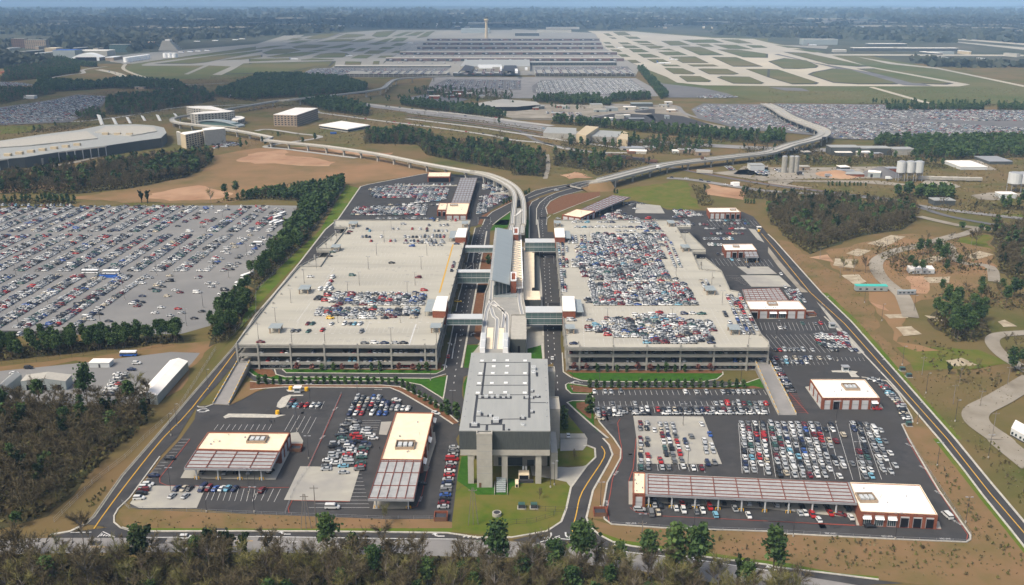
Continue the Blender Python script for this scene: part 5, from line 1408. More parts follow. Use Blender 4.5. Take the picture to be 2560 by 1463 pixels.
for i,(y,xa,xb,lb)in enumerate(((408,1700,870,'farthest and faintest airport concourse'),(450,1660,890,'fourth airport concourse from the terminal, long and low'),(492,1600,905,'third airport concourse from the terminal, long and low'),(548,1430,1045,'second airport concourse with a white roof and red walls'),(612,1290,1112,'nearest airport concourse with a white roof and red walls'))):
 a,b=q(1,xa,y),q(2,xb,y)
 t=thing('concourse',lb,'airport concourse',group='airport concourses')
 MB().box(a[0],b[0],a[1],a[1]+45,0,9).build('wall','concourse_wall',t)
 MB().box(a[0]-2,b[0]+2,a[1]+12,a[1]+44,9,10.5).build('roof','stone' if i>2 else 'taxi_grey',t)
 mb=MB()
 n=int((b[0]-a[0])/46)
 for j in range(n):
  x=a[0]+(j+.3)*(b[0]-a[0])/n
  mb.box(x,x+7,a[1]-26,a[1],4,7.5)
  mb.box(x,x+5,a[1]+50,a[1]+76,4,7.5)
 mb.build('jet_bridges','steel_grey',t)
 mb=MB()
 for j in range(n):
  x=a[0]+(j+.05)*(b[0]-a[0])/n
  mb.box(x,x+14,a[1]-.5,a[1]-.1,2,7)
 mb.build('windows','glass',t)
t=block('long grey roofed terminal wing behind the right terminal car park',2,175,1040,655,622,60,'facade_dark','roof_grey',1,30)
t=block('long low terminal wing behind the left terminal car park',1,780,1930,675,658,45,'facade_dark','stone',1,30)
t=thing('terminal','low central airport terminal with two dark roof squares and white roof monitors','airport terminal')
P=L(1,(2030,712),2,(180,712),(175,640),1,(2080,642))
MB().prism(P,0,13).build('wall','stone',t)
MB().prism(P,13,14).build('roof','roof_grey',t)
for k,pts in((1,[(2030,705),(2150,708),(2170,660),(2080,645)]),(1,[(2450,708),(2600,708),(2590,650),(2470,650)])):
 MB().poly([q(k,x,y,14.3)for x,y in pts],14.3).build('dark_roof','membrane',t)
for k,x0,x1,y,d in((1,2205,2440,668,20),(1,2215,2350,682,12),(1,2425,2445,705,90),(2,30,60,730,90),(2,130,155,700,40)):
 a,b=q(k,x0,y,14),q(k,x1,y,14)
 MB().box(a[0],b[0],a[1],a[1]+d,14,19).build('roof_monitor','hot_white',t)
block('glass fronted terminal entrance hall below the dark roof squares',1,1960,2480,762,728,40,'facade_dark','roof_grey',2,26)
def open_deck(label,k,x0,x1,y,h,d):
 a,b=q(k,x0,y),q(k,x1,y)
 t=thing('car_park',label,'parking deck')
 for z in(0.9,h/2,h):
  MB().box(a[0],b[0],a[1],a[1]+d,z-.5,z).build('floor','deck_wall',t)
  MB().box(a[0],b[0],a[1]-.3,a[1],z-.6,z+.9).build('spandrel','deck_wall',t)
 mb=MB()
 n=int((b[0]-a[0])/12)
 for i in range(n+1):
  x=a[0]+(b[0]-a[0])*i/n
  mb.box(x-.5,x+.5,a[1]+.3,a[1]+1.3,0,h-.5)
 mb.build('columns','deck_wall',t)
 MB().box(a[0]+2,b[0]-2,a[1]+8,a[1]+9,0,h-.5).build('shade_backing','void',t)  # near-black wall, stands in for shade inside the open storeys
 return a,b
open_deck('wide terminal parking deck to the right of the terminal',2,230,1225,765,9,130)
open_deck('wide terminal parking deck to the left of the terminal',1,880,1900,770,8,110)
def outline_building(label,P,h,wallm,roofm,rows=0,cols=0,edges=(0,),name='building',cat='building',rim=True):
 t=thing(name,label,cat)
 MB().prism(P,0,h-.4).build('wall',wallm,t)
 MB().prism(P,h-.4,h).build('roof',roofm,t)
 for e in edges:
  a,b=P[e],P[(e+1)%len(P)]
  dx,dy=b[0]-a[0],b[1]-a[1]
  l,an=math.hypot(dx,dy),math.atan2(dy,dx)
  nc=max(2,int(l/5))if not cols else cols
  for r in range(rows):
   mb=MB().frame((a[0],a[1],0),an)
   z0=(h-2)*(r+.35)/rows+.8
   for c in range(nc):
    x=l*(c+.3)/nc
    mb.box(x,x+l/nc*.5,-.2,-.02,z0,z0+(h-2)/rows*.52)
   if nc:mb.build('window_row','window_dark',t)
 return t
def fz(h,*pts):
 return[q('f',x,y,h)for x,y in pts]
outline_building('front wing of the pale curved hotel with rows of square windows',fz(20,(845,268),(980,278),(1570,240),(1725,212),(1560,205),(1100,232)),20,'stone','roof_white',6,0,(0,1,2),'hotel','hotel')
outline_building('rear wing of the pale curved hotel behind the front wing',fz(20,(755,132),(890,160),(1050,168),(1500,215),(1570,203),(1250,118),(1000,118)),20,'stone','roof_white',6,0,(0,1),'hotel','hotel')
outline_building('round low hotel annex with tall teal windows',fz(9,(1660,395),(1780,400),(1900,370),(1925,345),(1850,320),(1730,318)),9,'stone','roof_white',1,0,(0,1,2),'annex')
outline_building('cream hotel block with paired windows beside the guideway',fz(19,(640,660),(740,692),(1115,612),(1080,592),(700,640)),19,'stone_warm','roof_white',6,7,(1,),'hotel','hotel')
outline_building('blank grey tan hotel block joined to the cream hotel',fz(21,(1075,572),(1110,606),(1530,565),(1520,545),(1280,538)),21,'stone','roof_white',0,0,(),'hotel','hotel')
outline_building('narrow grey block at the left end of the cream hotel',fz(18,(560,632),(640,645),(650,638),(600,622)),18,'deck_wall','roof_white',0,0,(),'annex')
t=outline_building('tan five storey office block with a white roof and square windows',[q(1,x,y,18)for x,y in((172,1140),(402,1146),(615,1075),(392,1070))],18,'tan_wall','roof_white',5,0,(0,1),'office_block','office building')
t=thing('hotel_station','arched grey metal train station on the guideway by the curved hotel','train station')
a,b=q('f',980,470,10),q('f',1810,530,10)
dx,dy=b[0]-a[0],b[1]-a[1]
l,an=math.hypot(dx,dy),math.atan2(dy,dx)
mb=MB().frame((a[0],a[1],0),an)
for i in range(12):
 s0,s1=i/12,(i+1)/12
 z0,z1=10+7*math.sin(PI*(.12+.88*s0))**.8,10+7*math.sin(PI*min(1,.12+.88*s1))**.8 if s1<1 else 10.5
 mb.add([(l*s0,-2,z0),(l*s1,-2,z1),(l*s1,14,z1),(l*s0,14,z0),(l*s0,-2,z0-1),(l*s1,-2,z1-1),(l*s1,14,z1-1),(l*s0,14,z0-1)],[(0,1,2,3),(7,6,5,4),(0,4,5,1),(2,6,7,3)])
mb.build('roof','roof_metal',t)
MB().frame((a[0],a[1],0),an).box(l*.08,l*.9,0,12,9.5,14).build('glazing','glass_green',t)
MB().frame((a[0],a[1],0),an).box(0,l,-1.5,13.5,8,9.5).build('platform','stone',t)
for i in range(5):
 MB().frame((a[0],a[1],0),an).box(l*(.1+.19*i),l*(.1+.19*i)+1.5,4,8,0,8).build('pier','stone',t)
t=thing('car_park','low concrete car park with a white roof beside the tan office block','parking deck')
P=[q(1,x,y,5)for x,y in((625,1242),(912,1284),(1132,1243),(850,1202))]
MB().prism(P,3.6,5).build('roof_deck','roof_white',t)
MB().prism(P,0,1.2).build('base','deck_wall',t)
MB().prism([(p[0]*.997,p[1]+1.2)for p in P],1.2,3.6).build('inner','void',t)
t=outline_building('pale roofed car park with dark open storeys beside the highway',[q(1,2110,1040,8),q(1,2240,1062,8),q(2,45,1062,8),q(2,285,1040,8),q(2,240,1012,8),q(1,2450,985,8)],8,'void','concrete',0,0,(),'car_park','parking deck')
t=thing('convention_centre','huge flat roofed convention centre with a rounded glass end at the left edge','convention centre')
h=13
P=[q(10,x,y,h)for x,y in((-400,165),(0,128),(240,108),(760,28),(1060,-8))]+[q(0,x,y,h)for x,y in((1380,1400),(1600,1372),(1655,1320),(1630,1270),(1530,1248),(1350,1236),(1040,1242),(800,1290),(400,1340),(0,1400),(-600,1480))]
MB().prism(P,0,h-.5).build('wall','facade_dark',t)
MB().prism(P,h-.5,h).build('roof','roof_grey',t)
P2=[q(0,x,y,h+3)for x,y in((940,1300),(1300,1335),(1560,1290),(1530,1250),(1350,1238),(1050,1245))]
MB().prism(P2,h,h+1.2).build('rotunda_roof','stone',t)
P2=[q(0,x,y,h+2)for x,y in((-600,1500),(300,1440),(970,1370),(860,1300),(0,1405),(-600,1490))]
MB().prism(P2,h,h+1.5).build('upper_roof','stone',t)
mb=MB()
for i in range(22):
 p=q(0,200+0,1400,h)
for k,x,y in[(10,80+115*i,95-17*i)for i in range(7)]+[(0,1050+120*i,1340+3*i)for i in range(3)]:
 p=q(k,x,y,h)
 mb.box(p[0]-4,p[0]+4,p[1]-2.5,p[1]+2.5,h,h+3)
mb.build('rooftop_units','stone_warm',t)
mb=MB()
for i in range(14):
 s=i/13
 x,y=P[1][0]+(P[4][0]-P[1][0])*s,P[1][1]+(P[4][1]-P[1][1])*s
 mb.box(x-.5,x+.5,y-4,y-3.2,0,h-.5)
mb.build('colonnade','steel_grey',t)
MB().prism([(P[0][0],P[0][1]-4),(P[1][0],P[1][1]-5),(P[3][0],P[3][1]-5),(P[4][0],P[4][1]-4),(P[4][0],P[4][1]),(P[3][0],P[3][1]),(P[1][0],P[1][1]),(P[0][0],P[0][1])],h-1.6,h-.6).build('portico_roof','stone',t)
block('grey loading block in front of the convention centre',10,235,430,190,125,18,'deck_wall','roof_grey')
block('pale loading block behind the hedge at the convention centre',10,760,920,70,38,16,'stone','roof_white')
for i,(x,yb,yt,w)in enumerate(((1015,1242,1140,34),(1155,1238,1172,28),(1295,1228,1165,26),(1440,1202,1150,24),(1592,1203,1140,26),(1760,1165,1128,22))):
 a,b=q(0,x-w/2,yb),q(0,x+w/2,yb)
 hh=facez(0,x,yt,a[1])
 t=thing('light_fin','white leaning light fin behind the convention centre, %s from the left'%ORD[i],'sculpture',group='white fins behind the convention centre')
 MB().add([(a[0],a[1],0),(b[0],a[1],0),(b[0],a[1]+2,0),(a[0],a[1]+2,0),(a[0]-4,a[1],hh),(b[0]-4,a[1],hh-1),(b[0]-4,a[1]+2,hh-1),(a[0]-4,a[1]+2,hh)],[(0,1,5,4),(1,2,6,5),(2,3,7,6),(3,0,4,7),(4,5,6,7)]).build('panel','hot_white',t)
block('left block of the tall brown twin hotel near the horizon',0,122,252,478,385,30,'rust_brown','roof_grey',6,6,'hotel','hotel')
block('right block of the tall brown twin hotel near the horizon',0,252,462,488,398,30,'tan_wall','roof_grey',6,10,'hotel','hotel')
block('blue topped grey hangar left of the white arched hangar',0,532,752,582,500,60,'roof_metal','plastic_blue',0,0,'hangar','hangar')
t=thing('hangar','white hangar with a curved roof and a wide dark door','hangar')
a,b=q(0,720,605),q(0,990,605)
mb=MB()
n=10
vs,w=[],b[0]-a[0]
for yy in(a[1],a[1]+50):
 for i in range(n+1):
  vs.append((a[0]+w*i/n,yy,10+13*math.sin(PI*i/n)))
mb.add(vs,[(i,i+1,n+2+i,n+1+i)for i in range(n)])
mb.add([(a[0],a[1],0),(b[0],a[1],0)]+vs[:n+1][::-1],[tuple(range(n+3))])
mb.build('shell','hot_white',t)
MB().box(a[0]+w*.13,b[0]-w*.1,a[1]-.6,a[1]-.1,0,11).build('door','void',t)
t=block('long grey hangar behind the white arched hangar',0,770,1070,572,505,70,'stone','roof_white',0,0,'hangar','hangar')
t=block('cream saw roofed warehouse left of the blue topped hangar',0,445,560,520,480,60,'stone_warm','roof_cream')
t=block('dark blue glass office block near the airfield fence',0,1090,1275,520,445,40,'glass_green','roof_grey',5,12,'office_block','office building')
t=block('low red brick office row with orange roofs',0,1020,1230,480,440,40,'brick','terra',3,14,'office_block','office building')
t=block('orange brick office row right of the dark glass block',0,1235,1510,468,420,40,'terra','roof_cream',3,18,'office_block','office building')
t=thing('stepped_hotel','white stepped pyramid shaped hotel beside the left runway','hotel')
a,b=q(0,1578,505),q(0,1765,505)
w=b[0]-a[0]
for i in range(6):
 MB().box(a[0]+w*.03*i,b[0]-w*.085*i,a[1]+i*3,a[1]+50,i*6,i*6+6).build('storey','stone',t)
MB().box(a[0]+w*.3,b[0]-w*.45,a[1]+20,a[1]+45,36,41).build('penthouse','roof_white',t)
for i in range(11):
 x,y=(1260+30*i,622-i*4.5)if i<8 else(1650+45*(i-8),575)
 p=q(0,x,y)
 t=thing('fuel_tank','white cylindrical fuel tank beside the left airfield road','storage tank',p,0,'white fuel tanks in two clusters by the airfield')
 MB().cyl(0,0,0,15,9,None,14).build('wall','hot_white',t)
 MB().cyl(0,0,15,16.5,9.3,.5,14).build('roof','hot_white',t)
for a in(('dark hangar at the far left of the long white cargo roofs',3,350,690,448,392,60,'roof_metal','stone'),('near left long white roofed cargo shed',3,850,1270,510,478,40,'facade_dark','roof_white'),('near right long white roofed cargo shed',3,1290,1890,512,480,40,'facade_dark','roof_white'),('long white roofed cargo shed behind the other two',3,1000,1380,460,436,40,'facade_dark','roof_white'),('small grey roofed cargo shed by the cross taxiway',3,1640,1850,540,515,30,'roof_metal','roof_grey'),('low white shed at the airfield edge',3,655,780,520,495,25,'stone','roof_white'),('white factory roof near the right horizon',3,1310,1470,232,218,120,'stone','roof_white'),('bright white factory roof near the right horizon',3,1690,1790,228,210,120,'stone','roof_white'),('long bright warehouse at the right edge below the horizon',3,2350,2600,262,236,120,'stone','roof_white'),('pale warehouse below the long bright one',3,2380,2600,284,266,60,'stone','roof_white'),('long pale warehouse beyond the right runways',3,1470,1770,283,274,80,'stone','roof_white'),('pale sheds beyond the right taxiway',3,590,990,240,212,150,'stone','stone'),('white warehouse far beyond the runways',3,0,250,225,200,150,'stone','roof_grey'),('white distribution shed right of the control tower',2,1640,1720,210,196,80,'stone','roof_white'),('long pale shed beyond the right runways',2,1350,1700,250,232,80,'stone','roof_grey'),('pale shed in the woods beyond the terminal',2,720,810,226,212,80,'stone','roof_white'),('white warehouse left of the control tower',1,1950,2050,246,230,90,'stone','roof_white'),('pale warehouse among trees left of the tower',1,1700,1850,268,236,100,'stone','stone'),('long white warehouse right behind the control tower',1,2110,2330,243,226,90,'stone','roof_white'),('pale terminal shed behind the concourses',1,2040,2320,330,285,100,'roof_metal','roof_metal'),('grey hangar row behind the concourses',2,340,670,292,272,60,'stone','stone'),('second grey hangar row behind the concourses',2,250,590,325,300,60,'stone','stone'),('dark hangar right of the concourse ends',2,30,270,360,330,60,'facade_dark','roof_grey'),('pale warehouse row beyond the left runways',1,820,1150,258,238,100,'stone','roof_grey'),('tan tower block beyond the left runway',1,490,538,283,238,40,'stone_warm','stone_warm'),('white factory in the far left woods',0,1230,1330,250,238,90,'stone','roof_white'),('pale shed in the far left woods',0,800,880,278,267,70,'stone','roof_white'),('brown car park roof near the left horizon',0,1700,1960,385,365,80,'rust_brown','stone'),('white flat roofed building beside the gravel yard',13,1915,2180,235,205,45,'steel_white','roof_white'),('dark roofed building at the yard beyond the silos',13,2200,2430,180,150,40,'facade_dark','steel_grey'),('small white building by the flyover',12,2370,2510,245,190,16,'steel_white','roof_grey'),('small white garage by the loop road',13,2310,2470,520,475,12,'steel_white','roof_white'),('low grey house behind the dark bushes',13,1650,1860,590,540,14,'facade_dark','roof_grey'),('long dark warehouse behind the flyover',13,620,910,90,10,20,'facade_dark','roof_grey'),('long grey warehouse right of the flyover bend',13,1240,1460,90,30,20,'deck_wall','roof_grey'),('middle warehouse of the row by the flyover',13,920,1220,90,20,20,'facade_dark','roof_grey'),('white shed by the train tracks beyond the flyover',12,1600,1700,70,45,10,'steel_white','roof_white'),('rusty low sheds beyond the train',12,1150,1250,75,50,10,'rust_brown','terra'),('low pale hut by the far lots',2,1030,1115,1185,1150,14,'stone','stone'),('long dark low building by the far lots',2,1165,1315,1205,1180,10,'facade_dark','steel_grey'),('blue grey office near the far lots',2,1185,1400,1065,1030,16,'facade_dark','roof_metal'),('grey block left of the blue grey office',2,780,900,1080,1040,18,'stone','roof_grey'),('low cluster of pale flats at the left edge',0,40,250,650,605,40,'stone_warm','roof_grey'),('white house in the left woods',0,230,340,985,955,14,'steel_white','roof_white'),('orange roofed building at the left edge',0,0,150,735,712,30,'terra','terra'),('white gate office on the hillside lot edge',12,2200,2262,400,362,4,'hot_white','roof_white')):
 block(a[0],*a[1:])
t=thing('rail_station','railway station with two pale saw edged roofs and a tan middle block','train station')
for pts,h,w_,r_ in(([(310,1318),(640,1332),(640,1275),(350,1262)],8,'deck_wall','roof_grey'),([(740,1352),(1045,1365),(1110,1310),(800,1290)],8,'deck_wall','roof_grey'),([(640,1330),(735,1350),(865,1262),(735,1250)],13,'stone_warm','stone_warm'),([(1045,1375),(1150,1390),(1155,1320),(1110,1305)],11,'stone_warm','stone_warm')):
 P=[q(2,x,y,h)for x,y in pts]
 MB().prism(P,0,h-.6).build('wall',w_,t)
 MB().prism(P,h-.6,h).build('roof',r_,t)
def silos(label,k,xs,yb,yt,r,legs=True):
 t=thing('concrete_plant',label,'concrete plant')
 for x in xs:
  p=q(k,x,yb)
  h=facez(k,x,yt,p[1])
  z0=h*.45 if legs else 0
  if legs:
   mb=MB()
   for a in(-1,1):
    for b in(-1,1):
     mb.bar((p[0]+a*r*.7,p[1]+b*r*.7,0),(p[0]+a*r*.7,p[1]+b*r*.7,z0),.35)
    mb.bar((p[0]-r*.7,p[1]-r*.7,0),(p[0]+r*.7,p[1]-r*.7,z0),.2)
   mb.build('leg_frame','steel_grey',t)
   MB().cyl(p[0],p[1],z0-4,z0,.8,r,12).build('hopper','steel_grey',t)
  s=MB().cyl(p[0],p[1],z0,h,r,None,16).build('silo','steel_white' if legs else 'deck_wall',t)
  MB().cyl(p[0],p[1],h,h+.8,r*.9,r*.6,16).build('silo_cap','steel_grey',s)
 return t
silos('pale concrete plant with three drums on steel legs, middle right',13,(1310,1400,1485),345,150,4.8)
silos('white concrete plant with drums on legs at the right edge',13,(2440,2530),450,262,7)
silos('two slim white silos and a stone silo near the flyover end',13,(158,228,275),262,100,3.2,False)
for k,x,y,r,h,m,lb in((13,1120,285,24,9,'runway_dark','grey gravel heap in the cement yard'),(13,690,285,26,5,'clay','orange sand heap in the cement yard'),(13,880,265,14,5,'gravel','pale sand heap in the cement yard')):
 p=q(k,x,y)
 tag(MB().frame(p).cyl(0,0,0,h,r,r*.15,14).build('material_heap',m),lb,'heap')
for i in range(5):
 p=q(13,1570+118*i,338+3*i)
 t=thing('hopper_wagon','grey railway hopper wagon on the siding, %s from the left'%ORD[i],'rail wagon',p,-.02,'grey hopper wagons on the siding')
 MB().add([(-9,-1.5,1.2),(9,-1.5,1.2),(9,1.5,1.2),(-9,1.5,1.2),(-9,-1.7,4.2),(9,-1.7,4.2),(9,1.7,4.2),(-9,1.7,4.2),(-8.5,0,4.9),(8.5,0,4.9)],[(0,1,5,4),(1,2,6,5),(2,3,7,6),(3,0,4,7),(4,5,9,8),(7,8,9,6),(5,6,9),(4,8,7)]).build('body','stone',t)
 for s in(-6.5,6.5):
  MB().box(s-1.4,s+1.4,-1.2,1.2,.1,1.1).build('bogie','steel_dark',t)
for i in range(7):
 p=q(12,1010+62*i,112+9*i)
 t=thing('box_wagon','dark railway wagon in the train beyond the flyover, %s from the left'%ORD[i],'rail wagon',p,-.28,'dark wagons of the train beyond the flyover')
 MB().box(-7.5,7.5,-1.5,1.5,1.2,4.4).build('body','steel_dark' if i%3 else 'rust_brown',t)
 for s in(-5.5,5.5):
  MB().box(s-1.4,s+1.4,-1.2,1.2,.1,1.1).build('bogie','steel_dark',t)
p=q(12,1915,275)
t=thing('hopper_wagon','long grey tank wagon beside the flyover piers','rail wagon',p,-.3)
MB().box(-9,9,-1.6,1.6,1.2,4.6).build('body','stone',t)
MB().box(-8,8,-1.2,1.2,.2,1.19).build('bogie','steel_dark',t)
def aircraft(label,k,x,y,rz,s=1.0,tail=None):
 t=thing('airliner',label,'aircraft',q(k,x,y),rz,'airliners at the gates' if 'gate' in label else 'airliners on the airfield')
 mb=MB()
 prof=[(-20,.4,3.6),(-17,1.2,3.2),(-12,1.8,3),(12,2.0,3),(17,1.6,2.9),(20,.4,2.6)]
 n=8
 vs=[(px*s,r*s*math.cos(2*PI*i/n),(cz+r*math.sin(2*PI*i/n))*s+1)for px,r,cz in prof for i in range(n)]
 mb.add(vs,[(j*n+i,(j+1)*n+i,(j+1)*n+(i+1)%n,j*n+(i+1)%n)for j in range(5)for i in range(n)])
 mb.build('fuselage','hot_white',t)
 for sg in(-1,1):
  MB().add([(3*s,sg*1.5*s,3*s),(-3*s,sg*1.5*s,3*s),(-9*s,sg*17*s,4*s),(-6.5*s,sg*17*s,4*s)]+[(3*s,sg*1.5*s,3.5*s),(-3*s,sg*1.5*s,3.5*s),(-9*s,sg*17*s,4.2*s),(-6.5*s,sg*17*s,4.2*s)],[(0,1,2,3),(7,6,5,4),(0,3,7,4),(1,5,6,2)]).build('wing','steel_white',t)
  MB().bar((-1*s,sg*6*s,2.4*s),(2.2*s,sg*6*s,2.4*s),.9*s,.8*s,8).build('engine','steel_grey',t)
  MB().add([(-15.5*s,sg*.5,4.5*s),(-18*s,sg*.5,4.5*s),(-20*s,sg*6*s,5*s),(-18.5*s,sg*6*s,5*s)],[(0,1,2,3),(3,2,1,0)]).build('tailplane','steel_white',t)
 MB().add([(-14*s,-.15,4.5*s),(-19*s,-.15,4.5*s),(-21*s,-.15,11*s),(-18.5*s,-.15,11*s),(-14*s,.15,4.5*s),(-19*s,.15,4.5*s),(-21*s,.15,11*s),(-18.5*s,.15,11*s)],[(0,1,2,3),(7,6,5,4),(0,3,7,4),(1,5,6,2),(2,6,7,3)]).build('tail_fin',tail or PAINT['blue'],t)
aircraft('large white airliner taxiing on the sunlit right airfield',2,1510,642,0.05,1.1)
aircraft('smaller white airliner just above the large one on the right airfield',2,1610,600,0,.7)
aircraft('white airliner on the left edge of the left airfield',1,378,597,0,.7)
aircraft('white airliner on a taxiway in the middle of the left airfield',1,925,565,.7,.7)
aircraft('white airliner on the taxiway right of the concourses',2,1075,485,.2,.7)
aircraft('white airliner parked beside the far right hangar',3,440,458,.1,1.0,M['brick'])
for i,x in enumerate((1800,1890,1970,2060)):
 aircraft('airliner in the row parked by the white pyramid hotel, %s from the left'%ORD[i],0,x,530-6*i,2.6,.8)
for i,x in enumerate((1960,2140,2340,2410)):
 aircraft('airliner on the far ramp of the left airfield, %s from the left'%ORD[i],0,x,420-8*i,2.8,.9)
for i in range(14):
 row=i%3
 aircraft('small white airliner standing at a concourse gate',1 if i<8 else 2,(1420+150*i)if i<8 else(100+140*(i-8)),(630,575,512)[row],PI/2,.62)
fr=random.Random(8)
def scatter_far(k,x0,x1,y0,y1,n,w=(15,60)):
 for _ in range(n):
  x,y=fr.uniform(x0,x1),fr.uniform(y0,y1)
  p=q(k,x,y)
  ww,dd,hh=fr.uniform(*w),fr.uniform(15,60)*(1+p[1]/4000),fr.uniform(5,11)
  t=thing('distant_building','small pale low building scattered among the distant woods','building',p,fr.uniform(-.3,.3),'small pale buildings scattered among the distant woods')
  MB().box(0,ww,0,dd,0,hh).build('wall',fr.choice(('stone','stone_warm','facade_dark','tan_wall')),t)
  MB().box(-.5,ww+.5,-.5,dd+.5,hh,hh+1.2).build('roof',fr.choice(('roof_white','stone','roof_grey','hot_white')),t)
scatter_far(3,0,1800,190,330,34);scatter_far(2,1350,2546,175,290,22);scatter_far(3,1900,2546,220,360,10);scatter_far(1,0,900,215,320,16);scatter_far(1,1500,2546,190,280,12);scatter_far(0,0,1100,440,640,14,(10,30));scatter_far(0,600,1900,330,400,8);scatter_far(3,1600,2546,540,660,8,(8,25));scatter_far(2,0,2546,90,170,14,(30,120));scatter_far(0,300,2500,150,290,10,(30,100))
ms=[]
for k,x0,x1,y0,y1,n in((3,0,2546,190,330,26),(2,1000,2546,90,290,18),(1,0,2546,120,290,16),(0,0,2546,150,400,14),(3,0,2546,80,190,8)):
 for _ in range(n):
  p=q(k,fr.uniform(x0,x1),fr.uniform(y0,y1))
  w,d=fr.uniform(60,260)*(1+p[1]/9000),fr.uniform(60,200)*(1+p[1]/6000)
  ms.append(rough([(p[0],p[1],0),(p[0]+w,p[1],0),(p[0]+w,p[1]+d,0),(p[0],p[1]+d,0)],18,60))
cz=MB()
for i,P in enumerate(ms):cz.poly(P,1.2+.01*i if P[0][1]<5600 else 26+.01*i)
tag(cz.build('clearing','gravel'),kind='structure')
for i in range(26):
 row=fr.randrange(5)
 y=(636,590,528,478,436)[row]
 x=fr.uniform(1500,3400)
 aircraft('small white airliner standing at a concourse gate',1 if x<2546 else 2,x if x<2546 else x-2546,y,PI/2 if fr.random()<.7 else 0,.62)
for k,x0,x1,y0,y1,n in((2,880,1650,1040,1230,12),(12,1050,1900,30,110,7),(13,0,1900,60,130,6),(1,1500,2546,900,1020,8),(2,0,900,1060,1180,7),(13,150,1200,235,320,6),(0,1300,2546,860,1040,7)):
 for _ in range(n):
  p=q(k,fr.uniform(x0,x1),fr.uniform(y0,y1))
  w,d,h_=fr.uniform(7,24),fr.uniform(8,18),fr.uniform(3,6)
  t=thing('small_building','small flat roofed building in the belt between the decks and the airfield','building',p,fr.uniform(-.4,.2),'small buildings between the decks and the airfield')
  MB().box(0,w,0,d,0,h_).build('wall',fr.choice(('stone','brick','facade_dark','tan_wall','roof_metal')),t)
  MB().box(-.3,w+.3,-.3,d+.3,h_,h_+.5).build('roof',fr.choice(('roof_white','stone','roof_grey','steel_grey')),t)
  MB().box(w*.2,w*.4,-.15,-.02,.3,h_*.7).build('door','window_dark',t)
#  VEHICLES
def loft(mb,secs):
 """secs: (x, halfwidth, zbot, ztop, top halfwidth)"""
 vs=[]
 for x,w,z0,z1,wt in secs:
  vs+=[(x,-w,z0),(x,w,z0),(x,w,(z0+z1)/2),(x,wt,z1),(x,-wt,z1),(x,-w,(z0+z1)/2)]
 n=len(secs)
 fs=[tuple(range(6)),tuple(range(6*n-1,6*n-7,-1))]
 for i in range(n-1):
  for j in range(6):
   fs.append((6*i+j,6*i+6+j,6*i+6+(j+1)%6,6*i+(j+1)%6)[::-1])
 return mb.add(vs,fs)
def frus(mb,x0,x1,w,z0,u0,u1,wt,z1):
 return mb.add([(x0,-w,z0),(x1,-w,z0),(x1,w,z0),(x0,w,z0),(u0,-wt,z1),(u1,-wt,z1),(u1,wt,z1),(u0,wt,z1)],[(4,5,6,7),(0,1,5,4),(1,2,6,5),(2,3,7,6),(3,0,4,7)])
CARS={'sedan':dict(secs=[(-2.35,.78,.36,.80,.7),(-2.2,.88,.28,.94,.8),(-1.5,.9,.25,1.0,.84),(1.0,.9,.25,.96,.84),(1.9,.88,.28,.86,.78),(2.35,.74,.36,.66,.66)],g=(-1.85,1.2,.82,.94,-1.15,.3,.66,1.37),r=(-1.2,.36,.68,1.37,-1.1,.22,.6,1.45),wb=(-1.4,1.4)),'suv':dict(secs=[(-2.35,.82,.42,1.0,.76),(-2.25,.93,.36,1.12,.86),(.9,.94,.34,1.12,.86),(1.9,.92,.36,1.02,.84),(2.35,.8,.42,.8,.74)],g=(-2.25,1.25,.86,1.1,-2.0,.45,.74,1.62),r=(-2.1,.52,.76,1.62,-1.95,.4,.68,1.74),wb=(-1.4,1.45)),'van':dict(secs=[(-2.9,.92,.45,1.3,.9),(-2.85,1.0,.4,1.35,.95),(1.6,1.0,.4,1.3,.95),(2.4,.98,.42,1.1,.88),(2.9,.88,.45,.85,.8)],g=(-2.8,2.0,.96,1.3,-2.75,1.2,.84,1.85),r=(-2.8,1.28,.88,1.85,-2.7,1.0,.76,2.2),wb=(-1.9,1.75)),'pickup':dict(secs=[(-2.75,.88,.5,1.05,.86),(-2.7,.95,.42,1.12,.9),(1.1,.95,.42,1.12,.88),(2.2,.93,.42,1.05,.85),(2.75,.84,.5,.85,.76)],g=(-.6,1.3,.86,1.1,-.45,.55,.72,1.6),r=(-.55,.62,.74,1.6,-.42,.45,.66,1.72),wb=(-1.7,1.7))}
_car_mesh={}
def car_meshes(kind,col):
 if(kind,col)not in _car_mesh:
  d=CARS[kind]
  mb=loft(MB(),d['secs'])
  frus(mb,*d['r'])
  if(kind,'g')not in _car_mesh:
   gb=frus(MB(),*d['g'])
   if kind=='pickup':gb.box(-2.55,-.75,-.72,.72,1.1,1.14)
   _car_mesh[(kind,'g')]=gb.mesh('windows','car_glass')
   wb=MB()
   n=10
   for y in(-.12,.12):
    pass
   vs=[(.34*math.cos(2*PI*i/n),y,.34+.34*math.sin(2*PI*i/n))for y in(-.11,.11)for i in range(n)]
   wb.add(vs,[(i,(i+1)%n,n+(i+1)%n,n+i)for i in range(n)]+[tuple(range(n))[::-1],tuple(range(n,2*n))])
   _car_mesh[(kind,'w')]=wb.mesh('wheel','tyre')
  _car_mesh[(kind,col)]=mb.mesh(kind+'_body',PAINT[col])
 return _car_mesh[(kind,col)],_car_mesh[(kind,'g')],_car_mesh[(kind,'w')]
def link(name,me,parent,loc=(0,0,0)):
 o=bpy.data.objects.new(name,me)
 COL.objects.link(o)
 o.parent=parent
 o.location=loc
 return o
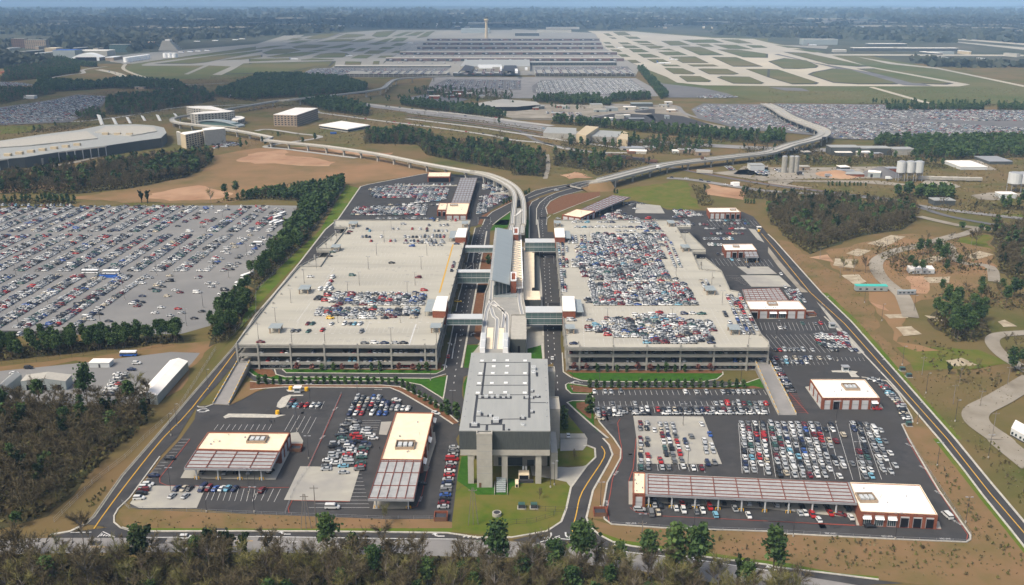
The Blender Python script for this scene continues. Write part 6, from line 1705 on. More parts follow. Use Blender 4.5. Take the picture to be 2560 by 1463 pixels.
def car_object(kind,col,loc,rz,label,group=None):
 b,g_,w=car_meshes(kind,col)
 nm={'sedan':'sedan','suv':'sport_utility_car','van':'passenger_van','pickup':'pickup_truck'}[kind]
 t=thing('parked_car' if kind!='van' else nm,label,'car' if kind!='van' else 'van',loc,rz,group)
 link('body',b,t)
 link('windows',g_,t)
 for sx in CARS[kind]['wb']:
  for sy in(-1,1):
   link('wheel',w,t,(sx,sy*(CARS[kind]['secs'][1][1]-.06),0))
 return t
WT=[('white',22),('silver',30),('grey',14),('black',12),('red',5),('maroon',6),('blue',2),('navy',5),('beige',4),('green',3),('teal_blue',2)]
_cw=[c for c,n in WT for _ in range(n)]
crnd=random.Random(5)
PLACED=[]
def put(x,y,z,a,kind=None,col=None,desc=None,grp=None):
 kind=kind or crnd.choices(['sedan','suv','van','pickup'],[66,27,3,4])[0]
 col=col or crnd.choice(_cw)
 PLACED.append((x+crnd.uniform(-.12,.12),y+crnd.uniform(-.12,.12),z,a+crnd.uniform(-.025,.025)+(PI if crnd.random()<.4 else 0),kind,col,desc,grp))
YH,XH=PI/2,0.0
def lane(desc,grp,A,B,step,ang,fill=1.0,z=0.28,order='near'):
 n=max(1,int(math.dist(A[:2],B[:2])/step)+1)
 j=0
 for i in range(n):
  if crnd.random()>fill:continue
  s=i/max(1,n-1)
  j+=1
  end='near end' if order=='near' else 'left'
  put(A[0]+(B[0]-A[0])*s,A[1]+(B[1]-A[1])*s,z,ang,None,None,'%s from the %s %s'%(ORD[j-1],end,desc),grp)
def spots(desc,grp,k,y,xs,ang,z=0.28,cols=None,kinds=None,end='left'):
 R_=[((v if isinstance(v,tuple)else(v,y)),kinds[i]if kinds else None,cols[i]if cols else None)for i,v in enumerate(xs)]
 if end=='left':R_.sort(key=lambda t:t[0][0])
 for i,((x,yy),kd,cl_)in enumerate(R_):
  p=q(k,x,yy,z)
  put(p[0],p[1],z,ang,kd,cl_,'%s from the %s %s'%(ORD[i],end,desc),grp)
LN=[(32,1280,300,22,1275,1310,.95),(32,1350,300,22,1338,1310,.8),(32,1490,300,22,1405,1320,.62),(32,1555,300,22,1470,1320,.9),(32,1620,300,22,1530,1320,.92),(32,1700,290,22,1595,1320,.95),(32,1800,305,22,1665,1320,.55),(32,1885,305,22,1760,1385,.3),(32,1955,320,22,1885,1320,.75),(32,2015,250,22,1950,1320,.5),(32,2325,325,22,2285,1310,.97),(32,2400,325,22,2345,1310,.97),(32,2478,325,22,2415,1310,.95),(33,0,345,22,2490,1310,.97),(33,112,365,23,25,1315,.96),(33,180,355,23,90,1315,.98),(33,262,375,23,155,1315,.97),(33,345,375,23,225,1320,.97),(33,415,378,23,293,1315,.97),(33,487,375,23,360,1320,.98),(33,562,375,23,425,1320,.97),(33,628,378,23,490,1320,.97),(33,708,385,23,555,1320,.6),(33,745,285,23,625,1320,.75),(33,880,390,23,710,1320,.2),(33,960,392,23,840,1315,.72),(33,1030,385,23,905,1320,.9),(33,1165,385,23,970,1325,.92),(33,1215,340,23,1035,1320,.9),(33,1290,345,23,1095,1325,.62)]
for i,(kb,xb,yb,kt,xt,yt,f)in enumerate(LN):
 lane('in the %s lane behind the long canopy'%ORD[i],'rental cars in lanes behind the long canopy',q(kb,xb,yb),q(kt,xt,yt),5.5,YH,f)
W_='of the cars waiting beside the long canopy'
S_=[(1410,605,'black'),(1418,665,'silver'),(1385,748,'grey'),(1452,745,'beige'),(1470,672,'black'),(1575,612,'black'),(1632,700,'white'),(1690,650,'red'),(1705,722,'white'),(1765,672,'black'),(1832,628,'grey'),(1835,735,'grey'),(1895,725,'white'),(1942,628,'silver'),(1965,690,'red'),(2025,768,'teal_blue'),(2105,640,'black'),(2202,630,'grey'),(2215,705,'silver'),(2352,650,'silver'),(2350,772,'white'),(2472,655,'black')]
spots(W_,'cars waiting beside the long canopy',32,0,[(a,b)for a,b,c in S_],YH,.28,[c for a,b,c in S_])
S2=[(75,665,'silver'),(185,655,'black'),(315,748,'silver'),(340,682,'black'),(370,748,'white'),(445,768,'red'),(465,682,'grey'),(505,812,'white'),(585,690,'black'),(620,750,'red'),(790,700,'black'),(825,790,'white')]
spots('below the right half of the long canopy','cars waiting beside the long canopy',33,0,[(a,b)for a,b,c in S2],YH,.28,[c for a,b,c in S2])
def one(k,x,y,a,kind,col,label,z=0.28):
 p=q(k,x,y,z)
 PLACED.append((p[0],p[1],z,a,kind,col,'='+label,None))
one(32,1268,715,0,'suv','silver','silver sport utility car parked sideways below the small wash kiosk')
one(33,722,762,-.45,'sedan','maroon','dark red sedan turned askew at the right end of the long canopy')
one(33,1015,878,0,'sedan','black','black sedan driving past the row of awnings at the bottom right')
one(33,1780,775,YH+.15,'van','white','white van driving alone on the far right lane of the rental lot')
one(30,1850,992,0,'suv','white','white estate car driving on the main road at the bottom left',.12)
one(31,760,692,0,'van','white','white passenger van parked sideways below the concrete pad')
one(31,1642,455,0,'sedan','black','black sedan half hidden at the right side of the narrow canopy')
one(31,62,522,YH-.2,'suv','maroon','dark brown car alone in the stall row left of the pad')
one(31,145,335,YH-.3,'suv','black','black car under the right edge of the leftmost canopy')
one(21,1790,1205,-.6,'sedan','white','white sedan driving round the corner above the narrow service building')
one(21,1912,642,YH,'sedan','red','red sedan in the left turn lane of the left carriageway')
one(21,2010,92,0,'sedan','yellow','yellow taxi stopped at the edge of the left deck')
one(22,402,658,YH,'sedan','white','white sedan driving down the right carriageway beside the maintenance hall')
one(22,1262,912,0,'pickup','black','black pickup truck driving on the curved road below the right deck')
one('c',550,672,YH,'sedan','white','white sedan driving under the far left footbridge')
one('e',1680,770,.15,'suv','white','white car driving onto the flyover approach',1.5)
one(23,1085,1162,0,'sedan','red','red sedan parked against the right middle service building')
one('b',2310,385,YH,'sedan','white','white sedan parked on the concrete apron right of the maintenance hall')
one(12,460,722,-.5,'sedan','silver','silver sedan leaving beside the diagonal canopy building')
one(12,1735,322,0,'sedan','white','white sedan driving on the road under the flyover')
one(12,1955,355,-.2,'sedan','navy','dark sedan driving on the road beside the orange field')
one(20,285,752,0,'suv','black','black car driving along the grass edge of the left yard')
one(20,1360,708,0,'suv','white','white car driving below the blue bus in the left yard')
one(20,1310,770,0,'sedan','navy','navy sedan parked near the yard centre')
one(20,140,808,0,'sedan','white','white sedan at the far left of the left yard')
spots('in the back stall row below the right deck','cars in the stall rows below the right deck',22,990,[818,925,980,(1083,985),1722,1828,1930,2095,2145,2195,2245,2300,2347,2402],YH)
spots('in the middle stall row below the right deck','cars in the stall rows below the right deck',22,1108,[995,1220,2030,2085,2140,2197,2250,2305,2360,2415,2468,2520],YH)
spots('in the full stall row below the right deck','cars in the stall rows below the right deck',22,1168,[852+54.5*i for i in range(31)if i not in(5,10)],YH)
spots('in the front row above the concrete pad','cars in the front row above the concrete pad',22,1206,[(860,1212),(912,1210),(968,1210)],YH)
spots('of the sideways cars above the concrete pad','cars in the front row above the concrete pad',22,1208,[(1050,1225),(1100,1200),1238,1335,1535,1642,1752,1856,1962,2070,2166,2272,2370,2490],XH)
one(22,872,1258,-.5,'sedan','beige','beige sedan parked askew at the left end of the stall rows')
spots('in the single file beside the right ramp','cars along the right ramp',23,0,[(95,765),(115,795),(135,825),(150,855),(170,888),(187,915),(205,945),(228,988)],XH)
spots('in the curved file along the right perimeter kerb','cars in the curved file by the right perimeter kerb',23,0,[(1030,865),(1085,885),(1115,903),(1145,925),(1160,945),(1180,965),(1195,988),(1210,1007),(1225,1028),(1248,1048),(1270,1070),(1295,1092),(1315,1112),(1328,1137),(1335,1170),(1352,1210),(1358,1232),(1382,1258)],XH)
for d,y,xs in(('in the upper row left of the gate',575,[70,115,160,208,255,300,348,440,630,675,820,870]),('in the middle row left of the gate',655,[82,175,270,320,370,417,512,605]),('in the lower row left of the gate',697,[60,138,180,232,280,326,376]),('in the stall row by the right service building',322,[(118,355),(165,355),(343,310),(470,315),(522,308)])):
 spots(d,'cars in the rows left of the gate',23,y,xs,YH)
for r in range(5):
 spots('in row %d of the cluster by the right booth'%(r+1)if False else 'in the %s row of the cluster by the right booth'%ORD[r],'cars clustered by the right booth',23,430+27*r,[485+8*r+47*i for i in range(7)if crnd.random()<.85],YH+.2)
spots('in the short row behind the guard booth','cars in the left service lot',21,1125,[335,395,447,502,567,622,(365,1082)],YH-.25,.28,['grey','teal_blue','maroon','red','white','silver','maroon'])
for r,(y,xs)in enumerate(((1045,[1010,1067,(1110,1070),1170,1227]),(1085,[990,1052,1110,1168,1216,1268]),(1115,[970,1032,1095,1153,1200,1258,1312,1372,1416]),(1157,[955,1025,1075,1130,1190,1245,1295,1355,1410,1462,1517]),(1205,[928,990,1055,1155,1230,1290]))):
 spots('in the %s row above the narrow building'%ORD[r],'cars in the block above the narrow service building',21,y,xs,YH-.15)
one(21,1398,1075,-.3,'sedan','white','white sedan parked askew at the top right of the block')
JR=[(21,1275,938,942),(21,1300,992,996),(21,1326,893,900),(21,1350,985,990),(21,1375,868,1095),(21,1403,865,1085),(21,1432,833,1135),(31,10,860,1165),(31,42,870,1100),(31,66,785,1095),(31,92,765,1085),(31,120,835,1070),(31,148,830,1060),(31,172,770,1055),(31,200,765,1050),(31,230,715,1045),(31,258,785,1040),(31,288,700,1035),(31,316,700,1030)]
for i,(k,y,xa,xb)in enumerate(JR):
 lane('in the %s row of the tightly packed cars'%ORD[i],'tightly packed cars left of the narrow building',q(k,xa,y),q(k,xb,y),4.9,XH+.05,.95,order='left')
one(31,872,345,.1,'sedan','silver','silver sedan at the front of the packed cars on the pad')
spots('in the column beside the maintenance hall lawn','cars in the column beside the maintenance hall lawn',31,0,[(1972-7.6*i,95+39.5*i)for i in range(16)][::-1],XH,.28,None,['sedan']*4+['suv']*3+['sedan']*5+['van']+['sedan']*3,end='near end')
spots('of the big cars on the left pad','big cars at the left end of the left lot',30,0,[(1385,600),(1410,555),(1430,520),(1440,492),(1475,465)],XH+.05,.28,['white','black','maroon','white','white'],['suv']*5,'near end')
spots('in the row on the left concrete pad','cars in the row on the left concrete pad',30,505,[1768,1828,1890,2015,2080,2145,2206,2266,2332,(1716,578),(1846,578)],YH-.25,.28,['navy','beige','black','navy','maroon','blue','white','teal_blue','navy','silver','silver'])
one(30,1688,205,0,'sedan','black','black sedan in the upper of the left perimeter stalls')
one(30,1530,375,0,'sedan','navy','navy sedan in the lower of the left perimeter stalls')
for j,(x,y)in enumerate(((30,590),(110,610),(205,655),(280,640),(350,600),(420,625),(505,610))):
 pass
spots('under the front edge of the leftmost canopy','cars under the leftmost canopy',30,340,[2010,2240,2350,2480],YH,.28,['grey','silver','black','silver'])
for r in range(7):
 spots('in the %s row of the left yard'%ORD[r],'cars behind the bare trees in the left yard',20,815+34*r,[1180-22*r,1245-24*r]if r>1 else[1170,1245],XH,.15)
_named=len(PLACED)
def rowx(k,y,x0,x1,z,step=5.0,fill=.96,ang=XH):
 lane('',None,q(k,x0,y,z),q(k,x1,y,z),step,ang,fill,z)
def grid(P,z,dx,dy,ang,fill=.95,skip=None):
 x0,x1=min(p[0]for p in P),max(p[0]for p in P)
 y0,y1=min(p[1]for p in P),max(p[1]for p in P)
 y=y0+dy/2
 while y<y1:
  x=x0+crnd.uniform(0,1.0)
  while x<x1:
   if crnd.random()<fill and inside((x,y),P):put(x,y,z,ang)
   x+=dx
  y+=dy
Z=DT+.02
grid([q(21,*p,Z)for p in((665,8),(1700,8),(1665,130),(760,130),(760,108),(600,80))],Z,5.0,2.6,XH,.93)
grid([q(21,*p,Z)for p in((560,160),(1650,150),(1640,235),(590,235))],Z,5.2,2.6,XH,.93)
spots('',None,21,258,[905,990,1075,1160,1278,(1365,247),(1565,250),(790,140),(738,258)],XH,Z,['white','silver','white','silver','black','maroon','beige','maroon','yellow'])
spots('',None,21,315,[515,562,752,880,935,985,1037,(370,385),(420,382),(660,378),(1048,393),(520,390)],YH-.2,Z,['maroon','green','white','white','grey','teal_blue','white','grey','grey','red','grey','green'])
spots('in the front row of the left deck roof','cars in the front row of the left deck roof',21,507,[1078,1180,1280,1386,1470,(45,498)],XH,Z,['grey','white','navy','silver','black','maroon'])
spots('',None,11,0,[(1465,780),(935,853),(912,872),(760,1058),(735,1098),(1352,1165),(958,1288),(1612,1310),(1670,1438),(1995,975),(1550,997),(950,818),(790,1045)],XH,Z,['silver','maroon','black','green','black','black','green','maroon','red','navy','blue','silver','silver'])
for y,xs in((790,(1718,1832,1868,1903)),(825,(1105,1362,1408,1555,1630,1700)),(845,(1132,1700,1772,1815,1850,1892)),(888,(1680,1755,1795,1830,1870)),(905,(1055,1095,1130,1243,1480,1517,1560,1595,1635,1675,1712,1752,1790,1830,1865)),(945,(1145,1338,1378,1490,1532,1570,1612,1652,1695,1738,1778,1848)),(742,(1770,1805,1935,1985))):
 spots('',None,11,y,list(xs),YH,Z)
rowx(11,965,1490,1850,Z,5.4);rowx(11,988,1750,1830,Z,5)
spots('',None,11,0,[(765,1308),(748,1350),(722,1382),(645,1425),(698,1425),(748,1425)],YH-.2,Z,['white','red','white','white','white','white'],['van','suv','van','van','van','van'])
grid([q(11,*p,Z)for p in((540,1300),(610,1300),(560,1375),(500,1375))],Z,5.2,2.6,XH,.9)
grid([q(11,*p,Z)for p in((1970,1150),(2000,1150),(1960,1250),(1935,1250))],Z,3,5,YH,.9)
rowx(12,760,620,1250,Z,5.2,.9);rowx(12,808,650,1250,Z,5.4,.95);rowx(12,848,1060,1480,Z,5.6,.9)
grid([q(12,*p,Z)for p in((1240,755),(1450,750),(1480,830),(1260,830))],Z,5,2.6,XH,.95)
grid([q(12,*p,Z)for p in((800,870),(1530,880),(1550,945),(820,945))],Z,5,2.5,XH,.93)
grid([q(12,*p,Z)for p in((770,952),(1430,952),(1490,980),(1550,1110),(1480,1130),(1540,1230),(1640,1345),(830,1345),(680,1290),(620,1200),(610,1060),(640,1000))],Z,5,2.45,XH,.97)
grid([q(12,*p,Z)for p in((780,1352),(1700,1365),(1740,1410))]+[q(22,*p,Z)for p in((1790,20),(1860,110),(1840,130),(790,130),(745,80),(745,20))],Z,5,2.45,XH,.95)
grid([q(22,*p,Z)for p in((1000,262),(1300,215),(1600,235),(1700,275),(1960,285),(2020,380),(1990,430),(2060,510),(1330,512),(1280,455),(990,450),(870,410),(770,395),(745,325),(900,300))],Z,5,2.5,XH,.9)
spots('in the sparse row above the front cars of the right deck','cars on the right deck roof',22,215,[(1715,215),(1800,212),(1885,217),(1465,200),(955,265),(1035,262),(770,280),(590,280),(610,512)],XH,Z,['navy','white','green','red','maroon','black','silver','silver','navy'])
for dx in(0,45,88):
 lane('',None,q(12,462+dx*.9,975,Z),q(12,505+dx*.5,1440,Z),5.2,YH,.85 if dx<80 else.3,Z)
for dx in(0,50):
 lane('',None,q(12,1530+dx,965,Z),q(12,1620+dx*1.1,1200,Z),5.2,YH,.95,Z)
 lane('',None,q(12,1880+dx,1340,Z),q(12,1910+dx,1400,Z),5.2,YH,.95,Z)
for dx in(560,600,632,690,725):
 lane('',None,q(12,dx,900,Z),q(12,dx+5,960,Z),5.2,YH,.85,Z)
for i in range(4):
 lane('',None,q(22,2300+48*i,405,Z),q(22,2140+42*i,40,Z),5.3,YH,.95,Z)
lane('',None,q(22,2180,330,Z),q(22,2110,200,Z),5.3,YH,.8,Z)
grid([q(12,*p,Z)for p in((1625,740),(1745,745),(1770,790),(1640,790))],Z,5,2.5,XH,.95)
for X0,X1 in((-136,-43),(32,136)):
 for z in(.32,3.62,8.52):
  x=X0
  while x<X1:
   if crnd.random()<(.75 if z<3 else.5):put(x,485.5,z,YH if z>1 or X0>0 else XH)
   x+=2.8 if(z>1 or X0>0)else 5.6
U=.28
grid([q(11,*p)for p in((1140,430),(1300,400),(1900,420),(1920,480),(1860,540),(1560,575),(1600,515),(1150,515))],U,5,2.6,XH,.93)
grid([q(11,*p)for p in((1010,612),(1740,600),(1700,690),(960,690))],U,5,2.6,XH,.93)
rowx(11,722,1215,1750,U,5.2);rowx(11,585,1340,1820,U,6);rowx(11,385,1390,1960,U,2.9,.8,YH)
grid([q('e',*p)for p in((200,870),(620,870),(760,870),(600,1010),(300,1140),(230,1250),(120,1250),(150,1050))],U,5,2.8,XH,.93)
grid([q('e',*p)for p in((250,620),(530,620),(750,700),(740,820),(420,820),(400,760),(240,760))],U,5,2.8,XH,.7)
grid([q(12,*p)for p in((940,690),(1050,665),(1280,730),(1270,738),(860,738))],U,5,2.6,XH,.9)
grid([q(12,*p)for p in((1590,640),(1800,645),(1890,700),(1620,718))],U,5,2.6,XH,.85)
spots('',None,12,0,[(1190,590),(1225,625),(1130,570),(1245,568),(1300,575),(1065,643),(1355,722),(1420,738)],XH,U)
for y,x0,x1,n in((742,1950,2320,14),(772,2080,2350,9),(782,1800,1940,5),(825,1940,2300,7),(872,1980,2320,12),(925,1910,2190,11),(985,1960,2080,5),(1078,2045,2090,2)):
 spots('',None,12,y,[x0+(x1-x0)*i/max(1,n-1)for i in range(n)if crnd.random()<.9],YH if y!=825 else XH,U)
for dx,n in((215,8),(255,7),(290,6),(330,5)):
 lane('',None,q(23,dx+30,95),q(13,dx-40,1445),3.0,YH,.9,U)
spots('',None,13,0,[(130,1275),(168,1405)],YH,U,['white','white'])
spots('',None,12,0,[(2185,1132),(2255,1135),(2345,1205),(1935,1137)],YH,U)
_a1,_a2=q(10,1300,1265)[1],q(10,1300,870)[1]
EW=[c for c,n in(('white',24),('silver',30),('grey',16),('black',18),('red',5),('maroon',5),('blue',2),('navy',9),('beige',5),('green',5))for _ in range(n)]
ymin,ymax=min(p[1]for p in econ),max(p[1]for p in econ)
for i in range(-16,12):
 xc=-347.4+17.14*i
 for s in(-2.6,2.6):
  y=ymin+8
  while y<ymax-6:
   x=xc+s+.03*(y-700)
   f=.88
   if y>_a2:f=.88 if x<-300 else(.25 if x<-262 else.75)
   elif y>_a1:f=.88 if x<-255 else(.7 if x<-232 else.25)
   else:f=.93 if x<-265 and y>545 else(.75 if x<-300 else(.25 if y>590 and x<-238 else.09))
   if y>905-.1*(x+340):f=.1 if x>-330 else.9
   gap=abs(y-_a1)<5.5 or abs(y-_a2)<5.5
   if not gap and crnd.random()<f and inside((x,y),econ)and inside((x+9,y),econ)and inside((x,y-14),econ):
    put(x,y,.1,XH,None,crnd.choice(EW))
   y+=2.75
rowx(10,590,0,700,.1,3.0,.9,YH+.3);rowx(10,600,800,2546,.1,14,.8,YH+.3)
rowx(20,420,-300,680,.1,14,.8,YH)
def farlot(P,rowgap=15.5,fill=.9,z=1.0,ang=XH,dy=3.1,cols=None):
 x0,x1=min(p[0]for p in P),max(p[0]for p in P)
 y0,y1=min(p[1]for p in P),max(p[1]for p in P)
 x=x0
 while x<x1:
  for s in(0,5.2):
   y=y0
   while y<y1:
    if crnd.random()<fill and inside((x+s,y),P):put(x+s,y,z,ang,'sedan',crnd.choice(cols)if cols else None)
    y+=dy
  x+=rowgap
farlot(L(3,(80,1045),(1160,1055),(1300,1100),(1440,1195),(360,1185),(180,1110)),16,.85)
farlot(L(3,(350,1215),(1000,1225),(1440,1215),(2700,1290),(2700,1400),(900,1395),(640,1380),(640,1310),(430,1235)),16,.62)
farlot(L(3,(1300,1090),(2700,1110),(2700,1210),(1900,1210),(1500,1185)),16,.62)
farlot(L(2,(1800,1100),(1950,1050),(2546,1060),3,(0,1080),(180,1170),(100,1180),2,(1900,1170)),16,.85)
farlot(L(2,(1950,1185),(2546,1185),3,(180,1200),(420,1330),(100,1300),2,(2300,1270)),16,.75)
farlot(L(2,(265,815),(700,785),(1180,795),(1310,900),(1320,925),(960,945),(300,940),(230,915),(260,870)),12.5,.8,1.05,XH,2.9,['white']*5+['silver','silver','black','beige'])
farlot(L(1,(1450,440),(2546,440),(2546,640),(1350,640)),34,.035)
farlot(L(2,(0,440),(900,440),(1080,640),(0,640)),34,.035)
farlot(L(0,(0,1300-60),(100,1240),(60,1250),(0,1252)),14,.9)
farlot(L(1,(1800,855),(1920,800),(2500,805),(2540,890),(1900,885)),18,.8)
farlot(L(2,(0,810),(80,810),(80,890),(0,890)),16,.9)
farlot(L(1,(1480,1000),(1700,960),(1760,1000),(1700,1020)),13,.95)
farlot(L(0,(-150,1110),(500,1010),(760,955),(1050,965),(970,1060),(690,1200),(400,1225),(-150,1240)),15,.9,1.0)
farlot(L(0,(0,820),(230,830),(350,855),(0,862)),15,.8,.6)
farlot(L(1,(570,690),(1000,690),(960,745),(450,752)),16,.8)
farlot(L(2,(1850,965),(2050,945),(2250,968),(2200,980),(1850,985)),14,.8,1.2)
for P in([(230,668),(1150,665),(1230,740),(230,738)],[(-500,690),(0,690),(0,740),(-560,740)],[(-1500,690),(-640,690),(-640,740),(-1400,740)]):
 farlot([q(2,x,y,9.2)for x,y in P],22,.55,9.15)
farlot(L('f',(1280,870),(1550,850),(1850,870),(1900,900),(1300,980)),12,.85,.5)
farlot(L(2,(320,1110),(700,1130),(720,1180),(400,1170)),14,.5,.7)
farlot(L(12,(2130,205),(2220,215),(2200,245),(2130,240)),9,.9,.4)
farlot(L(12,(2400,255),(2546,235),(2546,290),(2420,280)),9,.9,.4)
farlot(L(13,(0,225),(200,230),(180,260),(0,265)),14,.6,.4)
for P in((1,(960,1030),(1600,1115),(2200,1180),2,(0,1230),(600,1320),(1200,1400)),(1,(960,1020),(1500,1085),(2200,1155),2,(0,1205)),(0,(980,695),(1150,730),(1250,775)),(12,(1540,320),(1780,335),(2300,415),13,(0,448),(500,478)),(1,(600,1120),(1200,1200),(1700,1260),(2300,1345))):
 pl=smooth(L(*P),5)
 for x,y,z,a in along(pl,34,5):
  o_=crnd.choice((-9,-5.5,5.5,9))if P[0]==1 and P[1][1]==1030 else crnd.choice((-2,2))
  if crnd.random()<.6:put(x-math.sin(a)*o_,y+math.cos(a)*o_,.75,a)
def seen(p):
 x,y=PX(p)
 return 0<x<2560 and 0<y<1463
named=[c for c in PLACED[:]if c[6]and(c[6].startswith('=')or not c[6].endswith(' '))]
rest=[c for c in PLACED if not(c[6]and(c[6].startswith('=')or not c[6].endswith(' ')))]
singles=[c for c in named if c[6].startswith('=')]
others=sorted([c for c in named if not c[6].startswith('=')],key=lambda c:-scale_at(c))
take=300-len(singles)
indiv=singles+others[:take]
rest+=others[take:]
KN={'sedan':'sedan','suv':'wagon','van':'van','pickup':'pickup'}
CN={'navy':'navy blue','maroon':'dark red','teal_blue':'light blue','green':'dark green'}
for x,y,z,a,kind,col,desc,grp in indiv:
 if desc.startswith('='):lab=desc[1:]
 else:
  lab='%s %s, %s'%(CN.get(col,col),KN[kind],desc)
  if len(lab.split())>16:print('LONG',lab)
  if len(lab.replace('-',' ').split())>16:lab=lab.replace(' from the near end',' from front').replace('the tightly packed','the packed')
 car_object(kind,col,(x,y,z),a,lab,grp)
def car_stuff(lst):
 cols=sorted(PAINT)
 mats=[PAINT[c]for c in cols]+[M['car_glass'],M['tyre']]
 tmpl={}
 for kind,d in CARS.items():
  hw,zt=d['secs'][1][1],d['secs'][1][3]
  xs0,xs1=d['secs'][0][0],d['secs'][-1][0]
  mb=MB()
  mb.k=1
  frus(mb,*d['g'])
  mb.k=0
  mb.add([(xs0,-hw,.3),(xs1,-hw,.3),(xs1,hw,.3),(xs0,hw,.3),(xs0+.1,-hw,zt),(d['g'][1]+.1,-hw,zt),(d['g'][1]+.1,hw,zt),(xs0+.1,hw,zt),(xs1,-hw*.85,.72 if kind!='van' else 1.0),(xs1,hw*.85,.72 if kind!='van' else 1.0)],[(4,5,6,7),(5,8,9,6),(0,1,8,5),(0,5,4),(2,3,7,6),(2,6,9),(1,2,9,8),(3,0,4,7)])
  r=d['r']
  frus(mb,*r)
  mb.k=2
  mb.box(d['wb'][0]-.35,d['wb'][0]+.35,-hw-.01,hw+.01,.02,.66)
  mb.box(d['wb'][1]-.35,d['wb'][1]+.35,-hw-.01,hw+.01,.02,.66)
  mb.f=[f if len(f)==4 else(f[0],f[1],f[2],f[2])for f in mb.f]
  tmpl[kind]=(np.array(mb.v),[list(dict.fromkeys(f))for f in mb.f],mb.m)
 V,Fl,Fs,Mi,n=[],[],[],[],0
 for x,y,z,a,kind,col,*_ in lst:
  v,f,m=tmpl[kind]
  c,s=math.cos(a),math.sin(a)
  V.append(np.stack([x+v[:,0]*c-v[:,1]*s,y+v[:,0]*s+v[:,1]*c,z+v[:,2]],1))
  ci=cols.index(col)
  for ff,mm in zip(f,m):
   Fl.extend([i+n for i in ff])
   Fs.append(len(ff))
   Mi.append(ci if mm==0 else len(cols)+mm-1)
  n+=len(v)
 V=np.concatenate(V)
 me=bpy.data.meshes.new('parked_cars')
 me.vertices.add(len(V))
 me.vertices.foreach_set('co',V.ravel())
 me.loops.add(len(Fl))
 me.loops.foreach_set('vertex_index',Fl)
 me.polygons.add(len(Fs))
 st_=np.concatenate([[0],np.cumsum(Fs)[:-1]]).astype(np.int32)
 me.polygons.foreach_set('loop_start',st_)
 me.polygons.foreach_set('material_index',Mi)
 for m in mats:me.materials.append(m)
 me.update(calc_edges=True)
 me.validate()
 o=bpy.data.objects.new('parked_cars',me)
 COL.objects.link(o)
 tag(o,'all the smaller parked cars on the decks and in the farther lots','cars',None,'stuff')
print('CARS individual',len(indiv),'rest',len(rest))
car_stuff(rest)
def bus(label,k,x,y,rz,Lb=11.0,top='hot_white',side=None,z=.1,group=None):
 t=thing('shuttle_bus',label,'bus',q(k,x,y,z),rz,group)
 w=1.3
 MB().box(-Lb/2,Lb/2,-w,w,.4,1.35).build('body',side or 'hot_white',t)
 MB().box(-Lb/2+.02,Lb/2-.02,-w+.03,w-.03,1.35,2.25).build('windows','car_glass',t)
 MB().box(-Lb/2,Lb/2,-w,w,2.25,3.0).build('roof',top,t)
 for sx in(-Lb*.32,Lb*.34):
  for sy in(-1,1):
   link('wheel',_car_mesh[('van','w')],t,(sx,sy*w,.05)).scale=(1.4,1.2,1.4)
 return t
bus('blue and white shuttle bus standing in the left yard below the pines',20,1280,628,.05,9,'hot_white','plastic_blue')
bus('white coach parked on the aisle of the economy lot, left one',10,900,1262,0,12)
bus('white coach parked on the aisle of the economy lot, right one',10,1108,1268,0,12)
bus('farthest white bus of the four at the upper right of the economy lot',11,255,690,1.15,11)
bus('second white bus of the four at the upper right of the economy lot',11,218,722,1.15,11)
bus('third white bus of the four, leftmost at the upper right of the economy lot',11,180,772,1.15,11)
bus('nearest white bus of the four at the upper right of the economy lot',11,228,778,1.15,11)
bus('white bus half hidden by trees at the right edge of the economy lot',10,2465,1300,1.1,12)
bus('second white bus half hidden by trees at the right edge of the economy lot',10,2410,1370,1.1,12)
bus('white minibus at the right side of the economy lot',11,20,980,0,7)
bus('blue bus on the roundabout below the guideway',1,770,1335,0,9,'plastic_blue','plastic_blue')
t=thing('blue_container','open blue container behind the two white coaches','container',q(10,1080,1302,.1),0)
MB().box(-6,6,-1.5,1.5,0,2.2).build('body','plastic_blue',t)
MB().box(-5.7,5.7,-1.2,1.2,2.2,2.25).build('load','navy' if False else 'steel_dark',t)
def truck(label,k,x,y,rz,cargo='hot_white',z=.5,L_=7):
 t=thing('truck',label,'truck',q(k,x,y,z),rz)
 MB().box(-L_/2,L_/2-2.2,-1.25,1.25,.9,3.6).build('cargo_box',cargo,t)
 mb=frus(MB(),L_/2-2.1,L_/2,1.15,.6,L_/2-2.1,L_/2-.5,1.1,2.6)
 cb=mb.build('cab','steel_white',t)
 MB().box(L_/2-.9,L_/2-.3,-1.0,1.0,1.5,2.2).build('windscreen','car_glass',cb)
 for sx in(-L_*.3,L_*.36):
  for sy in(-1,1):
   link('wheel',_car_mesh[('van','w')],t,(sx,sy*1.15,0)).scale=(1.4,1.2,1.4)
truck('white box truck driving on the road above the orange field',12,2215,392,-.2,L_=9)
truck('dark headed white tanker parked in the cement yard, left',13,320,285,0,'steel_dark',L_=8)
truck('grey mixer truck by the sand heap in the cement yard',13,600,305,0,'steel_grey',L_=8)
truck('white truck beside the concrete plant entrance',13,1200,330,0,L_=7)
truck('blue headed lorry driving on the flyover',3,560,1388,.6,'steel_dark',12.1,7)
truck('dark lorry climbing the flyover',12,1900,130,.2,'rust_brown',9.1,6)
truck('white lorry driving on the flyover',12,1460,220,.2,'hot_white',9.1,5)
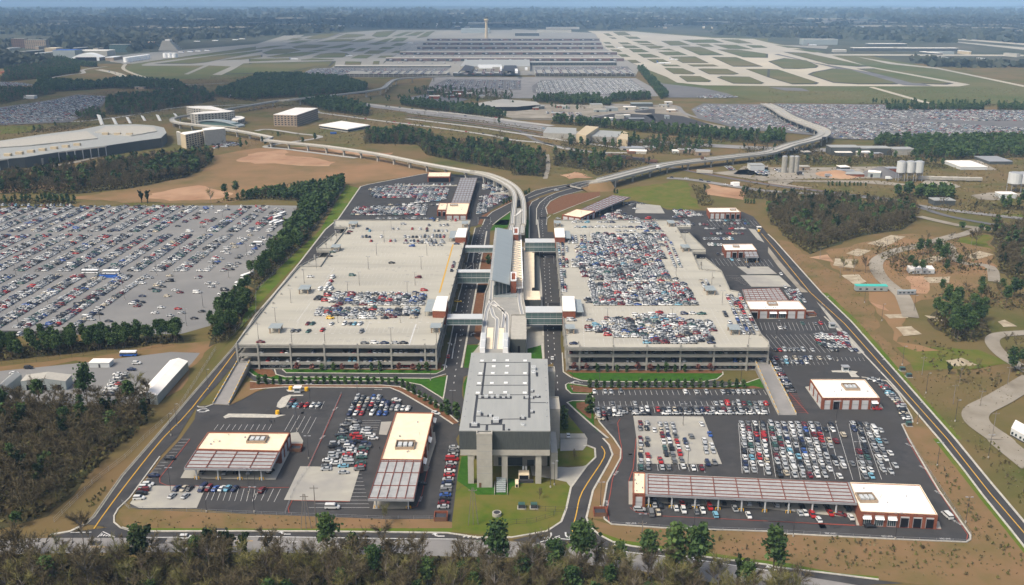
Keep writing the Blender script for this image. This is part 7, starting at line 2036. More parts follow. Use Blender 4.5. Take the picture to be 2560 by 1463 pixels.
#  TREES AND PLANTS
nr=np.random.RandomState(3)
def quads_cloud(C,size,tone,flat=0.5,elong=1.0):
 """one small leaf-clump face at each centre"""
 n=len(C)
 a=nr.normal(size=(n,3))
 a[:,2]*=flat
 a/=np.linalg.norm(a,axis=1)[:,None]
 b=np.cross(a,nr.normal(size=(n,3)))
 b/=np.linalg.norm(b,axis=1)[:,None]
 s=size*nr.uniform(.6,1.3,(n,1))if np.isscalar(size)else size[:,None]
 a,b=a*s*elong,b*s/elong
 V=np.stack([C-a-b*.7,C+a*.8-b,C+a+b*.8,C-a*.7+b],1).reshape(-1,3)
 return V,np.clip(tone,0,1)
def np_mesh(name,V,tones,mats,extra=None):
 """V: (4n,3) quads; extra=(verts, faces) with material 1"""
 n=len(V)//4
 me=bpy.data.meshes.new(name)
 me.vertices.add(len(V))
 me.vertices.foreach_set('co',V.astype(np.float32).ravel())
 me.loops.add(4*n)
 me.loops.foreach_set('vertex_index',np.arange(4*n,dtype=np.int32))
 me.polygons.add(n)
 me.polygons.foreach_set('loop_start',np.arange(n,dtype=np.int32)*4)
 at=me.attributes.new('tone','FLOAT','FACE')
 at.data.foreach_set('value',tones.astype(np.float32))
 for m in mats:me.materials.append(M[m])
 if extra is not None:me.polygons.foreach_set('material_index',extra)
 me.update(calc_edges=True)
 return me
def crown_pine(h,n,cl,low=.38,wid=.17,leaf=.55):
 C,T=[],[]
 for i in range(cl):
  z=low+(1-low)*(i+nr.uniform())/cl
  k=(z-low)/(1-low)
  r=h*wid*(1.15-k)**.7*(min(1,.35+2.2*k))
  a=nr.uniform(0,2*PI)
  rr=r*nr.uniform(.35,1.15)
  c=np.array([rr*math.cos(a),rr*math.sin(a),z*h])
  m=max(2,n//cl)
  C.append(c+nr.normal(size=(m,3))*np.array([1,1,.5])*h*.058)
  T.append(np.full(m,nr.uniform(.1,.75))+nr.uniform(-.2,.2,m))
 C,T=np.concatenate(C),np.concatenate(T)
 return quads_cloud(C,leaf*h/15,T,.35)
def crown_round(h,n,cl,leaf=.5,low=.35,wid=.26):
 C,T=[],[]
 for i in range(cl):
  v=nr.normal(size=3)
  v/=np.linalg.norm(v)
  v*=nr.uniform(.35,1)
  c=np.array([v[0]*h*wid,v[1]*h*wid,h*(low+1)/2+v[2]*h*(1-low)/2])
  m=max(2,n//cl)
  C.append(c+nr.normal(size=(m,3))*h*.05)
  T.append(np.full(m,nr.uniform(.1,.8))+nr.uniform(-.2,.2,m))
 return quads_cloud(np.concatenate(C),leaf*h/14,np.concatenate(T),.8)
def limbs(h,n,spread=.24,low=.3):
 out=[]
 for i in range(n):
  z=h*nr.uniform(low,.75)
  a=nr.uniform(0,2*PI)
  r=h*spread*nr.uniform(.5,1)
  out.append(((0,0,z),(r*math.cos(a),r*math.sin(a),min(h*.98,z+h*nr.uniform(.15,.35))),h*.009))
 return out
def twig_cloud(h,lb,n,w):
 """thin twigs fanning off the limbs"""
 C0,D=[],[]
 for i in range(n):
  a,b,_=lb[nr.randint(len(lb))]
  a,b=np.array(a),np.array(b)
  p=a+(b-a)*nr.uniform(.35,1.05)
  d=(b-a)/np.linalg.norm(b-a)+nr.normal(size=3)*.75
  d[2]=abs(d[2])*.9+.1
  d=d/np.linalg.norm(d)*h*nr.uniform(.08,.17)
  C0.append(p)
  D.append(d)
 C0,D=np.array(C0),np.array(D)
 s=np.cross(D,nr.normal(size=D.shape))
 s=s/np.linalg.norm(s,axis=1)[:,None]*w
 V=np.stack([C0-s,C0+s,C0+D+s*.3,C0+D-s*.3],1).reshape(-1,3)
 return V,nr.uniform(0,1,n)
def trunk_mesh(h,lb,m='trunk',r=.016):
 mb=MB()
 mb.bar((0,0,-.2),(h*.01,0,h*.45),h*r,h*r*.7,6)
 mb.bar((h*.01,0,h*.45),(0,h*.01,h*.93),h*r*.7,h*r*.2,5)
 for a,b,rr in lb:
  mb.bar(a,b,rr,rr*.35,4)
 return mb.mesh('trunk',m)
PROTO={}
def add_proto(kind,i,h):
 if kind=='pine':
  V,T=crown_pine(h,820,60,low=(.5,.38,.58)[i%3],wid=(.18,.21,.16)[i%3],leaf=.40)
  lb=limbs(h,10,.12,.45)
  PROTO[(kind,i)]=(trunk_mesh(h,lb),np_mesh('crown',V,T,['needles']))
 elif kind=='bare':
  lb=limbs(h,13,.25,.28)
  V,T=twig_cloud(h,lb,560,h*.0042)
  PROTO[(kind,i)]=(trunk_mesh(h,lb,'trunk_grey' if i%2 else 'trunk',.013),np_mesh('crown',V,T,['twigs' if i<3 else 'buds']))
 elif kind=='ivy':
  lb=limbs(h,7,.28,.25)
  C=[]
  for a,b,_ in lb+[((0,0,0),(0,0,h),0)]:
   a,b=np.array(a,float),np.array(b,float)
   s=nr.uniform(0,1,(75,1))
   C.append(a+(b-a)*s+nr.normal(size=(75,3))*h*.022)
  C=np.concatenate(C)
  V,T=quads_cloud(C,.5,nr.uniform(0,1,len(C)),.8)
  PROTO[(kind,i)]=(trunk_mesh(h,lb),np_mesh('crown',V,T,['ivy']))
 elif kind in('street','red','blossom','round'):
  V,T=crown_pine(h,120,14,.12,.2,1.6)if kind=='street' else crown_round(h,260,26,1.0)
  PROTO[(kind,i)]=(trunk_mesh(h,[]),np_mesh('crown',V,T,[{'street':'needles','red':'redleaf','blossom':'blossom','round':'needles'}[kind]]))
for i in range(4):add_proto('pine',i,15.0)
for i in range(5):add_proto('bare',i,14.0)
for i in range(2):add_proto('ivy',i,13.0)
add_proto('street',0,4.5);add_proto('red',0,5.0);add_proto('blossom',0,8.0);add_proto('round',0,9.0)
NM={'pine':'pine_tree','bare':'bare_tree','ivy':'ivy_covered_tree','street':'young_evergreen_tree','red':'young_red_tree','blossom':'blossoming_tree','round':'evergreen_tree'}
def tree_object(kind,p,s,label,group=None,i=None):
 n=sum(1 for k in PROTO if k[0]==kind)
 i=rnd.randrange(n)if i is None else i
 t=thing(NM[kind],label,'tree',(p[0],p[1],0),rnd.uniform(0,2*PI),group)
 z=rnd.uniform(.9,1.12)
 t.scale=(s,s,s*z)
 a,b=PROTO[(kind,i)]
 link('trunk',a,t)
 link('crown',b,t)
TREES=[]
WOODS=[]
def wood(P,dens,mix,h=(10,15),lab=None,minr=0):
 WOODS.append((P,dens))
 x0,x1=min(p[0]for p in P),max(p[0]for p in P)
 y0,y1=min(p[1]for p in P),max(p[1]for p in P)
 n=int((x1-x0)*(y1-y0)*dens)
 for _ in range(n):
  x,y=rnd.uniform(x0,x1),rnd.uniform(y0,y1)
  if inside((x,y),P):
   TREES.append((x,y,rnd.choice(mix),rnd.uniform(*h),lab))
pm,bm,mx=['pine']*9+['bare'],['bare']*11+['pine','ivy'],['bare']*5+['pine']*3+['ivy']
wood(L(11,(880,420),(440,1010),(0,1420),10,(2546,1430),(2450,1300),11,(60,1180),(330,840),(500,590),(640,440),(870,360)),.042,pm,(9,13),'in the belt between the economy lot and the perimeter road')
wood(L(20,(2546,60),(2300,440),(2150,520),(2040,440),(2180,230),(2350,60),(2440,-60)),.045,pm,(9,13),'in the belt between the economy lot and the perimeter road')
wood(L(10,(2130,560),(2546,525),11,(500,540),(650,430),(640,400),(0,490),10,(2400,520)),.045,pm,(7,10),'behind the top right of the economy lot')
wood(L(20,(-300,590),(-300,690),(0,680),(900,590),(1780,500),(1790,430),(1000,480),(0,560)),.06,pm,(9,12.5),'in the dark row below the economy lot')
wood(L(10,(-300,545),(-300,570),(780,575),(700,535)),.03,pm,(6,8),'in the hedge behind the economy lot')
wood(L(10,(-300,470),(700,480),(1300,420),(1850,310),(2100,170),(2120,90),(1500,140),(900,220),(0,330),(-300,350)),.032,bm,(10,15),'in the wood behind the economy lot')
wood(L(10,(1300,370),(1850,310),(2100,170),(2100,100),(1600,180)),.012,['ivy','pine'],(12,15),'in the wood behind the economy lot')
wood(L(20,(-300,1090),(0,1100),(900,1130),(1400,1120),(1560,1200),(1300,1456),30,(1100,150),(900,360),(700,560),(430,790),(0,860),(-400,880)),.05,['bare']*22+['pine','ivy'],(10,15),'in the bare brown wood at the lower left')
wood(L(30,(-300,1185),(2546,1175),31,(2000,1205),32,(0,1235),(700,1295),(1200,1350),(2100,1490),33,(0,1560),(600,1700),(900,2100),30,(-400,2100)),.042,['bare']*16+['pine'],(9,16),'in the strip of woodland along the bottom edge')
wood(L(31,(1900,1215),32,(100,1245),(700,1300),(1200,1360),(2100,1500),33,(0,1560),(600,1700),31,(1900,1700)),.006,['pine']*3+['bare']*2,(8,14),'in the strip of woodland along the bottom edge')
wood(L(1,(1080,1430),(1600,1440),11,(1700,90),(2200,190),(2546,250),12,(0,285),(320,305),(330,130),(0,20),11,(2300,10),1,(1900,1440),(1560,1320),(1100,1340)),.026,mx,(10,15),'in the wood between the two elevated tracks')
wood(L(12,(410,190),(780,250),(850,290),(1050,260),(1100,200),(820,110),(420,100)),.012,mx,(10,14),'in the copse behind the flyover approach')
for P in(L(1,(380,1010),(700,1110),(1110,1160),(1130,1100),(800,1010)),L(1,(1440,1045),(1700,1090),(2340,1175),(2480,1175),(2300,1110),(1700,1050),(1450,1015)),L(2,(380,1230),(1100,1295),(1350,1325),(2100,1395),(2546,1445),(2546,1385),(1800,1315),(1060,1265),(420,1205)),L(3,(0,1430),(170,1430),(160,1340),(0,1340)),L(1,(0,770),(370,765),(900,800),(1110,870),(1080,935),(560,955),(0,990)),L(0,(2180,920),(2546,790),(2546,1010),(2100,960)),L(0,(380,800),(560,830),(1000,850),(1250,800),(1800,850),(1850,900),(1100,880),(560,915),(350,905)),L(0,(350,730),(800,690),(780,730),(450,780)),L(0,(380,600),(620,610),(980,665),(900,670),(640,650)),L(13,(1480,110),(1850,130),(2700,110),(2700,-40),(1200,-50)),L(3,(1030,1456),(2700,1456),(2700,1410),(1100,1415)),L(2,(960,1020),(1380,990),(1380,960),(1000,985)),L(2,(180,1020),(880,1030),(870,990),(250,990)),L(2,(420,1040),(980,1055),(990,1035),(420,1020))):
 wood(P,.018,pm,(10,15),'in the dark evergreen belts beyond the decks')
for xa,xb in((1170,1390),(1420,1580),(1600,2150),(2280,2700)):
 wood(L(3,(xa,1100),(xb,1105),(xb,1085),(xa,1080)),.03,['pine'],(9,12),'in the dark evergreen belts beyond the decks')
wood(L(0,(1220,980),(2000,900),(2150,1000),(1800,1060),(1330,1150),(1050,1140),(1080,980)),.014,mx,(10,15),'in the wood behind the curved hotel')
wood(L(0,(380,560),(650,590),(780,690),(400,700),(300,640)),.006,bm,(9,13))
wood(L(0,(560,1310),(1000,1240),(820,1230),(150,1330)),.006,bm,(7,10))
wood(L(13,(1240,510),(1850,545),(1850,490),(1300,475)),.02,['pine'],(11,14),'in the group of pines beside the concrete plant')
wood(L(13,(0,720),(230,960),(420,1075),(600,1000),(900,890),(1300,840),(1470,740),(1440,620),(900,575),(300,545),(0,570)),.034,['bare']*12+['pine','ivy'],(11,15),'in the round bare wood right of the perimeter road')
wood(L(23,(1600,290),(1850,500),(2100,490),(2210,390),(2100,200),(1700,160)),.016,['pine']*6+['bare'],(13,17),'in the tall pine group on the right hillside')
wood(L(13,(1830,1440),(2050,1450),(2300,1420),(2650,1500),23,(2650,200),(2300,180),(1900,120)),.007,['pine']*2+['bare'],(10,15),'in the tall pine group on the right hillside')
wood(L(13,(2220,780),(2650,850),(2650,1300),(2300,1250),(2260,1050)),.022,bm,(10,14),'at the right edge of the photograph')
wood(L(13,(2180,620),(2600,640),(2600,610),(2250,590)),.012,['pine'],(9,13),'at the right edge of the photograph')
wood(L(13,(900,150),(1250,210),(1850,230),(1500,110),(1000,100)),.008,mx,(8,12))
wood(L(13,(420,200),(950,190),(900,150),(450,150)),.006,bm,(6,9))
wood(L(11,(150,480),(800,480),(640,430),(200,420)),.006,['bare'],(7,10))
for P in(L(1,(1700,880),(2546,930),2,(0,960),(0,1000),1,(1900,980),(1500,930)),L(2,(250,960),(900,975),(900,990),(250,975)),L(1,(2340,1380),(2500,1390),(2450,1340),(2350,1340)),L(12,(1200,60),(1800,100),(1900,60),(1500,20))):
 wood(P,.005,mx,(8,12))
wood(L(12,(480,20),(1400,60),(2000,20),(2000,-40),(500,-60)),.006,mx,(8,12))
wood(L(12,(950,120),(1500,150),(1150,215),(900,170)),.01,bm,(7,10))
wood(L(13,(-300,20),(500,20),(600,110),(1000,100),(1000,180),(0,190)),.006,bm,(7,10))
wood(L(1,(700,1020),(2300,1060),2,(800,1110),(300,1010),1,(1500,960)),.0012,mx,(7,11))
wood(L(12,(1780,380),(1860,600),(2000,600),(1900,420)),.01,bm,(6,9))
wood(L(13,(-250,430),(0,470),(100,540),(-300,500)),.012,bm,(7,10))
wood(L(23,(1380,480),(1700,500),(2400,850),(2200,1000),(1700,860)),.003,bm,(4,7))
for P,d,m_,h_ in((L(0,(0,900),(350,900),(560,930),(200,1000),(0,1040)),.013,mx,(9,13)),(L(0,(100,640),(650,590),(800,690),(350,790),(0,820)),.013,mx,(9,13)),(L(13,(1500,640),(2600,740),(2600,560),(1900,560)),.003,bm,(8,12)),(L(13,(1000,1000),(1900,950),(2200,1250),(1300,1300)),.005,['bare']*7+['pine'],(9,13)),(L(13,(2280,900),(2700,850),(2700,1456),(2380,1300)),.02,bm,(10,14)),(L(23,(1300,20),(1600,60),(2200,100),(2400,0)),.003,mx,(9,13)),(L(1,(1500,1140),(2400,1230),2,(300,1300),(0,1260)),.003,mx,(8,12)),(L(12,(1000,30),(2546,-50),(2546,-110),(1000,-60)),.004,mx,(8,12)),(L(10,(1900,60),(2546,-100),11,(900,-60),(700,-20),(0,30)),.0016,mx,(7,11)),(L(23,(2350,560),(2700,500),(2700,760),(2480,860)),.008,mx,(9,13)),(L(3,(900,1040),(2700,1070),(2700,1045),(900,1030)),.004,pm,(8,12)),(L(2,(1240,680),(1300,680),(1560,960),(1480,990)),.02,pm,(9,12)),(L(0,(700,1160),(1000,1100),(1050,1180),(850,1210)),.01,mx,(9,12)),(L(10,(430,130),(1060,60),(1080,90),(450,190)),.03,pm,(6,8))):
 wood(P,d,m_,h_)
wood(L(13,(2700,560),(4300,640),(4800,1456),(2720,1456)),.005,mx,(8,13))
wood(L(23,(2900,300),(5200,300),(5600,1300),(3300,1300)),.004,mx,(8,13))
wood(L(20,(-2300,900),(-320,1090),(-420,1456),(-2600,1456)),.02,['bare']*9+['pine'],(10,14))
for P,d in WOODS:
 P=rough(P,3,12)
 sheet('woodland_floor','forest_floor',.05 if P[0][1]<1400 else.35,P)if d>=.012 else None
V_,T_=[],[]
C_,Z_,LOW_=[],[],[]
for P in(L(13,(420,1100),(1000,1456),23,(1100,400),(1500,800),(2400,900),(2500,1100),(2000,1200),(2400,1456),(1900,1456),(1450,990),(1140,640),(830,290),(520,0),13,(120,1010)),L(13,(600,1050),(1000,950),(1400,880),(2200,1000),(2546,1300),(2546,1456),(1000,1456)),L(32,(900,900),(2546,960),33,(1250,1030),(2020,1060),(2546,1350),(1500,1400),(100,1240)),L(33,(1400,40),(1700,100),(2500,1200),(2050,1000)),L(33,(1950,0),(2900,1000),(2900,300),(2300,0)),L(30,(1230,770),(2546,760),31,(1900,820),(1900,890),30,(1300,890))):
 WOODS.append((P,.0004))
for P in(L(1,(700,1020),(2546,1230),2,(1200,1400),12,(1900,60),(1300,60),(950,300),(300,320),11,(2300,-20),(900,0),1,(600,1330)),L(13,(-300,20),(2546,120),(2546,700),(1500,600),(0,500),(-300,430)),L(0,(0,1040),(1100,900),(2546,700),1,(1300,900),(900,1010),0,(2546,1100),(1700,1180),(0,1400)),L(3,(0,900),(2546,880),(2546,1030),(0,1030))):
 WOODS.append((P,.0003))
for P,d in WOODS:
 if d<.0013 and d>.0005:continue
 x0,x1,y0,y1=min(p[0]for p in P),max(p[0]for p in P),min(p[1]for p in P),max(p[1]for p in P)
 n=int((x1-x0)*(y1-y0)*(.5 if d>.02 else(30*d if d>.0005 else(.12 if d>.00035 else.02))))
 X,Y=nr.uniform(x0,x1,n),nr.uniform(y0,y1,n)
 for x,y in zip(X,Y):
  if inside((x,y),P):
   v=nr.uniform()
   LOW_.append(d<=.002)
   C_.append((x,y,(.3+2.4*v*v)if d>.002 else.1+.5*v))
   Z_.append(nr.uniform(.35,.95)if d>.002 else nr.uniform(.15,.42)if d>.00035 else nr.uniform(.4,1.3))
C_,Z_=np.array(C_),np.array(Z_)
low=np.array(LOW_)
VV,TT=quads_cloud(C_[low],Z_[low],nr.uniform(0,1,low.sum()),1.5)
o=bpy.data.objects.new('scrub',np_mesh('scrub',VV,TT,['scrub']))
COL.objects.link(o)
tag(o,'low dry grass tufts and scrub on the open banks and fields','scrub',None,'stuff')
C_,Z_=C_[~low],Z_[~low]
VV,TT=quads_cloud(C_,Z_,nr.uniform(0,1,len(C_)),.9)
o=bpy.data.objects.new('undergrowth',np_mesh('undergrowth',VV,TT,['brush']))
COL.objects.link(o)
tag(o,'brown and olive undergrowth covering the floor of the woods','undergrowth',None,'stuff')
print('BRUSH',len(C_))
for k,x,y,kind,h,lb in((30,1430,1300,'ivy',19,'big spreading ivy covered tree in front of the main road'),(30,2070,1210,'ivy',14,'ivy clad tree right of the big spreading one'),(30,2285,1200,'ivy',13,'slim ivy clad column right of the ivy clad tree'),(30,2445,1200,'ivy',12,'slim ivy clad column farthest right of the ivy trees'),(30,850,1150,'bare',18,'tall leafless tree in front of the left road junction'),(30,570,1130,'bare',9,'dead snag tree at the bottom left roadside'),(31,720,1230,'pine',18,'tall green pine standing in front of the main road'),(31,960,1230,'pine',11,'shorter pine right of the tall roadside pine'),(31,1265,1150,'bare',15,'leafless tree in front of the long turn arrow lane'),(31,2400,1400,'pine',20,'tall pine left of the driveway junction'),(32,420,1400,'pine',16,'rounded pine in front of the driveway junction'),(32,690,1440,'pine',22,'slim pine overlapping the driveway junction'),(32,1350,1370,'pine',17,'broad pine over the turn lane right of the junction'),(32,1610,1400,'pine',21,'tall twin topped pine over the turn lane'),(32,1830,1440,'pine',22,'tall pine reaching over the grassy bank'),(32,1070,1370,'pine',12,'small pine between the junction and the broad pine'),(33,40,1456,'pine',20,'pine right of the tall ones at the lower right'),(32,2240,1470,'ivy',13,'dark ivy covered stump by the lower right road'),(20,875,1140,'pine',20,'tall lone pine above the bare wood in the left yard'),(20,400,1130,'bare',16,'wide bare tree before the white shed'),(20,1370,1120,'bare',18,'bare tree left of the long white shed'),(20,1480,1100,'bare',15,'bare tree overlapping the long white shed'),(20,1460,1290,'ivy',12,'ivy clad tree below the long white shed'),(10,1410,560,'ivy',12,'leaning ivy covered tree behind the economy lot, left'),(10,1470,570,'ivy',12,'second ivy covered tree behind the economy lot'),(10,2240,530,'pine',16,'tall pine behind the economy lot, left of the pair'),(10,2350,500,'pine',16,'tall pine behind the economy lot, right of the pair'),(10,2100,570,'bare',15,'bare tree behind the economy lot near the pine pair'),(23,1905,900,'bare',11,'gnarled fallen bare tree on the brown clearing'),(23,2420,790,'pine',15,'lone pine at the right edge beside the curved track'),(13,1925,835,'round',9,'round dark evergreen on the right by the gravel track'),(13,2120,860,'round',8,'left one of two small evergreens at the right'),(13,2178,870,'round',8,'right one of two small evergreens at the right'),(11,515,830,'blossom',8,'pale pink blossoming tree among the pines'),(13,2020,990,'bare',14,'bare tree on the green patch, left one'),(13,2065,1000,'bare',15,'bare tree on the green patch, right one'),(13,750,1240,'bare',13,'bare thin tree on the left foundation slab'),(13,850,1250,'bare',13,'bare leaning tree between the foundation slabs'),(13,965,1260,'bare',14,'bare tree by the red dirt beside the slabs'),(13,1240,1220,'bare',12,'bare tree left of the white trailer'),(13,1340,1270,'bare',14,'bare tree just left of the white trailer'),(13,1505,1080,'pine',14,'slim pine above the white trailer'),(13,1680,1160,'pine',17,'tall thin pine behind the white trailer'),(13,1740,1190,'pine',17,'tallest thin pine right of the white trailer'),(13,1530,1280,'pine',11,'small pine in front of the white trailer'),(22,520,1360,'street',8,'dark conifer on the small lawn, nearer of the pair'),(22,508,1290,'street',8,'dark conifer on the small lawn, farther of the pair'),(22,768,1200,'street',9,'tall dark conifer in the triangular bed'),(21,1905,1210,'street',7,'dark conifer beside the road left of the hall, left one'),(21,1995,1250,'street',7,'dark conifer beside the road left of the hall, right one'),(32,625,210,'bare',5,'small bare tree on the lawn below the apron'),(32,275,600,'bare',5,'small bare tree on the lawn in front of the hall'),(31,1290,850,'bare',8,'budding yellowish tree in front of the canopy end'),(30,170,880,'round',7,'yellowish bush at the lower left wood edge'),('c',720,880,'street',7,'lone dark conifer in the red median bed')):
 tree_object(kind,q(k,x,y),h/{'pine':15,'bare':14,'ivy':13,'street':4.5,'round':9,'blossom':8}[kind],lb)
for nm_,k,pts,lab in(('s',21,[(28+72*i,912)for i in range(20)],'young evergreen in the row along the curved road below the left deck'),('s',22,[(770+73*i,948)for i in range(22)],'young evergreen in the row along the curved road below the right deck'),('s',21,[(1460+55*i,945+34*i)for i in range(9)],'young evergreen in the slanting hedge beside the narrow service building'),('s',22,[(850,790),(945,790),(1045,790),(1140,790),(1450,790),(1530,790),(1620,790),(1715,790)],'young evergreen against the front wall of the right deck'),('s',21,[(655,775),(770,775),(1150,778),(1235,778),(1620,782),(1700,782)],'young evergreen against the front wall of the left deck'),('r',22,[(620,785),(740,785),(1245,785),(1370,785),(1850,788),(1970,785)],'young red leaved tree against the front wall of the right deck'),('r',21,[(410,790),(560,790),(860,790),(1000,790),(1420,790),(1560,792)],'young red leaved tree against the front wall of the left deck'),('s','e',[(1050,850),(1085,845),(1135,820),(630,1050),(690,1020),(745,1000),(795,970)],'small conifer by the curving roads at the far end of the station'),('s',13,[(600,392),(640,392),(680,393),(710,393),(765,395),(810,393),(855,393),(890,395),(920,394),(970,395)],'small round conifer in the row beside the cement works drive'),('s',12,[(1018,468),(1045,470),(2320,568),(2345,570),(2375,570),(2405,572)],'small conifer near the farther lots')):
 for x,y in pts:
  tree_object('street' if nm_=='s' else 'red',q(k,x,y),rnd.uniform(.85,1.1),lab,lab.replace('young evergreen in','evergreens in'))
for kind in('pine','bare','ivy'):
 lst=sorted([t for t in TREES if t[2]==kind],key=lambda t:-scale_at((t[0],t[1],0)))
 vis=[t for t in lst if-700<PX((t[0],t[1],0))[0]<3260]
 near=[t for t in vis if seen((t[0],t[1],t[3]))][:260 if kind!='ivy' else 290]
 ns=set(id(t)for t in near)
 for x,y,k,h,lab in near:
  lab=lab or 'in the scattered copses beyond the decks'
  w={'pine':'dark green pine tree ','bare':'leafless grey brown tree ','ivy':'ivy covered tree '}[kind]
  tree_object(kind,(x,y),h/{'pine':15,'bare':14,'ivy':13}[kind],w+lab,{'pine':'pines ','bare':'leafless trees ','ivy':'ivy covered trees '}[kind]+lab)
 far=[t for t in vis if id(t)not in ns]
 print('TREES',kind,len(near),len(far))
 if not far:continue
 tm=[]
 for i in range(4):
  if kind=='bare':
   lb=limbs(14,10,.26,.3)
   V,T=twig_cloud(14,lb,170,.12)
   V2,T2=quads_cloud(np.array([(0,0,z)for z in np.linspace(.5,10,6)]),.35,np.full(6,.2),3,2)
   V,T=np.concatenate([V,V2]),np.concatenate([T,T2])
  else:
   V,T=crown_pine(15,110,26,.3,.18,1.15)
   V2,T2=quads_cloud(np.array([(0,0,z)for z in np.linspace(.5,9,5)]),.3,np.full(5,0.),3,2)
   V,T=np.concatenate([V,V2]),np.concatenate([T,T2])
  tm.append((V,T))
 Vs,Ts=[],[]
 for x,y,k,h,_ in far:
  V,T=tm[rnd.randrange(4)]
  a,s=rnd.uniform(0,2*PI),h/15
  c,sn=math.cos(a)*s,math.sin(a)*s
  Vs.append(np.stack([V[:,0]*c-V[:,1]*sn+x,V[:,0]*sn+V[:,1]*c+y,V[:,2]*s],1))
  Ts.append(T+rnd.uniform(-.25,.25))
 me=np_mesh('woodland',np.concatenate(Vs),np.clip(np.concatenate(Ts),0,1),['twigs' if kind=='bare' else 'needles'])
 o=bpy.data.objects.new('bare_woodland' if kind=='bare' else 'pine_woodland',me)
 COL.objects.link(o)
 tag(o,'more distant '+('leafless trees' if kind=='bare' else 'dark evergreen trees')+' in the woods and belts','trees',None,'stuff')
AF=[L(0,(1230,690),(1330,630),(1650,560),(2546,400),1,(500,340),(900,305),(1240,280),(2546,280),2,(850,290),(1300,300),(2100,350),(2546,375),3,(350,380),(600,530),(1100,540),(1700,668),(2700,900),(2700,1250),(0,1300),2,(0,1300),1,(0,1100),(0,700),0,(1400,790)),L(3,(300,380),(800,400),(1000,425),(2700,430),(2700,680),(600,560)),L(0,(0,470),(1000,490),(1300,520),(1850,400),(2546,370),(2546,470),(1300,640),(300,600),(0,560))]
C,T,Sz=[],[],[]
from mathutils import noise as _n
for _ in range(26000):
 py=20+(170-20)*nr.uniform()**1.1
 px=nr.uniform(-60,2620)
 p=G(px,py)
 if p[1]>15000:continue
 if any(inside(p,A_)for A_ in AF):continue
 v=_n.noise(Vector((p[0]*.0016,p[1]*.0011,1.7)))+.5*_n.noise(Vector((p[0]*.005,p[1]*.004,5.)))
 if v<-.12:continue
 sz=4+p[1]*.0016
 for j in range(3):
  C.append((p[0]+nr.normal()*sz*1.6,p[1]+nr.normal()*sz*2,sz*(.5+.9*nr.uniform())))
  T.append(.15+.5*v+nr.uniform(-.1,.25))
  Sz.append(sz*nr.uniform(.8,1.6))
V,T=quads_cloud(np.array(C),np.array(Sz),np.array(T),.7,1.2)
o=bpy.data.objects.new('distant_forest',np_mesh('distant_forest',V,T,['far_woods']))
COL.objects.link(o)
tag(o,'distant forest canopy stretching to the horizon','forest',None,'stuff')
shm=[]
for i in range(3):
 V,T=crown_round(1.6,40,8,2.2,.05,.4)
 shm.append([np_mesh('shrub',V,T,[m])for m in('scrub','buds','twigs')])
sh=[]
for P,n in((L(32,(900,900),(2546,960),33,(1250,1030),(2020,1060),(2546,1250),(2546,1420),(1500,1350),(100,1240),32,(1500,1080)),150),(L(33,(1750,300),(2546,1200),(2400,1300),(2050,950),(1600,200)),60),(L(33,(1950,0),(2546,700),(2546,450),(2250,50)),40),(L(30,(850,640),(1180,380),(1000,600),(900,720)),22)):
 c=0
 x0,x1,y0,y1=min(p[0]for p in P),max(p[0]for p in P),min(p[1]for p in P),max(p[1]for p in P)
 while c<n:
  x,y=rnd.uniform(x0,x1),rnd.uniform(y0,y1)
  if inside((x,y),P):
   c+=1
   ci=rnd.choice((0,0,1,1,2))
   o=bpy.data.objects.new('shrub',shm[rnd.randrange(3)][ci])
   COL.objects.link(o)
   o.location=(x,y,0)
   o.rotation_euler[2]=rnd.uniform(0,6)
   s=rnd.uniform(.45,.95)
   o.scale=(s*(1.3 if ci==0 else 1),s,s*(.7 if ci==0 else 1.1))
   w=('reddish brown','yellow green','dry grey')[ci]
   tag(o,'small %s shrub planted on the bare bank beside the road'%w,'shrub',w+' shrubs on the banks')
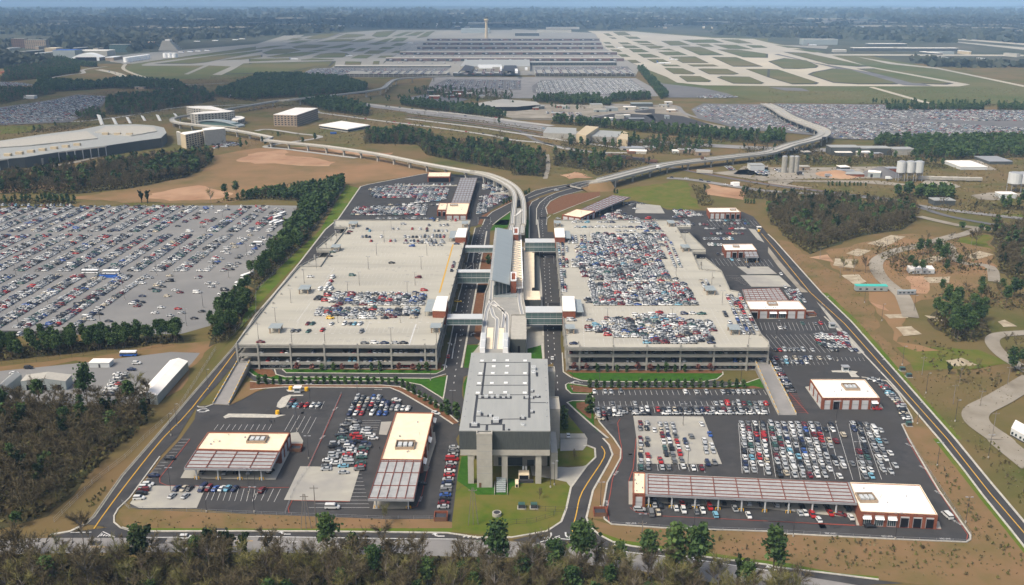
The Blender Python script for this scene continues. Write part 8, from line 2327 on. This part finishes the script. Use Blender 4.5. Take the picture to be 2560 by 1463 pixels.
#  POLES, FENCES, WIRES, PEOPLE
def build_pole(h,heads,name='light_pole'):
 mb=MB()
 mb.cyl(0,0,0,.8,.32,.32,8)
 t={'base':mb.mesh('base','stone'),'mast':MB().cyl(0,0,.8,h,.13,.08,6).mesh('mast','steel_dark')}
 mb=MB()
 for s in((-1,1)if heads==2 else(1,)):
  mb.bar((0,0,h),(s*.8,0,h+.05),.06)
  mb.box(min(s*.6,s*1.5),max(s*.6,s*1.5),-.22,.22,h-.05,h+.15)
 t['lamp_head']=mb.mesh('lamp_head','steel_grey')
 return t
PT={k:build_pole(*k)for k in((9,2),(11,2),(11,1))}
def pole(k,x,y,key=(11,2),z=.25,label='',grp=None,name='light_pole'):
 t=thing(name,label,'street lamp',q(k,x,y,z),0,grp)
 for n,m in PT[key].items():link(n,m,t)
for grp,k,pts,key,z in(('on the left deck roof',11,[(1275,955),(1200,1085),(1700,1085),(1118,1222),(1643,1222),(1028,1382),(1582,1382),(806,955),(602,1222),(915,1480),(1505,1480),(480,1360),(1345,830),(700,1020)],(9,2),DT),('on the front half of the left deck roof',21,[(815,298),(1435,298),(685,500),(1345,505),(1795,505),(195,295),(25,470),(348,100),(358,510)],(9,2),DT),('on the right deck roof',12,[(765,958),(1718,960),(1882,1232),(1985,1380),(1630,1290)],(9,2),DT),('on the front half of the right deck roof',22,[(948,300),(1590,300),(1005,510),(2088,118),(2352,520),(1670,500)],(9,2),DT),('in the left service lot',31,[(525,200),(0,560)],(11,2),.25),('by the perimeter stalls',30,[(1700,530),(2055,730),(2530,730),(2475,540)],(11,2),.25),('along the left perimeter road',20,[(1760,1320),(2070,960),(1700,1420)],(11,1),.2),('at the entrance of the left service lot',21,[(540,1110),(410,1360),(1010,1040),(1235,870),(1735,870),(1960,1180)],(11,2),.25),('above the rental lot',22,[(1700,1320),(870,900),(600,960),(2275,900),(2460,1290)],(11,2),.25),('in the rental lot',32,[(1748,275),(1810,920),(1290,1010),(880,680)],(11,2),.25),('at the lower right of the rental lot',33,[(250,970),(1265,1000),(865,260),(1682,270),(1965,835),(2190,190)],(11,2),.25),('along the right perimeter road',23,[(1108,860),(1485,1305),(1570,1000),(690,680),(565,200),(510,280),(80,450),(675,1290),(1860,1280)],(11,1),.25),('on the right hillside',23,[(1335,720),(1130,280),(958,100),(1450,190)],(11,1),0),('in the economy lot',20,[(180,300),(475,110),(1005,355),(1240,70),(1855,330),(2020,150)],(11,2),.1),('in the far half of the economy lot',10,[(1090,780),(1645,740),(2215,720),(2455,1100),(2275,1310),(1560,1280),(860,1320),(160,1290),(2055,860),(1130,1010),(1785,1030)],(11,2),.1),('on the lawn beside the maintenance hall','b',[(1960,1400),(2035,1350)],(11,1),.1)):
 for i,(x,y)in enumerate(sorted(pts)):
  pole(k,x,y,key,z,'dark lamp post %s, %s from the left'%(grp,ORD[i]),'lamp posts '+grp)
def power_pole(k,x,y,h,label,legs=1):
 t=thing('power_pole',label,'power pole',q(k,x,y))
 if legs==1:
  MB().cyl(0,0,0,h,.2,.13,6).build('mast','trunk_grey',t)
 else:
  for s in(-1.2,0,1.2):
   MB().bar((s*1.6,s*.3,0),(s*.3,0,h),.14).build('mast','trunk_grey',t)
 MB().box(-1.6,1.6,-.08,.08,h-1.2,h-1).build('crossarm','trunk_grey',t)
 for s in(-1.4,0,1.4):
  MB().cyl(s,0,h-1,h-.7,.07).build('insulator','stone',t)
 return q(k,x,y,h-.8)
for a in((31,600,860,17,'tall grey power pole left of the white passenger van'),(31,2160,860,16,'splayed power poles on the lawn edge below the maintenance hall',3),(31,500,900,15,'splayed leaning poles beside the tall power pole',3),(32,1290,1030,9,'bare pole standing at the bank below the rental lot'),(13,515,1120,10,'wooden power pole by the clay patch'),(13,1135,1060,9,'wooden power pole behind the foundation slabs'),(13,1178,1030,9,'second wooden power pole behind the slabs'),(23,1530,820,11,'wooden power pole in the grassy hollow'),(23,1840,1110,11,'wooden power pole on the brown slope'),(23,2110,1130,9,'wooden power pole by the fallen tree'),(23,2230,1440,13,'wooden power pole at the lower curved track'),(23,2380,920,11,'wooden power pole beside the lone pine'),(13,715,1310,9,'wooden power pole on the left slab')):
 power_pole(*a)
w1,w2=q(13,515,1120,9.2),q(13,1135,1060,8.2)
for i in range(2):
 o=MB().bar((w1[0],w1[1],w1[2]-i*.5),(w2[0],w2[1],w2[2]-i*.5),.05).build('power_line','steel_dark')
 tag(o,('upper' if i==0 else 'lower')+' wire strung between the wooden poles over the clay','power line')
def fence(label,P,h=2.0,m='steel_grey',step=6):
 t=thing('fence',label,'fence')
 mb=MB()
 for z in(.15,h*.5,h):
  for a,b in zip(P[:-1],P[1:]):
   mb.bar((a[0],a[1],z),(b[0],b[1],z),.035)
 mb.build('rail',m,t)
 for x,y,z,a in along(P,step)[:90]:
  MB().cyl(x,y,0,h+.15,.06,None,5).build('post',m,t)
fence('dark wire fence along the edge of the bare lower left wood',L(30,(540,830),(940,430),(1250,190),(1440,0),20,(1780,1150),(2150,560)))
fence('low wire fence along the bottom of the left service lot',L(30,(1215,640),(1290,700),(1380,703),(2400,748),31,(330,765),(1300,803),(1790,800)),1.4)
fence('black iron gate and fence across the driveway',L(32,(130,715),(415,725),(525,730),(545,720),(765,720)),2.2,'steel_dark',4)
fence('black iron fence curving below the hall lawn',L(31,(2500,870),32,(0,850),(200,840),(420,770),(430,725)),2.0,'steel_dark',4)
fence('low wire fence along the kerb of the rental lot',L(32,(990,858),(1500,893),(2546,930),33,(1250,1006),(1980,1036),(2020,1000),(2014,960),(1504,180),(1405,20)),1.4)
fence('wire fence along the dark pine row below the economy lot',L(20,(-100,720),(400,690),(900,620),(1600,540),(1960,480)),2.4,'steel_dark')
fence('wire fence beside the pine belt at the left deck',L(11,(880,430),(430,1010),(0,1450),20,(2546,200),(2250,480)),2.2)
fence('wire fence up the middle of the left service lot',L(31,(290,750),(380,500),(530,280),21,(850,1010)),1.3)
fence('grey fence along the row of stalls above the rental lot',L(22,(815,1150),(860,1136),(2546,1140)),1.0)
sl=MB()
def ticks(k,n,a0,a1,b0,b1,w=.16,z=.285):
 for i in range(n+1):
  s=i/n
  sl.strip(L(k,(a0[0]+(a1[0]-a0[0])*s,a0[1]+(a1[1]-a0[1])*s),(b0[0]+(b1[0]-b0[0])*s,b0[1]+(b1[1]-b0[1])*s)),w,z)
ticks(22,31,(843,978),(2500,975),(852,1022),(2530,1022));ticks(22,31,(858,1085),(2520,1083),(866,1130),(2546,1130));ticks(22,31,(870,1145),(2546,1145),(880,1200),(2560,1200))
ticks(30,13,(1890,10),(1480,437),(1800,10),(1420,437));ticks(30,9,(2040,500),(2540,500),(1985,615),(2510,630));ticks(31,3,(35,500),(245,505),(-15,615),(180,635));ticks(31,9,(1050,360),(1130,690),(1010,360),(525,690))
ticks(20,9,(2170,1315),(2700,1315),(2130,1370),(2670,1372));ticks(21,4,(375,1220),(600,1245),(285,1380),(515,1405));ticks(21,7,(1060,1275),(1000,1440),(1240,1275),(1180,1440));ticks(21,6,(345,1090),(680,1085),(310,1155),(645,1160))
ticks(23,24,(-400,300),(560,300),(-380,375),(600,380),.13);ticks(23,20,(-500,420),(460,420),(-380,590),(620,600),.13);ticks(23,22,(0,640),(940,650),(20,678),(960,683),.13)
ticks(23,13,(0,700),(580,690),(20,735),(600,720),.13);ticks(12,12,(1940,735),(2400,735),(1990,800),(2460,800),.13);ticks(12,14,(1980,1120),(2546,1130),(2030,1190),(2600,1200),.13);ticks(12,6,(2130,1290),(2300,1380),(2250,1290),(2400,1390),.13)
for i in range(31):
 s=i/30
 kb=LN[i]if i<len(LN)else None
 if kb:
  sl.strip([q(kb[3],kb[4]-34,kb[5]-10),q(kb[0],kb[1]-36,kb[2]+25)],.16,.29)
tag(sl.build('stall_lines','white_paint'),kind='structure')
rl=MB()
for P in(L(30,(1590,400),(1590,440),(1660,470),(2500,490),31,(0,497),(330,490)),L(30,(1890,10),(1585,400)),L(31,(375,620),(640,625),(935,630)),L(31,(330,745),(320,700),(380,580),(650,10),21,(850,1010)),L(32,(1165,650),(1160,430),(1205,300),(1235,0)),L(32,(1175,690),(1230,735),(1500,775),(2546,825),33,(860,865),(1720,905),(1700,840)),L(32,(965,830),(945,700),(975,560),(1000,400),(1095,200),(1090,90),(1070,0),22,(1050,1300),(1075,1260)),L(33,(1380,0),(1480,180),(1690,520),(1985,960),(1975,1010)),L(31,(1780,0),(1650,560),(1600,680),(1500,700)),L(23,(200,985),(400,1210)),L(33,(0,825),(860,870))):
 rl.strip(P,.3,.29)
for i in range(12):
 rl.strip(L(23,(200+8*i,1010+17*i),(290+9*i,1010+17*i)),.22,.292)
tag(rl.build('red_lane_line','red_paint'),kind='structure')
def ground_text(s,k,x,y,rz,size=.9,stretch=1.8):
 c=bpy.data.curves.new('lane_lettering','FONT')
 c.body,c.size,c.align_x=s,size,'CENTER'
 tmp=bpy.data.objects.new('tmp_text',c)
 COL.objects.link(tmp)
 me=bpy.data.meshes.new_from_object(tmp.evaluated_get(bpy.context.evaluated_depsgraph_get()))
 bpy.data.objects.remove(tmp)
 me.materials.clear()
 me.materials.append(M['white_paint'])
 o=bpy.data.objects.new('lane_lettering',me)
 COL.objects.link(o)
 o.location=q(k,x,y,.3)
 o.rotation_euler=(0,0,rz)
 o.scale=(1,stretch,1)
 tag(o,kind='structure')
for a in((32,1185,848,-.02),(32,1820,885,-.02),(33,625,950,-.02),(33,1190,977,-.02),(33,1770,1003,-.02),(33,50,922,-.02),(33,1395,65,-1.1),(33,1535,290,-1.1),(33,1690,540,-1.1),(33,1870,835,-1.1),(32,1045,345,1.1),(32,960,640,1.55),(31,1650,600,1.5),(31,1715,300,1.4),(22,680,900,0),(21,1215,965,0),(21,800,1155,1.2),(21,670,1440,1.2)):
 ground_text('FIRE LANE' if a[0]!=22 else 'ONLY',*a)
ground_text('LAFARGE' if False else '',13,0,0,0)if False else None
for k,xa,xb,y,lb in(('c',240,420,860,'dark overhead sign over the left carriageway'),('d',10,220,720,'second dark overhead sign over the left carriageway'),('c',1850,2020,720,'dark overhead sign over the right carriageway'),('d',1910,2150,545,'second dark overhead sign over the right carriageway'),('e',1330,1480,1300,'dark overhead sign over the far right carriageway'),('e',120,360,1300,'grey overhead sign over the far left carriageway')):
 a,b=q(k,xa,y,6),q(k,xb,y,6)
 t=thing('sign_gantry',lb,'road sign')
 MB().box(a[0],b[0]+.3,a[1]-.1,a[1]+.1,5.6,5.9).build('beam','steel_grey',t)
 MB().box(a[0]+.5,b[0]-.2,a[1]-.3,a[1]-.11,4.6,6.6).build('sign_panel','steel_dark',t)
 MB().cyl(a[0],a[1],0,6,.2).build('post','steel_grey',t)
 MB().cyl(b[0]+.3,a[1],0,6,.2).build('post','steel_grey',t)
def person(k,x,y,rz,label,shirt='steel_dark',legm='steel_dark',z=.25):
 V_=[(0,0,.95),(0,0,1.2),(0,0,1.45),(0,0,1.54),(0,.02,1.72),(.1,0,.9),(.12,.08,.5),(.12,-.02,.08),(.12,.12,.04),(-.1,0,.9),(-.12,-.1,.5),(-.12,-.25,.1),(-.12,-.12,.04),(.2,0,1.42),(.27,-.03,1.15),(.27,.06,.92),(-.2,0,1.42),(-.27,.04,1.15),(-.27,.12,.92)]
 E_=[(0,1),(1,2),(2,3),(3,4),(0,5),(5,6),(6,7),(7,8),(0,9),(9,10),(10,11),(11,12),(2,13),(13,14),(14,15),(2,16),(16,17),(17,18)]
 R_=[.14,.14,.15,.06,.105,.1,.07,.05,.045,.1,.07,.05,.045,.06,.045,.04,.06,.045,.04]
 me=bpy.data.meshes.new('body')
 me.from_pydata(V_,E_,[])
 t=bpy.data.objects.new('person',me)
 COL.objects.link(t)
 sk=t.modifiers.new('skin','SKIN')
 for v,r in zip(me.skin_vertices[0].data,R_):v.radius=(r,r)
 me.skin_vertices[0].data[0].use_root=True
 t.modifiers.new('sub','SUBSURF').levels=1
 me.materials.append(M[shirt])
 t.location=q(k,x,y,z)
 t.rotation_euler=(0,0,rz)
 tag(t,label,'person')
person(21,140,1290,0,'person in dark clothes walking on the empty stalls, left of three')
person(21,155,1300,.6,'person in dark clothes walking on the empty stalls, middle of three')
person(21,185,1292,-.3,'person in dark clothes walking on the empty stalls, right of three')
person(22,663,512,0,'person in dark clothes standing beside a car on the right deck',z=DT)
person(31,1230,110,0,'person in dark clothes at the wall of the narrow service building')
#  HAZE
hz=bpy.data.materials.new('haze')
hz.use_nodes=True
t=hz.node_tree
t.nodes.clear()
out=t.nodes.new('ShaderNodeOutputMaterial')
pv=t.nodes.new('ShaderNodeVolumePrincipled')
pv.inputs['Color'].default_value=(0.40,0.66,1.0,1)
pv.inputs['Density'].default_value=0.00006
pv.inputs['Anisotropy'].default_value=-0.25
SC.cycles.volume_bounces=1
t.links.new(pv.outputs[0],out.inputs['Volume'])
o=MB().box(-18500,18500,-320,24600,-90,200).build('haze',hz)
tag(o,'pale blue haze in the air over the whole landscape','haze',None,'stuff')
def cloud(label,x,y,z,rx,ry,rz_):  # clouds out of view, added to shade parts of the middle distance
 mb=MB()
 from mathutils import noise
 nu,nv=28,14
 vs=[]
 for j in range(nv+1):
  for i in range(nu):
   a,b=2*PI*i/nu,PI*j/nv-PI/2
   d=Vector((math.cos(a)*math.cos(b),math.sin(a)*math.cos(b),math.sin(b)))
   k=1+.35*noise.noise(d*2.3+Vector((x,y,0))*.001)+.15*noise.noise(d*6)
   vs.append((x+d.x*rx*k,y+d.y*ry*k,z+d.z*rz_*k))
 mb.add(vs,[(j*nu+i,j*nu+(i+1)%nu,(j+1)*nu+(i+1)%nu,(j+1)*nu+i)for j in range(nv)for i in range(nu)])
 o=mb.build('cloud','hot_white')
 for p in o.data.polygons:p.use_smooth=True
 tag(o,label,kind='structure')
for a in(('cloud',-1900,1300,1700,800,420,110),('cloud',-1800,3300,1700,800,600,140),('cloud',-2600,6500,1800,3000,900,160),('cloud',2200,6400,1800,1800,800,150)):
 cloud(*a)
